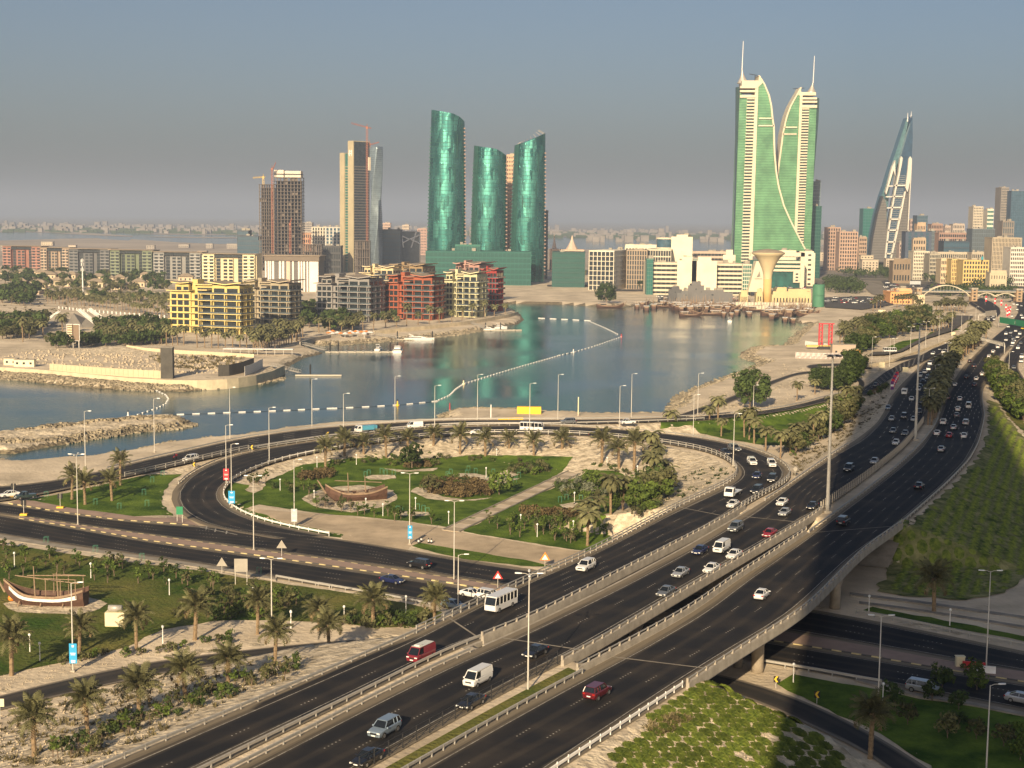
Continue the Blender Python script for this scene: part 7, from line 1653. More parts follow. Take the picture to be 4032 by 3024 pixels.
# water tower
p=A('R5',1824,755,1195);Y=1195;o=thing('water_tower','flared tan concrete water tower on the quay','water tower',(p.x,Y+6,0));m_wt=mat('water_tower_concrete',(.58,.47,.28),.8,.08,.1,detail=8);m_wt2=mat('water_tower_stem',(.60,.41,.17),.8,.06,.1)
def wr(x):return abs(A('R5',x,500,Y).x-p.x)
zz=lambda y:A('R5',1824,y,Y).z
MB().lathe([(wr(1867),-.5),(wr(1868),zz(553))],32).build('stem',m_wt2,o,smooth=True)
MB().lathe([(wr(1868),zz(553)),(wr(1870),zz(520)),(wr(1877),zz(485)),(wr(1890),zz(450)),(wr(1905),zz(415)),(wr(1925),zz(380)),(wr(1950),zz(350)),(wr(1975),zz(332)),(wr(1975),zz(322))],32,cap=False).build('flared_bowl',m_wt,o,smooth=True)
MB().lathe([(wr(1974),zz(322)),(wr(1950),zz(308)),(wr(1900),zz(296)),(wr(1850),zz(290)),(.3,zz(288))],32,cap=False).build('roof',m_rooftile,o,smooth=True)
rb=MB().box(-.15,.15,-.5,0,0,zz(332)-zz(450)).mesh('rib',m_wt)
bld_p=A('R6',636,1650,1180);o=thing('green_tank','tall green cylindrical tank right of the water tower','tank',(bld_p.x,1180,0));MB().lathe([(4.8,0),(4.8,ztop('R6',636,1542,1180)),(4.3,ztop('R6',636,1538,1180))],24).build('drum',mat('tank_green',(.06,.19,.11),.6,.1,.3),o,smooth=False);MB().lathe([(4.95,9),(4.95,9.4)],24).build('ring_band',m_hgd,o)
# ---------------------------------------------------------------- right-hand city (R7)
CT=[('dark green glass office behind the right harbour tower','R6',590,692,None,1078,1760,20,6,0,(.03,.10,.08),g_pod,0,24,.1,.3),
('slanted pale blue glass tower top behind the green office','R6',608,682,702,930,1800,26,5,2,(.16,.20,.23),g_blue,.2,None,.12,.2),
('pink brown hotel block left of the trade towers','R7',142,262,None,1032,2050,12,5,0,(.40,.27,.20),None,.0,26,.45,.35),
('pink brown hotel block with a dark arch right of the first','R7',242,405,None,1068,1980,11,7,0,(.44,.30,.22),None,.0,26,.45,.35),
('brown link building between the pink hotel and the trade towers','R7',400,482,None,1115,2100,8,4,0,(.38,.27,.19),None,0,20,.4,.4),
('teal glass tower with a slanted top left of the trade towers','R7',425,532,None,878,2350,18,4,0,(.05,.15,.15),g_teal,0,26,.08,.2),
('dark blue framed tower with a tan centre right of the trade towers','R7',790,1005,None,1068,1880,13,4,0,(.07,.09,.13),g_blue,0,26,.5,.2),
('tan windowed block set in front of the dark blue framed tower','R7',845,968,None,1125,1865,6,5,0,(.42,.32,.22),None,0,8,.45,.45),
('blue glass tower with a rounded cap behind the dark blue one','R7',868,978,None,935,2300,16,6,0,(.09,.13,.17),g_blue,0,26,.12,.35),
('small tan block under the blue capped tower','R7',872,962,None,1003,2180,6,5,0,(.48,.34,.22),None,0,18,.5,.5),
('narrow pinkish tower left of the blue capped tower','R7',822,858,None,972,2400,10,2,0,(.38,.28,.24),None,0,18,.4,.4),
('brownish block right of the blue capped tower','R7',990,1105,None,1005,2420,8,7,0,(.33,.22,.17),None,0,24,.4,.4),
('dusty pink block further right on the skyline','R7',1100,1170,None,1022,2500,7,5,0,(.42,.33,.27),None,0,24,.5,.4),
('pale block with a flat roof on the skyline','R7',1165,1282,None,1005,2560,8,7,0,(.44,.37,.30),None,0,24,.5,.4),
('grey glass slab behind the framed tower','R7',1003,1040,None,1062,2000,10,2,0,(.12,.15,.17),g_grey,0,20,.2,.3),
('reddish half built block with many open floors','R7',1055,1330,None,1080,2150,8,14,0,(.34,.22,.17),None,0,26,.3,.4),
('long dark glass block below the reddish one','R7',1095,1330,None,1145,2010,5,12,0,(.05,.07,.09),g_blue,0,26,.1,.2),
('grey blue glass block with a flat top','R7',1325,1535,None,1045,2040,10,10,0,(.13,.16,.18),g_grey,0,26,.06,.15),
('cream stepped tower on the right skyline','R7',1327,1430,None,862,2300,22,6,0,(.50,.44,.34),None,0,26,.45,.5),
('white striped tower with a curved top on the right skyline','R7',1440,1518,None,885,2320,14,4,0,(.62,.57,.46),g_teal,0,24,.05,.5),
('grey concrete side of the big tower at the right edge','R7',1548,1635,None,705,2350,30,6,0,(.26,.23,.20),None,0,30,.5,.4),
('big blue glass tower at the right edge','R7',1630,1800,None,735,2330,30,9,0,(.07,.11,.16),g_blue,0,34,.06,.1),
('grey framed block in front of the big blue tower','R7',1572,1690,None,982,2100,8,5,0,(.24,.20,.16),g_grey,0,24,.35,.2),
('tall beige ribbed block near the right edge','R7',1495,1760,None,1118,1720,10,20,0,(.46,.38,.27),None,0,30,.55,.12),
('white and black banded block cut by the right edge','R7',1648,1800,None,1198,1600,9,8,0,(.66,.60,.50),None,0,26,.35,.4),
('white office block below the framed tower','R7',852,1002,None,1228,1740,8,9,0,(.60,.54,.42),None,0,24,.45,.4),
('grey balconied block right of the white office','R7',985,1092,None,1250,1700,7,7,0,(.38,.34,.26),None,0,24,.35,.35),
('cream banded block left of the yellow ones','R7',1080,1170,None,1292,1640,4,5,0,(.58,.46,.30),None,0,20,.4,.45),
('narrow yellow block with vertical slots','R7',1168,1262,None,1292,1620,6,5,0,(.60,.44,.18),None,0,20,.55,.25),
('yellow block with a large window grid under a blue sign','R7',1265,1495,None,1302,1590,6,9,0,(.62,.45,.17),None,0,24,.4,.35),
('long pale block behind the yellow ones','R7',1000,1335,None,1240,1850,4,18,0,(.46,.40,.30),None,0,22,.4,.4),
('pale block behind the blue sign','R7',1330,1497,None,1240,1830,4,9,0,(.44,.38,.29),None,0,22,.4,.4),
('brown low building below the trade towers','R7',690,850,None,1308,1640,2,6,0,(.24,.18,.12),None,0,20,.5,.5),
('low cream wall building below the beige ribbed block','R7',1490,1645,None,1402,1500,2,6,0,(.52,.44,.30),None,0,16,.7,.6),
('narrow pale block left of the framed tower','R7',755,782,None,1162,1950,7,2,0,(.44,.35,.30),None,0,16,.5,.4),
('slim striped tower behind the trade towers','R7',785,812,None,772,2500,26,2,0,(.18,.17,.17),g_grey,0,20,.2,.45)]
for t_ in CT:
    lab,r,xl,xc,xr,yt,Y,nf,bf,bs,wl,g,a,dp,pf,sf=t_
    bld(lab,r,xl,xc,xr,yt,Y,nf,bf,bs,wl,g,a=a,depth=dp,pf=pf,sf=sf,name='city_building',group='city buildings on the right',budget=130)
p=A('R7',1385,1268,1588);o=thing('rooftop_sign','turquoise sign on the roof of the yellow block','sign',(p.x,1588,ztop('R7',1385,1300,1588)));w=A('R7',1435,0,1588).x-p.x;MB().box(-w,w,-.4,.4,1.2,ztop('R7',1385,1265,1588)-ztop('R7',1385,1300,1588)).build('panel',mat('turquoise_sign',(.03,.30,.36),.5,0),o);MB().box(-w*.8,w*.8,-.1,.1,-.2,1.3).build('support',m_dark,o)
bld('orange pavilion with a low dome near the footbridge','R7',677,865,None,1565,1235,3,7,0,(.72,.36,.15),None,a=.0,depth=26,pf=.5,sf=.5,name='pavilion')
bld('upper storey block of the orange pavilion','R7',722,862,None,1540,1245,3,4,0,(.66,.38,.20),None,a=0,depth=14,pf=.8,sf=.7,name='pavilion_annex')
bld('cream annex right of the orange pavilion','R7',868,975,None,1590,1240,2,4,0,(.62,.50,.33),None,a=0,depth=18,pf=.6,sf=.6,name='pavilion_annex')
# footbridge with arch
Y=1262;b0=A('R7',862,1600,Y);o=thing('footbridge','pale footbridge with a big arch and brick towers over the highway','footbridge',(b0.x,Y,0))
def l7(x,y,YY=Y):p=A('R7',x,y,YY);return (p.x-b0.x,p.z)
m_brick=mat('tower_brick',(.36,.25,.15),.85,.15,.5)
for x0,x1,yt in((842,882,1515),(1290,1336,1518),(1655,1702,1524)):
    a,b=l7(x0,yt),l7(x1,yt);MB().box(a[0],b[0],-4,4,0,a[1]).build('tower',m_brick,o);MB().box(a[0]-.4,b[0]+.4,-4.4,4.4,a[1]-1.5,a[1]).build('tower_cornice',m_conc,o)
    for k in range(4):MB().box(a[0]+1.5,b[0]-1.5,-4.15,-4.0,a[1]*(.2+k*.2),a[1]*(.3+k*.2)).build('window',g_dark,o)
for x0,x1 in((882,1290),(1336,1655),(1702,1900)):
    a,b=l7(x0,1546),l7(x1,1546 if x1<1300 else 1552);MB().box(a[0],b[0],-2,2,a[1]-1,a[1]).build('deck',m_conc,o);MB().box(a[0],b[0],-2.1,-1.9,a[1],a[1]+1.2).build('railing',g_grey,o)
def arch(x0,x1,yb,yt,nm='arch'):
    a=l7(x0,yb);b=l7(x1,yb);t_=l7((x0+x1)/2,yt)
    for dy in(-2.4,2.4):
        pts=[(a[0]+(b[0]-a[0])*k/16,dy,a[1]+(t_[1]-a[1])*(1-(2*k/16-1)**2)) for k in range(17)];MB().tube(pts,.38,6).build(nm,m_hw,o,smooth=True)
    return a,b,t_
a,b,t_=arch(884,1290,1592,1500)
for k in range(3,14):
    x=a[0]+(b[0]-a[0])*k/16;z=a[1]+(t_[1]-a[1])*(1-(2*k/16-1)**2)
    if z>l7(1000,1546)[1]:MB().box(x-.1,x+.1,-2.4,-2.2,l7(1000,1546)[1],z).build('hanger',m_steel,o)
arch(1340,1490,1590,1562);arch(1490,1650,1592,1565)
o,w,zb,zt=board('road_sign','far green direction sign left of the highway beyond the pavilion','road sign','R7',590,665,1378,1397,1420,m_green)
# grandstand-like tent building and low blocks at the left of the towers
LB=[('dark glass building with a big screen left of the unfinished tower','R2',90,310,None,1470,1900,7,9,0,(.07,.09,.11),g_blue,0,30,.1,.25),('stepped dark glass roof block at the far left of the towers','R2',85,200,None,1410,1930,9,4,0,(.09,.11,.13),g_blue,0,26,.1,.25),
('small dark block below the unfinished wing','R2',312,402,None,1515,1880,5,4,0,(.06,.08,.10),g_blue,0,20,.1,.25),('white slab building with dark stripes, left of a pair','R2',905,1050,None,1372,2000,12,5,0,(.58,.52,.42),None,0,24,.5,.2),('white slab building with a blue glass bay','R2',1055,1215,None,1375,1980,12,4,0,(.55,.52,.46),g_blue,0,24,.4,.2),
('wide dark blue block right of the twisted tower','R2',1660,1875,None,1400,1960,9,10,0,(.06,.075,.09),g_blue,0,30,.08,.15),('dark block behind the bare frames','R2',1010,1215,None,1580,1760,4,8,0,(.07,.07,.07),None,0,24,.3,.3),('orange brown block behind the bare frames','R2',790,900,None,1440,2100,6,5,0,(.42,.24,.15),None,0,20,.5,.4),
('pale residential block on the plain behind the towers','R2',790,900,None,1322,3000,12,8,0,(.36,.32,.28),None,0,24,.4,.4),('pinkish block behind the twisted tower','R2',1670,1760,None,1330,2900,10,6,0,(.46,.33,.26),None,0,24,.5,.5),('pink block behind the tent framed building','R2',2060,2160,None,1390,2700,9,6,0,(.42,.28,.23),None,0,24,.5,.5),('pyramid roofed pale block on the plain','R2',1895,1965,None,1350,2900,9,5,0,(.46,.38,.30),None,0,20,.5,.5)]
for t_ in LB:
    lab,r,xl,xc,xr,yt,Y,nf,bf,bs,wl,g,a,dp,pf,sf=t_
    bld(lab,r,xl,xc,xr,yt,Y,nf,bf,bs,wl,g,a=a,depth=dp,pf=pf,sf=sf,name='city_building',group='city buildings on the left',budget=100)
Y=2050;b0=A('R2',1875,1590,Y);o=thing('framed_hall','glass hall with a white crossed frame right of the twisted tower','building',(b0.x,Y,0))
def l2(x,y):p=A('R2',x,y,Y);return (p.x-b0.x,p.z)
MB().box(l2(1880,0)[0],l2(2080,0)[0],1,30,0,l2(1880,1415)[1]).build('glass_hall',g_grey,o)
for q in(((1875,1405),(2050,1410)),((1875,1405),(1905,1590)),((2045,1410),(1990,1590)),((1880,1460),(1970,1500)),((1970,1500),(2085,1450)),((1880,1545),(1960,1505)),((1990,1500),(2085,1550))):
    a,b=l2(*q[0]),l2(*q[1]);MB().tube([(a[0],0,a[1]),(b[0],0,b[1])],.9,5).build('frame_bar',m_white,o)
# conical roofed mall parts near the far end of the bay
for i,(x0,x1,yt,yb) in enumerate(((1340,1425,1245,1380),(1440,1659,1250,1400))):
    Y=1900;a=A('R4',x0,yb,Y);b=A('R4',x1,yb,Y);o=thing('tented_hall','peach hall with a peaked tent roof behind the green towers, %s one'%ordn(i),'building',((a.x+b.x)/2,Y,0));w=(b.x-a.x)/2;h_=ztop('R4',x0,yt+60,Y);z2=ztop('R4',x0,yt,Y)
    MB().box(-w,w,0,30,0,h_*.75).build('wall',wallm((.58,.42,.30)),o);MB().loft([[(w*.5*math.cos(q*math.pi/4)*(1-f)**1.5+.4*math.cos(q*math.pi/4),15+12*math.sin(q*math.pi/4)*(1-f)**1.5,h_*.75+(z2-h_*.75)*f) for q in range(8)] for f in(0,.25,.5,.75,1)]).build('tent_roof',wallm((.60,.47,.36)),o)
    for k in range(5):MB().box(-.6,.6,-.2,0,2,h_*.4).build('window',g_dark,o,loc=(-w*.8+w*1.6*k/4,0,0))
# distant town: one mass
rr=random.Random(77);b=MB()
for i in range(900):
    sx=rr.uniform(-100,4100);Yd=rr.uniform(5300,8200) if sx<2300 else rr.uniform(4300,8000)
    x=(sx-CX)/F*Yd;w=rr.uniform(8,28);hh=rr.choice([7,9,12,14,18])*(1+.8*(rr.random()>.93));b.box(x-w/2,x+w/2,Yd,Yd+w,-1.3,hh)
stuff(b.build('distant_town',mat('distant_town_walls',(.24,.21,.18),.9,.25,.01)),'pale low town fading into the haze on the horizon')
b=MB()
for i in range(900):
    sx=rr.uniform(-100,4100);Yd=rr.uniform(5200,7000);x=(sx-CX)/F*Yd
    w=rr.uniform(15,50);b.box(x-w/2,x+w/2,Yd,Yd+6,-1.3,rr.uniform(3,8))
stuff(b.build('distant_trees',m_leafD),'dark line of trees in front of the distant town')
# middle-distance low buildings between bay and horizon (each one a thing)
rr=random.Random(5);k=0
def lowcity(n,r,x0,x1,Y0,Y1,cols,lab,grp,hs=(6,12),seed=1):
    rr=random.Random(seed);L_=[]
    for _ in range(n):
        x=rr.uniform(x0,x1);Yd=rr.uniform(Y0,Y1);L_.append((x,Yd))
    L_.sort()
    for i,(x,Yd) in enumerate(L_):
        c=corner(r,x,Yd);w=rr.uniform(12,26);h_=rr.uniform(*hs);o=thing('low_building',lab%ordn(i),'building',c,0,grp);col=cols[rr.randrange(len(cols))]
        MB().box(-w/2,w/2,0,w*.7,-.5,h_).build('wall',wallm(col),o);MB().box(-w/2-.4,w/2+.4,-.4,w*.7+.4,h_,h_+.7).build('roof',m_roof,o)
        nb=int(w/4)
        me=MB().box(-.9,.9,-.08,0,0,1.5).mesh('window',g_dark)
        for j in range(nb):
            for q in range(int(h_/3.2)):link('window',me,o,(-w/2+(j+.5)*w/nb,0,1+q*3.2))
cs=[(.50,.42,.32),(.42,.30,.23),(.34,.30,.25),(.56,.47,.34)]
lowcity(40,'R7',0,1725,1900,2700,cs,'low city building among the right hand towers, %s from the left','low city buildings',(10,24),3)
lowcity(16,'R1',-100,2212,2300,3200,cs,'lone low building on the sandy plain, %s from the left','low buildings on the plain',(5,9),4)
# ---------------------------------------------------------------- trees of the city and peninsula
rr=random.Random(4)
TF=[]
for i,m in enumerate((m_leafD,m_leafO,m_leafD)):
    o=thing('city_tree','x','tree');o['group']='x';MB().tube([(0,0,-.2),(0,0,2.5)],.25,5).build('trunk',m_bark,o);link('crown',crown_mesh('crown',3.4,3.4,2.6,4.2,170,14,.95,m,70+i,.45),o);TF.append(o)
def trees(poly,n,lab,grp,r,scale=1.0,seed=1,protos=None,mind=3.5):scatter(protos or TF,r,poly,n,lab,grp,scale,seed,mind)
def mass(polys,label,seed=5,leaf=1.5,sc=1.5):
    rr=random.Random(seed);b=MB()
    for r,poly,n in polys:
        x0=min(p[0] for p in poly);x1=max(p[0] for p in poly);y0=min(p[1] for p in poly);y1=max(p[1] for p in poly);c=0;tr=0
        while c<n and tr<n*30:
            tr+=1;x,y=rr.uniform(x0,x1),rr.uniform(y0,y1);ins=False
            for i in range(len(poly)):
                s,e=poly[i],poly[(i+1)%len(poly)]
                if (s[1]>y)!=(e[1]>y) and x<(e[0]-s[0])*(y-s[1])/(e[1]-s[1])+s[0]:ins=not ins
            if not ins:continue
            c+=1;p=T(r,x,y);k=sc*rr.uniform(.7,1.3);b.tube([p,p+Vector((0,0,3*k))],.2*k,3)
            for _ in range(46):
                d=Vector((rr.gauss(0,1),rr.gauss(0,1),rr.gauss(0,.8))).normalized();q=p+Vector((d.x*3*k,d.y*3*k,4*k+d.z*2.2*k))*1.0;a_=d.orthogonal().normalized();e_=d.cross(a_);l=leaf*rr.uniform(.5,1.1)*.8
                b.add([q-a_*l,q-e_*l*.7,q+a_*l,q+e_*l*.7],[(0,1,2,3)])
    stuff(b.build('city_trees',m_leafD),label)
mass([('R7',[(120,1300),(300,1270),(480,1290),(690,1330),(690,1420),(560,1450),(330,1440),(200,1420),(120,1380)],230),('R7',[(80,1480),(320,1490),(430,1560),(380,1575),(120,1560)],90),('R7',[(800,1390),(1240,1440),(1250,1500),(950,1480),(800,1430)],120),('R7',[(1270,1460),(1500,1420),(1725,1440),(1725,1520),(1350,1520),(1270,1500)],150),('R7',[(950,1560),(1280,1570),(1280,1600),(980,1600)],24),('R7',[(540,1400),(780,1410),(780,1450),(560,1450)],60),('R7',[(680,1380),(860,1400),(860,1460),(700,1440)],50),('R7',[(1100,1560),(1660,1570),(1660,1610),(1350,1610)],50)],'dusty dark tree belts between the city buildings on the right')
trees([(0,700),(350,715),(700,740),(1000,760),(1440,770),(1460,890),(1000,900),(400,860),(200,890),(0,800)],85,'garden tree among the villas below the long row','trees among the villas','R1',1.25,6,mind=5)
trees([(0,890),(330,900),(330,1000),(0,1010)],34,'dense dark tree at the left edge of the peninsula','dense trees at the left edge','R1',1.3,7,mind=4)
trees([(420,940),(900,935),(1480,960),(1480,990),(900,965),(420,960)],34,'dark tree behind the palm avenue','trees behind the palm avenue','R1',1.0,8,mind=4)
trees([(0,1180),(400,1150),(420,1290),(0,1300)],40,'dark tree left of the tents','trees left of the tents','R1',1.2,9,mind=4)
trees([(440,1330),(820,1330),(1400,1300),(1480,1290),(1460,1340),(820,1370),(440,1385)],44,'dark bushy tree behind the sandy plot','trees behind the sandy plot','R1',.9,10,mind=3)
trees([(860,1190),(1480,1180),(1480,1260),(860,1290)],36,'tree in the belt left of the yellow block','trees left of the yellow block','R1',1.0,11,mind=4)
trees([(410,690),(540,720),(560,860),(430,870)],20,'dark tree between the beige and grey blocks','trees between the blocks','R3',1.2,12,mind=4)
trees([(600,830),(900,780),(920,900),(640,900)],26,'dark green tree behind the beach terrace','trees behind the terrace','R3',1.2,13,mind=4)
trees([(1130,750),(1230,740),(1230,830),(1130,840)],8,'dark tree between the grey and red blocks','trees by the red block','R3',1.0,14,mind=3)
trees([(480,560),(760,560),(760,640),(590,640)],12,'small tree beside the white gridded hotel','trees by the hotel','R5',1.2,15,mind=5)
place(TD,T('R5',415,765),'lone dark tree at the end of the beach by the first dhow','single trees',2.2)
PV=[palm_far_proto(h,i+20) for i,h in enumerate((6.0,7.5,9.0))]
def prow(r,pts,n,lab,grp,sc_=1.0,seed=0,jx=4,jy=3,one=False):
    rr=random.Random(seed);L_=[]
    dd=[0]
    for i in range(1,len(pts)):dd.append(dd[-1]+math.dist(pts[i],pts[i-1]))
    for k in range(n):
        s=dd[-1]*k/max(1,n-1);i=max(j for j in range(len(dd)) if dd[j]<=s+1e-6);i=min(i,len(pts)-2);f=(s-dd[i])/(dd[i+1]-dd[i]);L_.append((pts[i][0]+(pts[i+1][0]-pts[i][0])*f+rr.uniform(-jx,jx),pts[i][1]+(pts[i+1][1]-pts[i][1])*f+rr.uniform(-jy,jy)))
    if one:return joined(PV,[(r,x,y) for x,y in L_],lab,sc_,seed)
    for i,(x,y) in enumerate(L_):place(PV,T(r,x,y),lab%ordn(i),grp,sc_,rr=rr)
prow('R1',[(420,985),(800,1020),(1100,1060),(1470,1110)],34,'palm of the front row in the avenue behind the tents, %s from the left','palm avenue front row',1.0,1)
prow('R1',[(400,960),(800,985),(1100,1015),(1470,1050)],22,'second row of palms in the avenue behind the tents','',1.0,2,one=True)
prow('R1',[(420,940),(900,955),(1470,1000)],16,'rear row of palms in the avenue behind the tents','',1.0,3,one=True)
prow('R1',[(300,885),(700,880),(1060,890)],16,'loose row of palms in front of the villas','',1.0,4,one=True)
prow('R1',[(80,1215),(145,1325),(275,1305),(550,1240)],4,'lone tall palm left of the tents, %s from the left','tall palms left of the tents',1.35,5)
prow('R1',[(860,1310),(1100,1320),(1300,1325),(1480,1350),(1600,1350)],16,'palm behind the sandy plot wall, %s from the left','palms behind the plot wall',1.15,6)
prow('R1',[(1720,1370),(1900,1375),(2212,1385)],9,'palm in front of the yellow block, %s from the left','palms by the yellow block',1.15,7)
prow('R3',[(0,1070),(130,1050),(280,1010),(420,960)],22,'palm of the dense clump on the promenade corner, %s from the left','promenade corner palms',1.1,8,8,14)
prow('R3',[(20,1020),(150,985),(300,950),(400,920)],16,'palms at the back of the promenade corner clump','',1.1,9,8,10,one=True)
prow('R3',[(565,905),(980,895),(1050,880),(1130,870),(1245,860),(1310,850),(1400,845),(1460,838),(1600,825),(1680,820),(1760,808),(1900,790),(2140,755),(2190,745)],18,'palm on the promenade before the coloured blocks, %s from the left','promenade palms',1.15,10,8,3)
prow('R5',[(285,640),(400,645),(440,645)],4,'palm at the foot of the gridded hotel, %s from the left','palms by the hotel',1.0,11)
prow('R5',[(0,560),(80,560),(150,560),(230,560)],7,'palm in front of the dark glass wing, %s from the left','palms by the glass wing',1.0,12)
# ---------------------------------------------------------------- boats
m_wood=mat('dhow_wood',(.085,.045,.030),.7,.25,.8);m_wood2=mat('dhow_pale_wood',(.27,.19,.125),.8,.2,1);m_hullw=mat('hull_white',(.72,.70,.66),.5,.1,1)
def dhow(L_=18,W=4.6,cabin=True,masts=1,yard=True,paintc=None,name='dhow'):
    o=thing(name,'x','boat');o['group']='x';n=14;rings=[]
    for i in range(n+1):
        f=i/n;x=-L_/2+L_*f;w=W/2*(math.sin(math.pi*min(1,(.16+f*.84)))**.55) if f<1 else .12;w=max(.12,w*(1-.93*max(0,(f-.72)/.28)**1.4));sh=1.5+1.3*max(0,(.35-f)/.35)**1.5+2.4*max(0,(f-.6)/.4)**1.8;kz=-.6+2.6*max(0,(f-.78)/.22)**1.6
        rings.append([(x,-w,sh),(x,-w*.98,sh*.55+kz*.45),(x,-w*.6,kz+.1),(x,0,kz-.2),(x,w*.6,kz+.1),(x,w*.98,sh*.55+kz*.45),(x,w,sh),(x,w*.86,sh-.02),(x,w*.8,sh-.75),(x,-w*.8,sh-.75),(x,-w*.86,sh-.02)])
    MB().loft(rings).build('hull',paintc or m_wood,o);b=MB();rg=[[Vector(r[0])+Vector((0,-.06,.0)),Vector(r[0])+Vector((0,-.06,-.35)),Vector(r[0])+Vector((0,.02,-.35)),Vector(r[0])+Vector((0,.02,.04))] for r in rings];b.loft(rg);rg=[[Vector(r[6])+Vector((0,.06,.0)),Vector(r[6])+Vector((0,.06,-.35)),Vector(r[6])+Vector((0,-.02,-.35)),Vector(r[6])+Vector((0,-.02,.04))] for r in rings];b.loft(rg);b.build('gunwale',m_hullw if paintc else m_wood2,o)
    MB().tube([(L_/2-.2,0,1.5),(L_/2+1.4,0,4.2),(L_/2+1.9,0,4.9)],[.25,.2,.12],5).build('stem_post',m_hullw if paintc else m_wood2,o)
    if cabin:
        MB().box(-L_*.42,-L_*.14,-W*.36,W*.36,1.2,3.3).build('cabin',m_wood2,o);MB().box(-L_*.45,-L_*.10,-W*.42,W*.42,3.3,3.45).build('canopy',m_hullw,o)
        for s in(-1,1):MB().box(-L_*.38,-L_*.18,s*W*.362-.02,s*W*.362+.02,2.1,2.8).build('window',g_dark,o)
    for k in range(masts):
        x=L_*(.12-.28*k);MB().tube([(x,0,1),(x+.2,0,L_*(.42-.06*k))],[.16,.08],6).build('mast',m_wood2,o)
    if yard:MB().tube([(-L_*.42,.3,3.6),(L_*.35,.3,4.6)],.1,5).build('yard',m_wood2,o)
    return o
DH=[dhow(17,4.4,True,1,True),dhow(14,4.0,True,1,False),dhow(20,5,True,2,True)]
front=[(450,800,.1),(680,808,1.5),(762,820,1.5),(825,806,1.5),(920,798,.2),(1000,795,1.2),(1150,875,.1),(1440,875,1.4),(1500,880,1.5),(1560,862,1.3),(1650,870,1.5),(1735,830,.2),(1880,895,1.2),(1970,918,1.4),(2030,928,1.5)]
for i,(x,y,a) in enumerate(front):place(DH,P('R5',x,y,-2.1),'brown wooden dhow in the outer line of the harbour, %s from the left'%ordn(i),'dhows moored by the quay',1.0,rz=a+math.pi/2*0)
o=dhow(24,5.6,True,2,True,name='dhow');o.location=P('R5',1290,862,-2.1);o.rotation_euler=(0,0,math.pi-.15);o['label']='largest dhow of the outer line with a raised white prow pointing left';o['group']='dhows moored by the quay'
rr=random.Random(8);L2=[(rr.uniform(1030,1660),rr.uniform(790,835)) for _ in range(60)]+[(rr.uniform(1830,2200),rr.uniform(812,872)) for _ in range(46)]+[(rr.uniform(600,1000),rr.uniform(780,792)) for _ in range(5)]
L2.sort()
for i,(x,y) in enumerate(L2):place(DH,P('R5',x,y,-2.1),'brown dhow packed in the harbour behind the outer line, %s from the left'%ordn(i),'dhows packed in the harbour',rr.uniform(1.05,1.4),rz=rr.choice((1.4,1.6,4.6,.2,1.2)),rr=rr)
# park dhows on land
o=dhow(15,4.2,False,2,True);o.scale=(1,1,1)
p=T('S3',320,505);o.location=p+Vector((0,0,.5));o.rotation_euler=(0,0,math.pi-.12);o['label']='beached dhow with a white and brown striped hull on the lower left lawn';o['group']='display dhows on land'
L_=15
bw=MB()
for z,c in((.55,0),(1.15,0)):pass
b=MB();n=14
for i in range(1,n):
    pass
hull=[k for k in kids(o) if k.name.startswith('hull')][0]
stripe=MB();stripe2=MB()
me_=hull.data;vs=[v.co.copy() for v in me_.vertices]
for i in range(1,13):
    for a_,b_ in((1,2),(5,4)):
        q=[vs[i*11+a_],vs[(i+1)*11+a_],vs[(i+1)*11+a_].lerp(vs[(i+1)*11+(0 if a_==1 else 6)],.55),vs[i*11+a_].lerp(vs[i*11+(0 if a_==1 else 6)],.55)]
        s=-1 if a_==1 else 1;q=[v+Vector((0,s*.06,0)) for v in q];(stripe if s<0 else stripe2).add(q,[(0,1,2,3)])
stripe.build('painted_stripe',m_hullw,o);stripe2.build('painted_stripe',m_hullw,o)
b=MB()
for x in(-6.3,-3.6,-.9):
    for s in(-1,1):b.tube([(x,s*1.7,1.2),(x,s*1.7,4.6)],.08,5)
b.tube([(-6.5,-1.7,4.6),(-.7,-1.7,4.6)],.07,5);b.tube([(-6.5,1.7,4.6),(-.7,1.7,4.6)],.07,5);b.tube([(-7.5,0,5.0),(3,.4,4.7)],.09,5);b.build('deck_frame',m_wood2,o)
for x,dz in((-4,0),(0,0),(4,.1)):
    for s in(-1,1):MB().tube([(x,s*2.6,-.9),(x,s*1.5,.4)],.12,5).build('prop',m_wood2,o)
p=T('S3',82,480);sph=thing('buoy_ball','orange round buoy lying beside the beached dhow','buoy',p);MB().lathe([(.05,0),(.5,.2),(.62,.6),(.5,1.0),(.05,1.2)],12).build('float',m_orange,sph,smooth=True)
o=dhow(15,4.0,False,2,True);p=T('S1',160,900);o.location=p+Vector((0,0,.5));o.rotation_euler=(0,0,math.pi+.35);o['label']='dark weathered dhow displayed in the sandy bed inside the park';o['group']='display dhows on land'
b=MB();[b.box(x,x+1.6,-1.2,1.2,1.0,1.6) for x in(-5,-2,1)];b.build('deck_box',m_wood2,o)
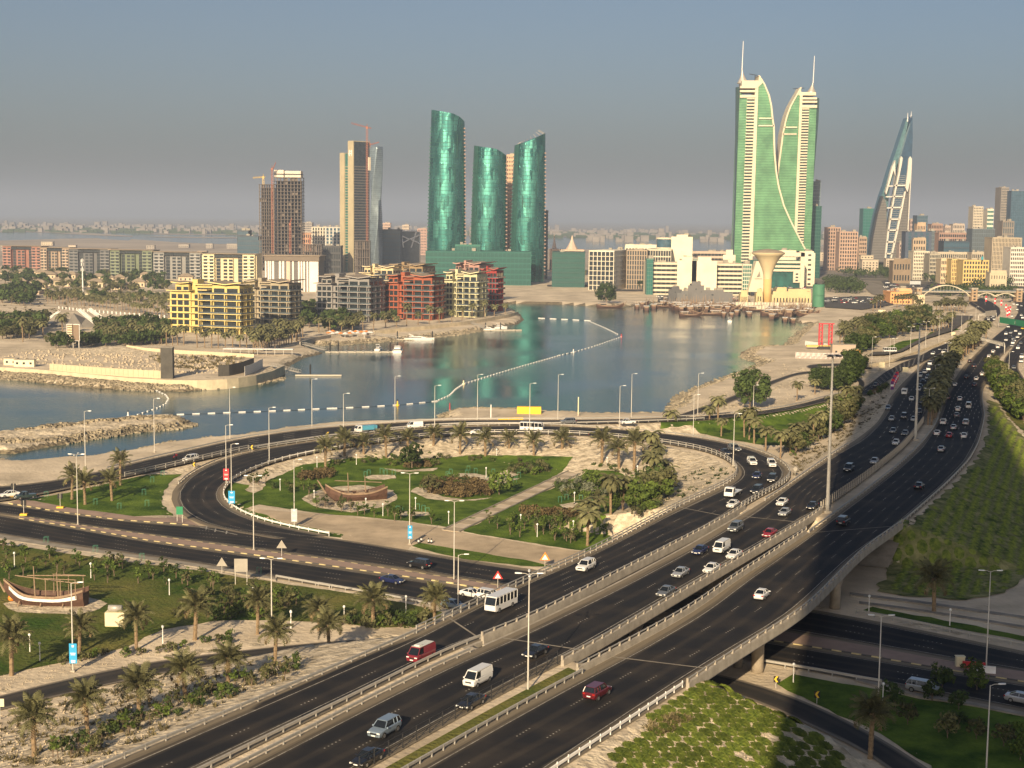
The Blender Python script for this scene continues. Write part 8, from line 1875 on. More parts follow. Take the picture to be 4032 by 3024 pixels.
# marina
m_pont=mat('pontoon_deck',(.50,.45,.36),.8,.1,1);m_pile=mat('pile_black',(.02,.02,.02),.7,0)
def pontoon(label,r,a,b_,w=2.2,fingers=0,piles=(),fl=6):
    A_,B_=P(r,*a,-1.5),P(r,*b_,-1.5);d=B_-A_;L_=d.length;o=thing('pontoon',label,'pontoon',A_,math.atan2(d.y,d.x));MB().box(0,L_,-w/2,w/2,-.4,.15).build('deck',m_pont,o)
    for k in range(fingers):
        x=L_*(k+.5)/fingers;MB().box(x-.5,x+.5,-fl,fl,-.35,.12).build('finger',m_pont,o)
    for f in piles:MB().lathe([(.35,-1),(.35,4.2),(.05,4.8)],8,c=(L_*f,w*.8)).build('pile',m_pile,o)
    return o
def gangway(label,r,a,za,b_,zb):
    A_,B_=P(r,*a,za),P(r,*b_,zb);d=B_-A_;o=thing('gangway',label,'gangway',A_);b=MB();n=Vector((-d.y,d.x,0)).normalized()*.9
    b.add([Vector((0,0,0))-n,n,d+n,d-n],[(0,1,2,3)]);b.build('deck',m_pont,o);b=MB()
    for s in(-1,1):
        u=Vector((0,0,1.1));b.tube([n*s+u,d+n*s+u],.08,4);b.tube([n*s,d+n*s],.1,4)
        for k in range(13):q=d*(k/12)+n*s;b.tube([q,q+u],.06,4)
    b.build('railing',m_steel,o)
pontoon('main marina pontoon with finger berths below the beach terrace','R3',(622,1072),(1205,1072),2.2,8,(.07,.19,.97),5)
gangway('gangway down to the main marina pontoon','R3',(430,1008),.8,(618,1058),-1.2)
pontoon('narrow pontoon holding the white speedboat','R3',(1240,965),(1562,965),2,0,(.03,.98));gangway('gangway to the speedboat pontoon','R3',(1062,925),.8,(1262,958),-1.2)
pontoon('lone pontoon in front of the dark fence corner','R3',(360,1275),(762,1276),2,0,(.32,));gangway('long gangway to the lone pontoon','R3',(145,1190),.9,(398,1255),-1.2)
pontoon('pontoon with small boats at the tip of the promenade','R3',(2005,884),(2330,882),2,3,(.05,.45),4);gangway('gangway at the tip of the promenade','R3',(1890,820),.9,(2010,872),-1.2)
def yacht(label,p,rz,L_,W,style):
    o=thing('motor_yacht' if style else 'small_boat',label,'boat',p,rz);n=10;rg=[]
    for i in range(n+1):
        f=i/n;x=-L_/2+L_*f;w=W/2*(1-.97*max(0,(f-.45)/.55)**2.2);rg.append([(x,-w,1.1+.5*f),(x,-w*.85,0),(x,0,-.5+.5*f),(x,w*.85,0),(x,w,1.1+.5*f)])
    MB().loft(rg).build('hull',m_hullw,o);MB().loft([[(x,-w*W,z0),(x,w*W,z0),(x,w*W*.85,z1),(x,-w*W*.85,z1)] for x,w,z0,z1 in((-L_*.35,.36,1.1,2.1+style*.7),(L_*.05,.36,1.2,2.3+style*.7),(L_*.25,.25,1.4,1.5))]).build('cabin',m_hullw,o)
    MB().loft([[(x,-w*W,z0),(x,w*W,z0),(x,w*W,z1),(x,-w*W,z1)] for x,w,z0,z1 in((-L_*.36,.365,1.45,1.95),(L_*.08,.365,1.5,1.9))]).build('window_band',g_dark,o)
    MB().tube([(-L_*.2,-W*.36,2.2),(-L_*.35,-W*.3,3.6),(-L_*.35,W*.3,3.6),(-L_*.2,W*.36,2.2)],.12,5).build('radar_arch',m_hullw,o);return o
yacht('sleek white speedboat moored side on at the narrow pontoon',P('R3',1440,972,-2),0,17,4.2,0);yacht('white motor yacht seen from astern at the end of the main pontoon',P('R3',1255,1075,-2),math.pi/2,15,5,1)
yacht('small grey cabin boat beside the main pontoon',P('R3',1090,1065,-2),math.pi/2-.2,8,3,0);yacht('small boat at the promenade tip pontoon',P('R3',2050,890,-2),.1,7,2.4,0);yacht('second small boat at the promenade tip pontoon',P('R3',2150,872,-2),.1,8,2.6,0)
yacht('tiny white boat on the open bay before the dhows',P('R5',1490,925,-2),1.4,8,3,0);yacht('white launch moored beside the first dhow',P('R5',500,775,-2),.1,14,4,1)
# buoy lines
def buoys(r,pts,step,long_,lab,grp,z=-2.0):
    w=[P(r,x,y,z) for x,y in pts];w=respace(w,step)
    me=(MB().tube([(-long_/2,0,0),(long_/2,0,0)],.30,7) if long_>1.2 else MB().lathe([(.05,-.3),(.45,0),(.5,.25),(.3,.55),(.05,.6)],8)).mesh('float',m_hullw)
    for i,p in enumerate(w):
        d=w[min(i+1,len(w)-1)]-w[max(0,i-1)];o=link('buoy',me,None,p+Vector((0,0,.1)),(0,0,math.atan2(d.y,d.x)));tag(o,lab%ordn(i),'buoy',grp)
    rope=MB().tube([p+Vector((0,0,.05)) for p in w],.05,4).build('buoy_rope',m_pile);tag(rope,'floating rope of the '+grp,'rope')
buoys('R8',[(890,409),(1130,400),(1500,386),(1800,375),(2212,356)],5.4,2.5,'long white float of the bay barrier, %s from the left','barrier floats in the left bay')
buoys('S1',[(20,331),(250,320),(450,308),(600,292),(650,287)],5.8,2.7,'long white float near the curving bend, %s from the left','barrier floats in the middle bay')
buoys('S1',[(660,285),(740,250),(780,210),(828,178),(1000,125),(1200,65),(1430,0)],4.2,1.8,'white float of the barrier crossing the bay, %s from the left','barrier floats crossing the bay')
buoys('R5',[(0,1217),(130,1188),(300,1140),(420,1098),(545,1055)],6,2.2,'white float of the far barrier leg, %s from the left','barrier floats of the far leg')
buoys('R5',[(510,1030),(400,975),(260,917)],6,2.2,'white float of the short oblique leg, %s from the right','barrier floats of the oblique leg')
buoys('R5',[(250,913),(0,900),(-150,893)],9,5,'long float of the farthest barrier leg, %s from the right','barrier floats of the farthest leg')
buoys('R8',[(1050,238),(1110,265),(1128,290),(1110,325),(1050,355),(960,385),(895,408)],4.5,1.6,'white float of the hooked barrier by the sea wall, %s from the shore','barrier floats of the hook')
for r,x,y,m,l in(('R8',858,412,m_hullw,'white marker buoy at the left end of the float line'),('S1',419,312,m_yel,'yellow marker buoy in the float line'),('S1',830,180,m_cream,'pale marker buoy at the bend of the float line'),('R5',545,1055,m_red,'red marker buoy at the far corner of the float line'),('R5',128,1190,m_hullw,'white marker buoy on the far barrier leg')):
    o=thing('marker_buoy',l,'buoy',P(r,x,y,-2));MB().lathe([(.6,-.2),(.7,.3),(.3,.6),(.22,1.8),(.05,2.2)],10).build('body',m,o,smooth=True);MB().lathe([(.25,1.8),(.3,2.0),(.05,2.5)],6).build('top_mark',m_pile,o)
# ---------------------------------------------------------------- peninsula furniture
m_sea=mat('sea_wall_stone',(.56,.47,.32),.9,.15,.25,bump=.08,bscale=2,detail=9);m_rock=mat('riprap_rock',(.13,.11,.075),.95,.3,.4,col2=(.30,.255,.18),detail=8)
def wallrun(name,label,r,pts,z0,prof,m,step=6,kind=None):
    w=respace([P(r,x,y,z0) for x,y in pts],step);o0=w[0].copy();o=thing(name,label,'wall',o0);sweep(MB(),[p-o0 for p in w],prof).build('wall',m,o);return o
wallrun('sea_wall','long pale curved sea wall along the near side of the peninsula','R8',[(-200,78),(0,92),(300,112),(600,140),(900,168),(1100,178),(1350,182),(1550,172),(1700,150),(1820,118),(1900,80)],1.0,[(-.7,-3.2),(.4,-3.2),(.2,1.0),(-.5,1.0)][::-1],m_sea)
wallrun('sea_wall','pale sea wall below the coloured apartment blocks','R3',[(1045,905),(1250,885),(1500,862),(1800,828),(1990,800),(2212,760),(2300,735)],1.2,[(-.5,-2.5),(.5,-2.5),(.3,1.0),(-.3,1.0)][::-1],m_sea)
wallrun('sea_wall','low wall round the beach terrace','R3',[(400,1000),(520,965),(680,935),(860,925),(1045,915)],.8,[(-.4,-2),(.4,-2),(.3,.9),(-.3,.9)][::-1],m_conc)
# riprap: loose rocks along the near shores
def rocks(r,pts,n,spread,seed,label,z=-1.6,rz=(.5,1.5)):
    rr=random.Random(seed);w=respace([P(r,x,y,z) for x,y in pts],2.0);b=MB()
    for _ in range(n):
        p=w[rr.randrange(len(w))]+Vector((rr.uniform(-spread,spread),rr.uniform(-spread,spread)*1.2,0));p.z=max(-2.1,hgt(p.x,p.y))+.1;s=rr.uniform(*rz)
        v=[Vector((rr.uniform(.6,1)*a,rr.uniform(.6,1)*bb,rr.uniform(.4,.9)*c))*s for a,bb,c in((-1,-1,-1),(1,-1,-1),(1,1,-1),(-1,1,-1),(-1,-1,1),(1,-1,1),(1,1,1),(-1,1,1))];b.add([q*.5+p for q in v],[(0,3,2,1),(4,5,6,7),(0,1,5,4),(1,2,6,5),(2,3,7,6),(3,0,4,7)])
    stuff(b.build('riprap',m_rock),label)
rocks('R8',[(-200,130),(300,165),(700,200),(1000,225),(1400,215),(1700,180),(1850,150)],2600,4,1,'dark rocks at the foot of the long sea wall')
rocks('R8',[(-100,520),(300,500),(700,452),(1000,432),(1200,440),(1270,462)],1500,2.2,2,'rocks heaped along the spit',rz=(.5,1.7))
rocks('R8',[(0,600),(400,580),(900,505),(1200,478)],900,2.5,3,'rocks on the inner side of the spit')
rocks('S2',[(80,790),(150,700),(330,632),(560,545),(640,512),(520,470),(600,425),(760,416)],1500,3.5,4,'dark rocks on the beach edge right of the bay')
rocks('S2',[(790,402),(830,352),(900,292),(940,268)],700,3.5,5,'rocks on the curved bank near the dhows')
rocks('R3',[(470,1012),(800,1002),(1050,982),(1260,965),(1560,942),(1800,912),(1990,878)],1500,4,6,'rocks below the promenade wall')
rocks('R8',[(0,712),(350,712),(600,696),(850,657),(1300,580),(1600,552),(1900,505)],700,1.5,7,'stones along the near beach',rz=(.3,.8))
rocks('S1',[(705,385),(700,365),(760,348),(1000,350),(1350,366),(1700,380),(2060,375),(2212,300)],800,2,8,'stones along the landing by the shore road',rz=(.3,.9))
def panel_fence(name,label,r,pts,yt_ref,m,step,hh,post=None,z=None,gap=0):
    w=respace([T(r,x,y) for x,y in pts],step);o=thing(name,label,'fence',w[0]);L_=(w[1]-w[0]).length;me=MB().box(.03,(L_-.03)*(1-gap),-.06,.06,-.3,hh).mesh('panel',m)
    for i in range(len(w)-1):d=w[i+1]-w[i];link('panel',me,o,w[i]-w[0],(0,-math.atan2(d.z,d.xy.length),math.atan2(d.y,d.x)))
    return o
m_hoard=mat('beige_hoarding',(.50,.44,.29),.8,.08,.3);m_hoardd=mat('dark_hoarding',(.075,.07,.06),.85,.2,.3);m_hoardm=mat('mottled_hoarding',(.20,.15,.14),.8,.3,.35,col2=(.55,.50,.46));m_hoardw=mat('white_hoarding',(.66,.64,.60),.7,.15,.2)
panel_fence('site_hoarding','long beige panel hoarding on the sandy plot by the sea wall','R1',[(432,1572),(800,1600),(1100,1622),(1430,1638)],0,m_hoard,2.4,3.2)
panel_fence('site_hoarding','curved dark hoarding at the corner of the sandy plot','R1',[(1900,1620),(2000,1615),(2110,1590),(2212,1550)],0,m_hoardd,2.4,4.8)
panel_fence('site_hoarding','grey hoarding continuing to the promenade corner','R8',[(1640,135),(1690,118),(1760,80)],0,m_hoardw,2.4,4)
panel_fence('plot_wall','long cream wall at the back of the sandy plot','R1',[(1100,1375),(1260,1400),(1640,1425),(2212,1455)],0,m_sea,4,1.7)
panel_fence('garden_wall','white posted wall under the palm avenue','R1',[(510,1030),(800,1060),(1100,1085),(1470,1112)],0,m_hoardw,5,1.8,gap=.72)
panel_fence('garden_wall','low tan wall below the villas','R1',[(380,925),(700,918),(1460,930)],0,m_hoard,5,2)
panel_fence('site_hoarding','white hoarding round the red machine','S2',[(880,400),(960,410),(1060,425)],0,m_hoardw,2.4,2.4)
panel_fence('site_hoarding','mottled hoarding at the works on the right shore','S2',[(820,480),(900,482),(1000,485),(1110,480)],0,m_hoardm,2.4,3.0)
def obox(name,label,cat,r,x,y,w,d,hh,m,rz=0,z=None,roof=None,wins=0):
    p=T(r,x,y);o=thing(name,label,cat,p,rz);MB().box(-w/2,w/2,-d/2,d/2,-.4,hh).build('body',m,o);MB().box(-w/2-.15,w/2+.15,-d/2-.15,d/2+.15,hh,hh+.2).build('roof',roof or m_roof,o)
    for k in range(wins):MB().box(-.5,.5,-.05,.0,1,2).build('window',g_dark,o,loc=(-w/2+w*(k+.5)/wins,-d/2,0))
    return o
def Hh(r,x,yb,yt):p=T(r,x,yb);return A(r,x,yt,p.y).z-p.z
o=obox('banner_tower','tall narrow dark advertising tower on the sandy plot','billboard','R1',1460,1635,5.0,3,Hh('R1',1460,1635,1368),m_hoardd);obox('banner_tower','lower dark panel attached beside the advertising tower','billboard','R1',1494,1632,1.6,3,Hh('R1',1494,1632,1450),m_hoardd)
obox('site_cabin','white portable cabin on the sandy plot, left one','cabin','R1',100,1520,6,3,3,m_cream,0,wins=2);obox('site_cabin','white portable cabin on the sandy plot, right one','cabin','R1',218,1532,9,3,3,m_cream,0,wins=3)
p=T('R1',640,1372);o=thing('roadside_billboard','tall pale double framed billboard on legs before the tents','billboard',p);hh=A('R1',640,1168,p.y).z-p.z;h0=A('R1',640,1305,p.y).z-p.z;wd=(A('R1',692,1200,p.y).x-A('R1',590,1200,p.y).x)
for k,(a,b_) in enumerate(((-.5,-.04),(.02,.5))):MB().box(wd*a,wd*b_,-.3,0,h0,hh).build('panel',wallm((.22,.16,.11)),o);MB().box(wd*a-.3,wd*b_+.3,0,.3,h0-.3,hh+.3).build('frame',m_hullw,o)
lg=MB().box(-.2,.2,-.2,.2,0,h0).mesh('leg',m_steel);[link('leg',lg,o,(wd*f,0,0)) for f in(-.48,-.02,.48)]
[MB().box(-wd*.46,-wd*.08,-.4,-.3,h0+(hh-h0)*f,h0+(hh-h0)*(f+.06)).build('print',m_cream,o) for f in(.1,.25,.4,.55,.7,.85)]
# tents with external trusses
m_tent=mat('tent_fabric',(.20,.18,.15),.8,.1,.2)
p=T('R1',640,1190);o=thing('event_tents','large grey peaked event tents slung under slanted white trusses','tent',p)
def lt(x,y,dy=0):q=A('R1',x,y,p.y+dy);return Vector((q.x-p.x,dy,q.z-p.z))
for xa,xb,xt,yt in((415,600,515,1095),(570,720,640,1068),(690,900,760,1100)):
    a=lt(xa,1190);b=lt(xb,1190);t_=lt(xt,yt,12);MB().add([a,b,b+Vector((2,26,0)),a+Vector((-2,26,0)),t_],[(0,1,4),(1,2,4),(2,3,4),(3,0,4)]).build('tent_roof',m_tent,o);MB().add([a,b,Vector((b.x,0,0)),Vector((a.x,0,0))],[(0,3,2,1)]).build('tent_wall',m_tent,o)
for x0,y0,x1,y1 in((375,1145,500,1060),(390,1150,515,1062),(670,1042,840,1180),(685,1040,860,1185),(760,1038,940,1165),(775,1036,960,1170)):
    b=MB();a=lt(x0,y0,-3);c=lt(x1,y1,-3);b.tube([a,c],.25,4);b.tube([a+Vector((.9,0,.9)),c+Vector((.9,0,.9))],.25,4)
    for k in range(12):b.tube([a.lerp(c,k/12),a.lerp(c,(k+.5)/12)+Vector((.9,0,.9))],.1,3)
    b.build('truss',m_hullw,o)
# telecom mast
p=T('R1',723,925);hh=A('R1',715,592,p.y).z-p.z;o=thing('telecom_mast','tall white telecom mast among the villa gardens','mast',p);MB().lathe([(.7,0),(.35,hh)],10).build('pole',m_hullw,o)
for z in(.97,.88,.74):
    for a in range(3):MB().box(.9,1.3,-.4,.4,hh*z-2.2,hh*z).build('antenna',m_hullw,o,rot=(0,0,a*2.1+z*5));
    MB().lathe([(1.2,hh*z-1.2),(1.2,hh*z-1.0)],8).build('platform',m_steel,o)
# villas with hipped roofs
VL=[(40,750,8),(120,735,8),(200,745,8),(290,745,7),(360,750,7),(430,770,10),(510,765,7),(560,770,7),(630,770,7),(290,830,9),(410,830,6),(495,830,6),(590,835,6),(680,835,7),(840,840,9),(860,790,9),(1040,800,6),(1020,835,5),(1210,840,7),(1265,775,6),(1090,870,5),(1020,865,5),(360,855,6),(180,835,6),(1620,790,9),(1300,800,8),(735,790,6),(950,800,6)]
for i,(x,y,w) in enumerate(sorted(VL)):
    p=T('R1',x,y);o=thing('villa','small villa with a tan hipped roof, %s from the left'%ordn(i),'villa',p,random.Random(i).uniform(-.3,.3),'villas below the long row');h_=5.0;MB().box(-w*.8,w*.8,-w*.5,w*.5,-.3,h_).build('wall',wallm((.52,.43,.30)),o)
    MB().add([(-w,-w*.7,h_),(w,-w*.7,h_),(w,w*.7,h_),(-w,w*.7,h_),(-w*.25,0,h_+3),(w*.25,0,h_+3)],[(0,1,5,4),(1,2,5),(2,3,4,5),(3,0,4),(3,2,1,0)]).build('roof',m_rooftile,o)
    for k in(-.5,0,.5):MB().box(-.7,.7,-.05,0,1.2,3.2).build('window',g_dark,o,loc=(w*k,-w*.5,0))
for x0,x1,y,yt,l in((-20,150,905,850,'long pale roofed shed at the left edge'),(140,340,905,870,'second pale roofed shed right of the first')):
    p=T('R1',(x0+x1)/2,y);w=(A('R1',x1,y,p.y).x-A('R1',x0,y,p.y).x)/2;hh=A('R1',x0,yt,p.y).z;o=thing('shed',l,'shed',p);MB().box(-w,w,0,22,-.3,hh*.75).build('wall',wallm((.50,.38,.27)),o);MB().loft([[(-w-1,y_,z_),(w+1,y_,z_),(w+1,y_,z_+.3),(-w-1,y_,z_+.3)] for y_,z_ in((-1,hh*.75),(11,hh*1.05),(23,hh*.75))]).build('roof',wallm((.50,.42,.33)),o)
# carport, beach terrace parasols and umbrellas
p=T('R1',1950,1425);o=thing('carport','white carport roof on posts below the palms','carport',p);MB().box(0,34,-2,3,2.6,2.9).build('roof',m_hullw,o);[MB().box(-.1,.1,-.1,.1,0,2.6).build('post',m_steel,o,loc=(k*4.2,-1.8,0)) for k in range(9)]
rr=random.Random(6);pts=sorted((rr.uniform(650,1040),rr.uniform(920,955)) for _ in range(24))
for i,(x,y) in enumerate(pts):
    p=T('R3',x,y);o=thing('parasol','parasol on the beach terrace below the grey block, %s from the left'%ordn(i),'parasol',p,0,'terrace parasols');MB().lathe([(.06,0),(.05,2.6)],5).build('pole',m_hullw,o);MB().lathe([(1.7,2.2),(.1,3.0)],8,cap=False).build('canopy',m_hullw if i%3 else m_orange,o)
# works by the right shore: red machine, trucks, cabins
p=T('S2',1002,425);hh=A('S2',1002,270,p.y).z-p.z;o=thing('piling_rig','tall red twin mast piling rig at the works on the right shore','rig',p);m_rr=mat('rig_red',(.50,.04,.05),.5,.1)
for sx in(-2.6,2.6):
    b=MB();[b.box(sx+a-.2,sx+a+.2,c-.2,c+.2,0,hh) for a in(-.8,.8) for c in(-.8,.8)];k=0
    while k<hh:b.box(sx-.8,sx+.8,-.9,-.7,k,k+.3);b.tube([(sx-.8,-.8,k),(sx+.8,-.8,k+2)],.12,3);k+=2
    b.build('lattice_mast',m_rr,o)
MB().box(-3.8,4.5,-.8,.8,hh-.2,hh+.3).build('cross_head',m_rr,o);MB().box(-4.0,4.0,-2,2,0,1.6).build('base',m_dark,o);MB().box(-10,10,-1,1,1.2,2.2).build('outrigger_beam',m_crane_y,o)
obox('site_cabin','grey site office beside the piling rig','cabin','S2',1110,455,12,5,5,wallm((.40,.32,.25)),0,wins=3)
p=T('S1',1237,360);o=thing('site_skip','bright yellow skip on the landing by the water','skip',p);MB().box(-4.2,4.2,-1.2,1.2,-.3,2.4).build('body',mat('skip_yellow',(.80,.50,.03),.6,.05),o);[MB().box(-.1,.1,-1.35,-1.2,0,2.3).build('rib',m_yel,o,loc=(k*1.6,0,0)) for k in(-2,-1,0,1,2)]
panel_fence('barrier_row','row of yellow plastic barriers beside the shore road','S1',[(1045,412),(1200,408)],0,m_yel,1.8,1.4)
for r,x,y,yt,m,l in(('S1',1543,375,258,m_cream,'slim cream pole on the landing'),('S1',1000,395,305,m_white,'thin white pole at the landing edge'),('S1',744,345,295,m_red,'thin red and white pole on the rocky point')):
    p=T(r,x,y);hh=A(r,x,yt,p.y).z-p.z;o=thing('marker_pole',l,'pole',p);MB().lathe([(.22,0),(.18,hh)],7).build('pole',m,o);MB().lathe([(.5,0),(.4,.5)],8).build('foot',m_conc,o)
obox('truck_cab_hut','small orange brown excavator hut on the works','cabin','S2',1190,460,4,3,3,wallm((.5,.28,.1)),.3,wins=1)
# old wooden jetty remains
p=P('S2',650,445,-1.2);o=thing('wooden_wreck','old broken wooden boat remains inside the stone ring','wreck',p)
for k in range(9):MB().tube([(-14+k*2.5,-3+(k%3),.2),(-6+k*2.6,2-(k%2)*3,.5)],.35,5).build('timber',m_wood2 if k%2 else m_wood,o)
# minibus and parked cars by the side road
def parked(r,pts,lab,grp,seed=1,sp=1.0):
    rr=random.Random(seed)
    for i,(x,y) in enumerate(sorted(pts)):
        p=T(r,x,y);k=rr.choice(['sedan','suv','sedan','van']);c=rr.choice(['white','white','silver','grey','black','white','red']);o=link(k,FAR[k],None,p+Vector((0,0,.3)),(0,0,rr.choice((0,1.4,.2,1.57))));o.material_slots[0].link='OBJECT';o.material_slots[0].material=CAR[c];tag(o,'%s %s parked %s, %s from the left'%(c,KW[k],lab,ordn(i)),'van' if k=='van' else 'car',grp)
rr=random.Random(12)
parked('R5',[(rr.uniform(870,1060),rr.uniform(700,725)) for _ in range(14)]+[(rr.uniform(1080,1580),rr.uniform(738,748)) for _ in range(14)],'on the dhow quay','cars on the dhow quay',2)
parked('R5',[(rr.uniform(1460,1590),rr.uniform(700,735)) for _ in range(12)]+[(rr.uniform(1900,2212),rr.uniform(628,640)) for _ in range(12)],'near the garage','cars near the garage',3)
parked('R7',[(rr.uniform(110,640),rr.uniform(1602,1650)) for _ in range(40)],'in the far car park','cars in the far car park',4)
parked('R7',[(rr.uniform(570,700),rr.uniform(1475,1560)) for _ in range(24)],'on the road beyond the pavilion','cars beyond the pavilion',5)
parked('R7',[(rr.uniform(800,1600),rr.uniform(1500,1540)) for _ in range(34)],'along the far street','cars along the far street',6)
o=dup(PROTO['minibus'],'white minibus parked on the side street by the dark trees',T('S2',1395,448)+Vector((0,0,.3)),.1,'parked minibuses')
# people walking? none clear enough; small sapling guards on the lawns
gd=MB()
for sx in(-.4,.4):
    for sy in(-.4,.4):gd.box(sx-.02,sx+.02,sy-.02,sy+.02,0,1.5)
for z in(1.42,):
    for s in(-.4,.4):gd.box(-.4,.4,s-.02,s+.02,z,z+.04);gd.box(s-.02,s+.02,-.4,.4,z,z+.04)
gm=gd.mesh('plant_guard',mat('guard_green',(.06,.22,.14),.6,.1))
G2=[('R8',x,y) for x,y in((310,950),(640,1000),(965,935),(985,1010),(1020,850),(1090,810),(800,1030),(310,1260),(640,1320),(950,1375),(1735,1470))]+[('S1',x,y) for x,y in((220,755),(240,745),(320,735),(345,745),(395,745),(730,755),(750,740),(850,745),(905,735),(1015,740),(1080,780),(1175,760),(1150,790),(420,975),(440,980),(580,970),(605,985),(545,960),(1430,915),(1470,900),(1560,905),(1620,920),(980,790),(1050,795),(740,765),(860,720))]
for i,(r,x,y) in enumerate(sorted(G2,key=lambda g:RG[g[0]][0]+g[1]*RG[g[0]][2])):tag(link('plant_guard',gm,None,T(r,x,y)),'small green plant guard frame on the lawns, %s from the left'%ordn(i),'plant guard','green plant guards')

# low planted rows on the long green slope: one mass of small mats
sp_=gp([('T1',[(1200,1600),(1340,1480),(1580,1280),(1780,1080),(1860,860),(1850,600),(1930,640),(1990,720),(2120,880),(2300,1100),(2400,1700)]),('S7',[(1900,380),(1672,440),(1550,535),(1300,582),(1000,562),(745,525),(810,400),(890,210)])])
rr=random.Random(2);b=MB();X0=min(p[0] for p in sp_);X1=max(p[0] for p in sp_);Y0=min(p[1] for p in sp_);Y1=max(p[1] for p in sp_)
d1=Vector((.36,.93,0)).normalized();d2=Vector((d1.y,-d1.x,0));c0=Vector(((X0+X1)/2,(Y0+Y1)/2,0));cand=[]
for i in range(-160,160):
    for j in range(-70,70):
        p=c0+d1*(i*2.3+(j%2)*1.15)+d2*(j*2.35)
        if X0<p.x<X1 and Y0<p.y<Y1 and rr.random()>.08:cand.append(p)
cx_=np.array([p.x for p in cand]);cy_=np.array([p.y for p in cand]);ok=sdist(sp_,cx_,cy_)>.8
for p,k in zip(cand,ok):
    if not k:continue
    z=hgt(p.x,p.y)+.12;s=rr.uniform(.85,1.15);q=[Vector((p.x+math.cos(a*math.pi/4)*1.08*s,p.y+math.sin(a*math.pi/4)*1.08*s,0)) for a in range(8)]
    for v in q:v.z=hgt(v.x,v.y)+.14
    b.add(q+[Vector((p.x,p.y,z+.5*s))],[(a,(a+1)%8,8) for a in range(8)])
stuff(b.build('slope_planting',m_tuft),'rows of low green planting covering the long slope beside the outbound highway')

# concrete barrier wall with a slatted fence between the highway and the side street
wl=[G('S8',x,y) for x,y in((245,965),(420,935),(600,893),(800,822),(1000,752),(1150,695),(1300,628),(1430,560),(1560,478),(1600,405))]
wl=respace(wl,2.5);o=thing('roadside_wall','long cream concrete wall between the inbound highway and the side street','wall',wl[0]);lc=[p-wl[0] for p in wl]
sweep(MB(),lc,[(-.9,-1),(.9,-1),(.8,1.2),(-.8,1.2)]).build('concrete_wall',m_sea,o);pm_=postmesh('pale')
for p in lc[:120]:link('post',pm_,o,p+Vector((0,0,.9)))
# loose stones and scrub that break up the bare ground
m_peb=mat('loose_stone',(.40,.33,.23),.95,.3,2);m_scrub=leafmat('dry_scrub',(.10,.085,.04),(.17,.14,.07),.9)
def litter(r,poly,n,seed,label,m,size=(.15,.5),flat_=False,name='loose_stones'):
    rr=random.Random(seed);b=MB();x0=min(p[0] for p in poly);x1=max(p[0] for p in poly);y0=min(p[1] for p in poly);y1=max(p[1] for p in poly);c=0;tr=0
    while c<n and tr<n*20:
        tr+=1;x,y=rr.uniform(x0,x1),rr.uniform(y0,y1);ins=False
        for i in range(len(poly)):
            s,e=poly[i],poly[(i+1)%len(poly)]
            if (s[1]>y)!=(e[1]>y) and x<(e[0]-s[0])*(y-s[1])/(e[1]-s[1])+s[0]:ins=not ins
        if not ins:continue
        p=T(r,x,y)
        if roadz(p.x,p.y) is not None:continue
        c+=1;s=rr.uniform(*size)
        if not flat_:
            v=[Vector((rr.uniform(.5,1)*a,rr.uniform(.5,1)*bb,rr.uniform(.3,.8)*cc))*s+p for a,bb,cc in((-1,-1,-.5),(1,-1,-.5),(1,1,-.5),(-1,1,-.5),(0,0,1.3))];b.add(v,[(0,1,4),(1,2,4),(2,3,4),(3,0,4)])
        else:
            for _ in range(9):
                d=Vector((rr.uniform(-1,1),rr.uniform(-1,1),rr.uniform(.1,.9)))*s;q=p+Vector((rr.uniform(-.6,.6),rr.uniform(-.6,.6),.05))*s;e_=d.cross(Vector((0,0,1))).normalized()*s*.22;b.add([q-e_,q+e_,q+d+e_*.3,q+d-e_*.3],[(0,1,2,3)])
    stuff(b.build(name,m),label)
bank=[(0,1659),(0,1290),(700,1110),(1250,990),(1750,905),(2155,860),(2155,1000),(1700,1150),(1200,1380),(700,1640)]
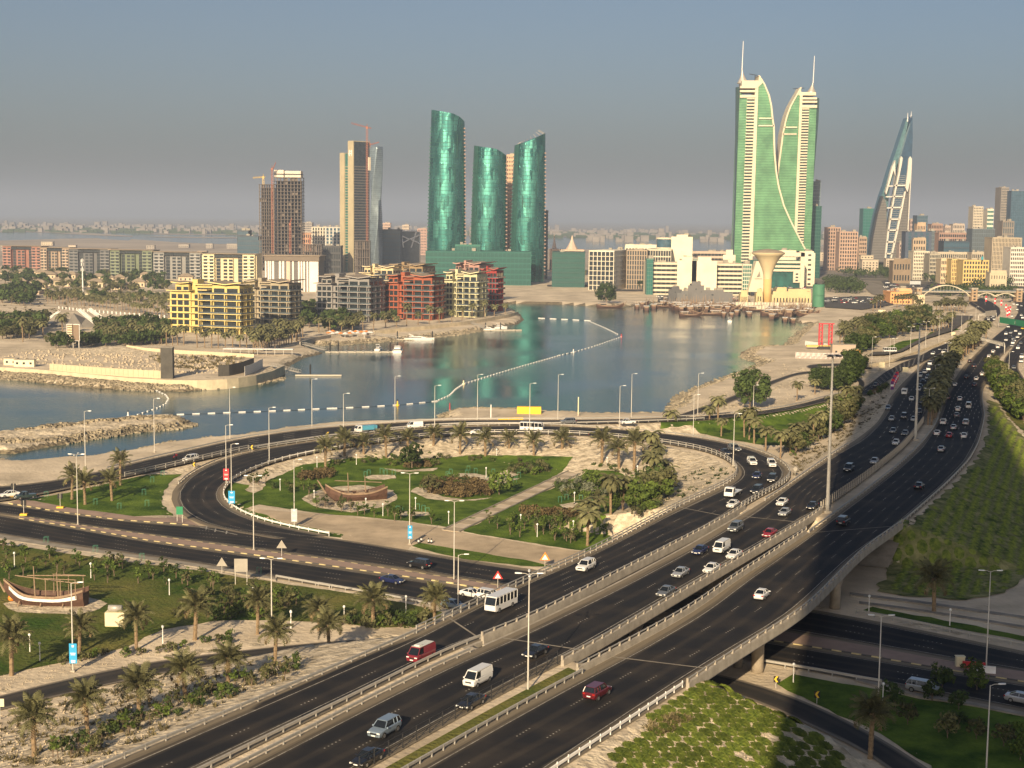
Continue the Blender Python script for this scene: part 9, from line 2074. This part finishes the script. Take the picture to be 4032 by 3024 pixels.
litter('S3',bank,1500,1,'loose stones on the sandy palm bank',m_peb,(.08,.28));litter('S3',bank,420,2,'dry scrub on the sandy palm bank',m_scrub,(.3,.75),True,'dry_scrub')
litter('S3',[(0,1000),(600,890),(1150,760),(1800,720),(1800,790),(1200,850),(500,990),(0,1130)],420,3,'loose stones along the small foreground road',m_peb,(.07,.2))
litter('T2',[(5,1659),(0,1440),(330,1200),(700,930),(760,845),(910,868),(1350,1060),(1700,1250),(2000,1400),(2100,1659)],900,4,'loose stones between the ground cover mats',m_peb,(.06,.2))
litter('T2',[(300,1250),(700,930),(900,1000),(700,1200),(420,1330)],130,5,'dry scrub at the top of the planted bank',m_scrub,(.3,.7),True,'dry_scrub')
litter('R1',[(0,1440),(400,1390),(1000,1390),(1900,1450),(2100,1500),(1880,1600),(1500,1600),(500,1520),(0,1500)],700,6,'rubble heaps on the sandy plot',m_peb,(.4,1.3));litter('R1',[(1300,1440),(2150,1450),(2100,1500),(1800,1560),(1400,1540)],160,7,'dry scrub on the sandy plot',m_scrub,(.8,1.8),True,'dry_scrub')
litter('S2',[(100,830),(160,760),(400,640),(700,520),(900,500),(950,600),(960,700),(700,790),(300,820)],700,8,'loose stones on the beach sand',m_peb,(.12,.4));litter('S2',[(700,1180),(1000,960),(1300,740),(1380,700),(1350,800),(1100,1000),(820,1200)],260,9,'dry scrub on the verge of the inbound highway',m_scrub,(.4,.9),True,'dry_scrub')
litter('S1',[(0,600),(600,540),(1200,500),(1600,510),(1950,560),(2212,640),(2150,800),(2000,700),(1600,640),(1000,630),(400,620),(0,650)],900,10,'loose stones on the pale slope round the park',m_peb,(.10,.32))
litter('S5',[(500,20),(1280,10),(1400,100),(1000,340),(700,480),(780,330),(900,150)],420,11,'loose stones on the pale slope east of the park',m_peb,(.10,.32));litter('S5',[(1000,130),(1330,60),(1380,120),(1000,330),(800,380)],60,12,'small dark scrub on the pale slope east of the park',m_leafD,(.3,.8),True,'dry_scrub')
litter('R1',[(0,600),(2212,620),(2212,900),(1460,940),(0,1180)],500,13,'scrub on the open ground of the peninsula',m_scrub,(.8,1.8),True,'dry_scrub')
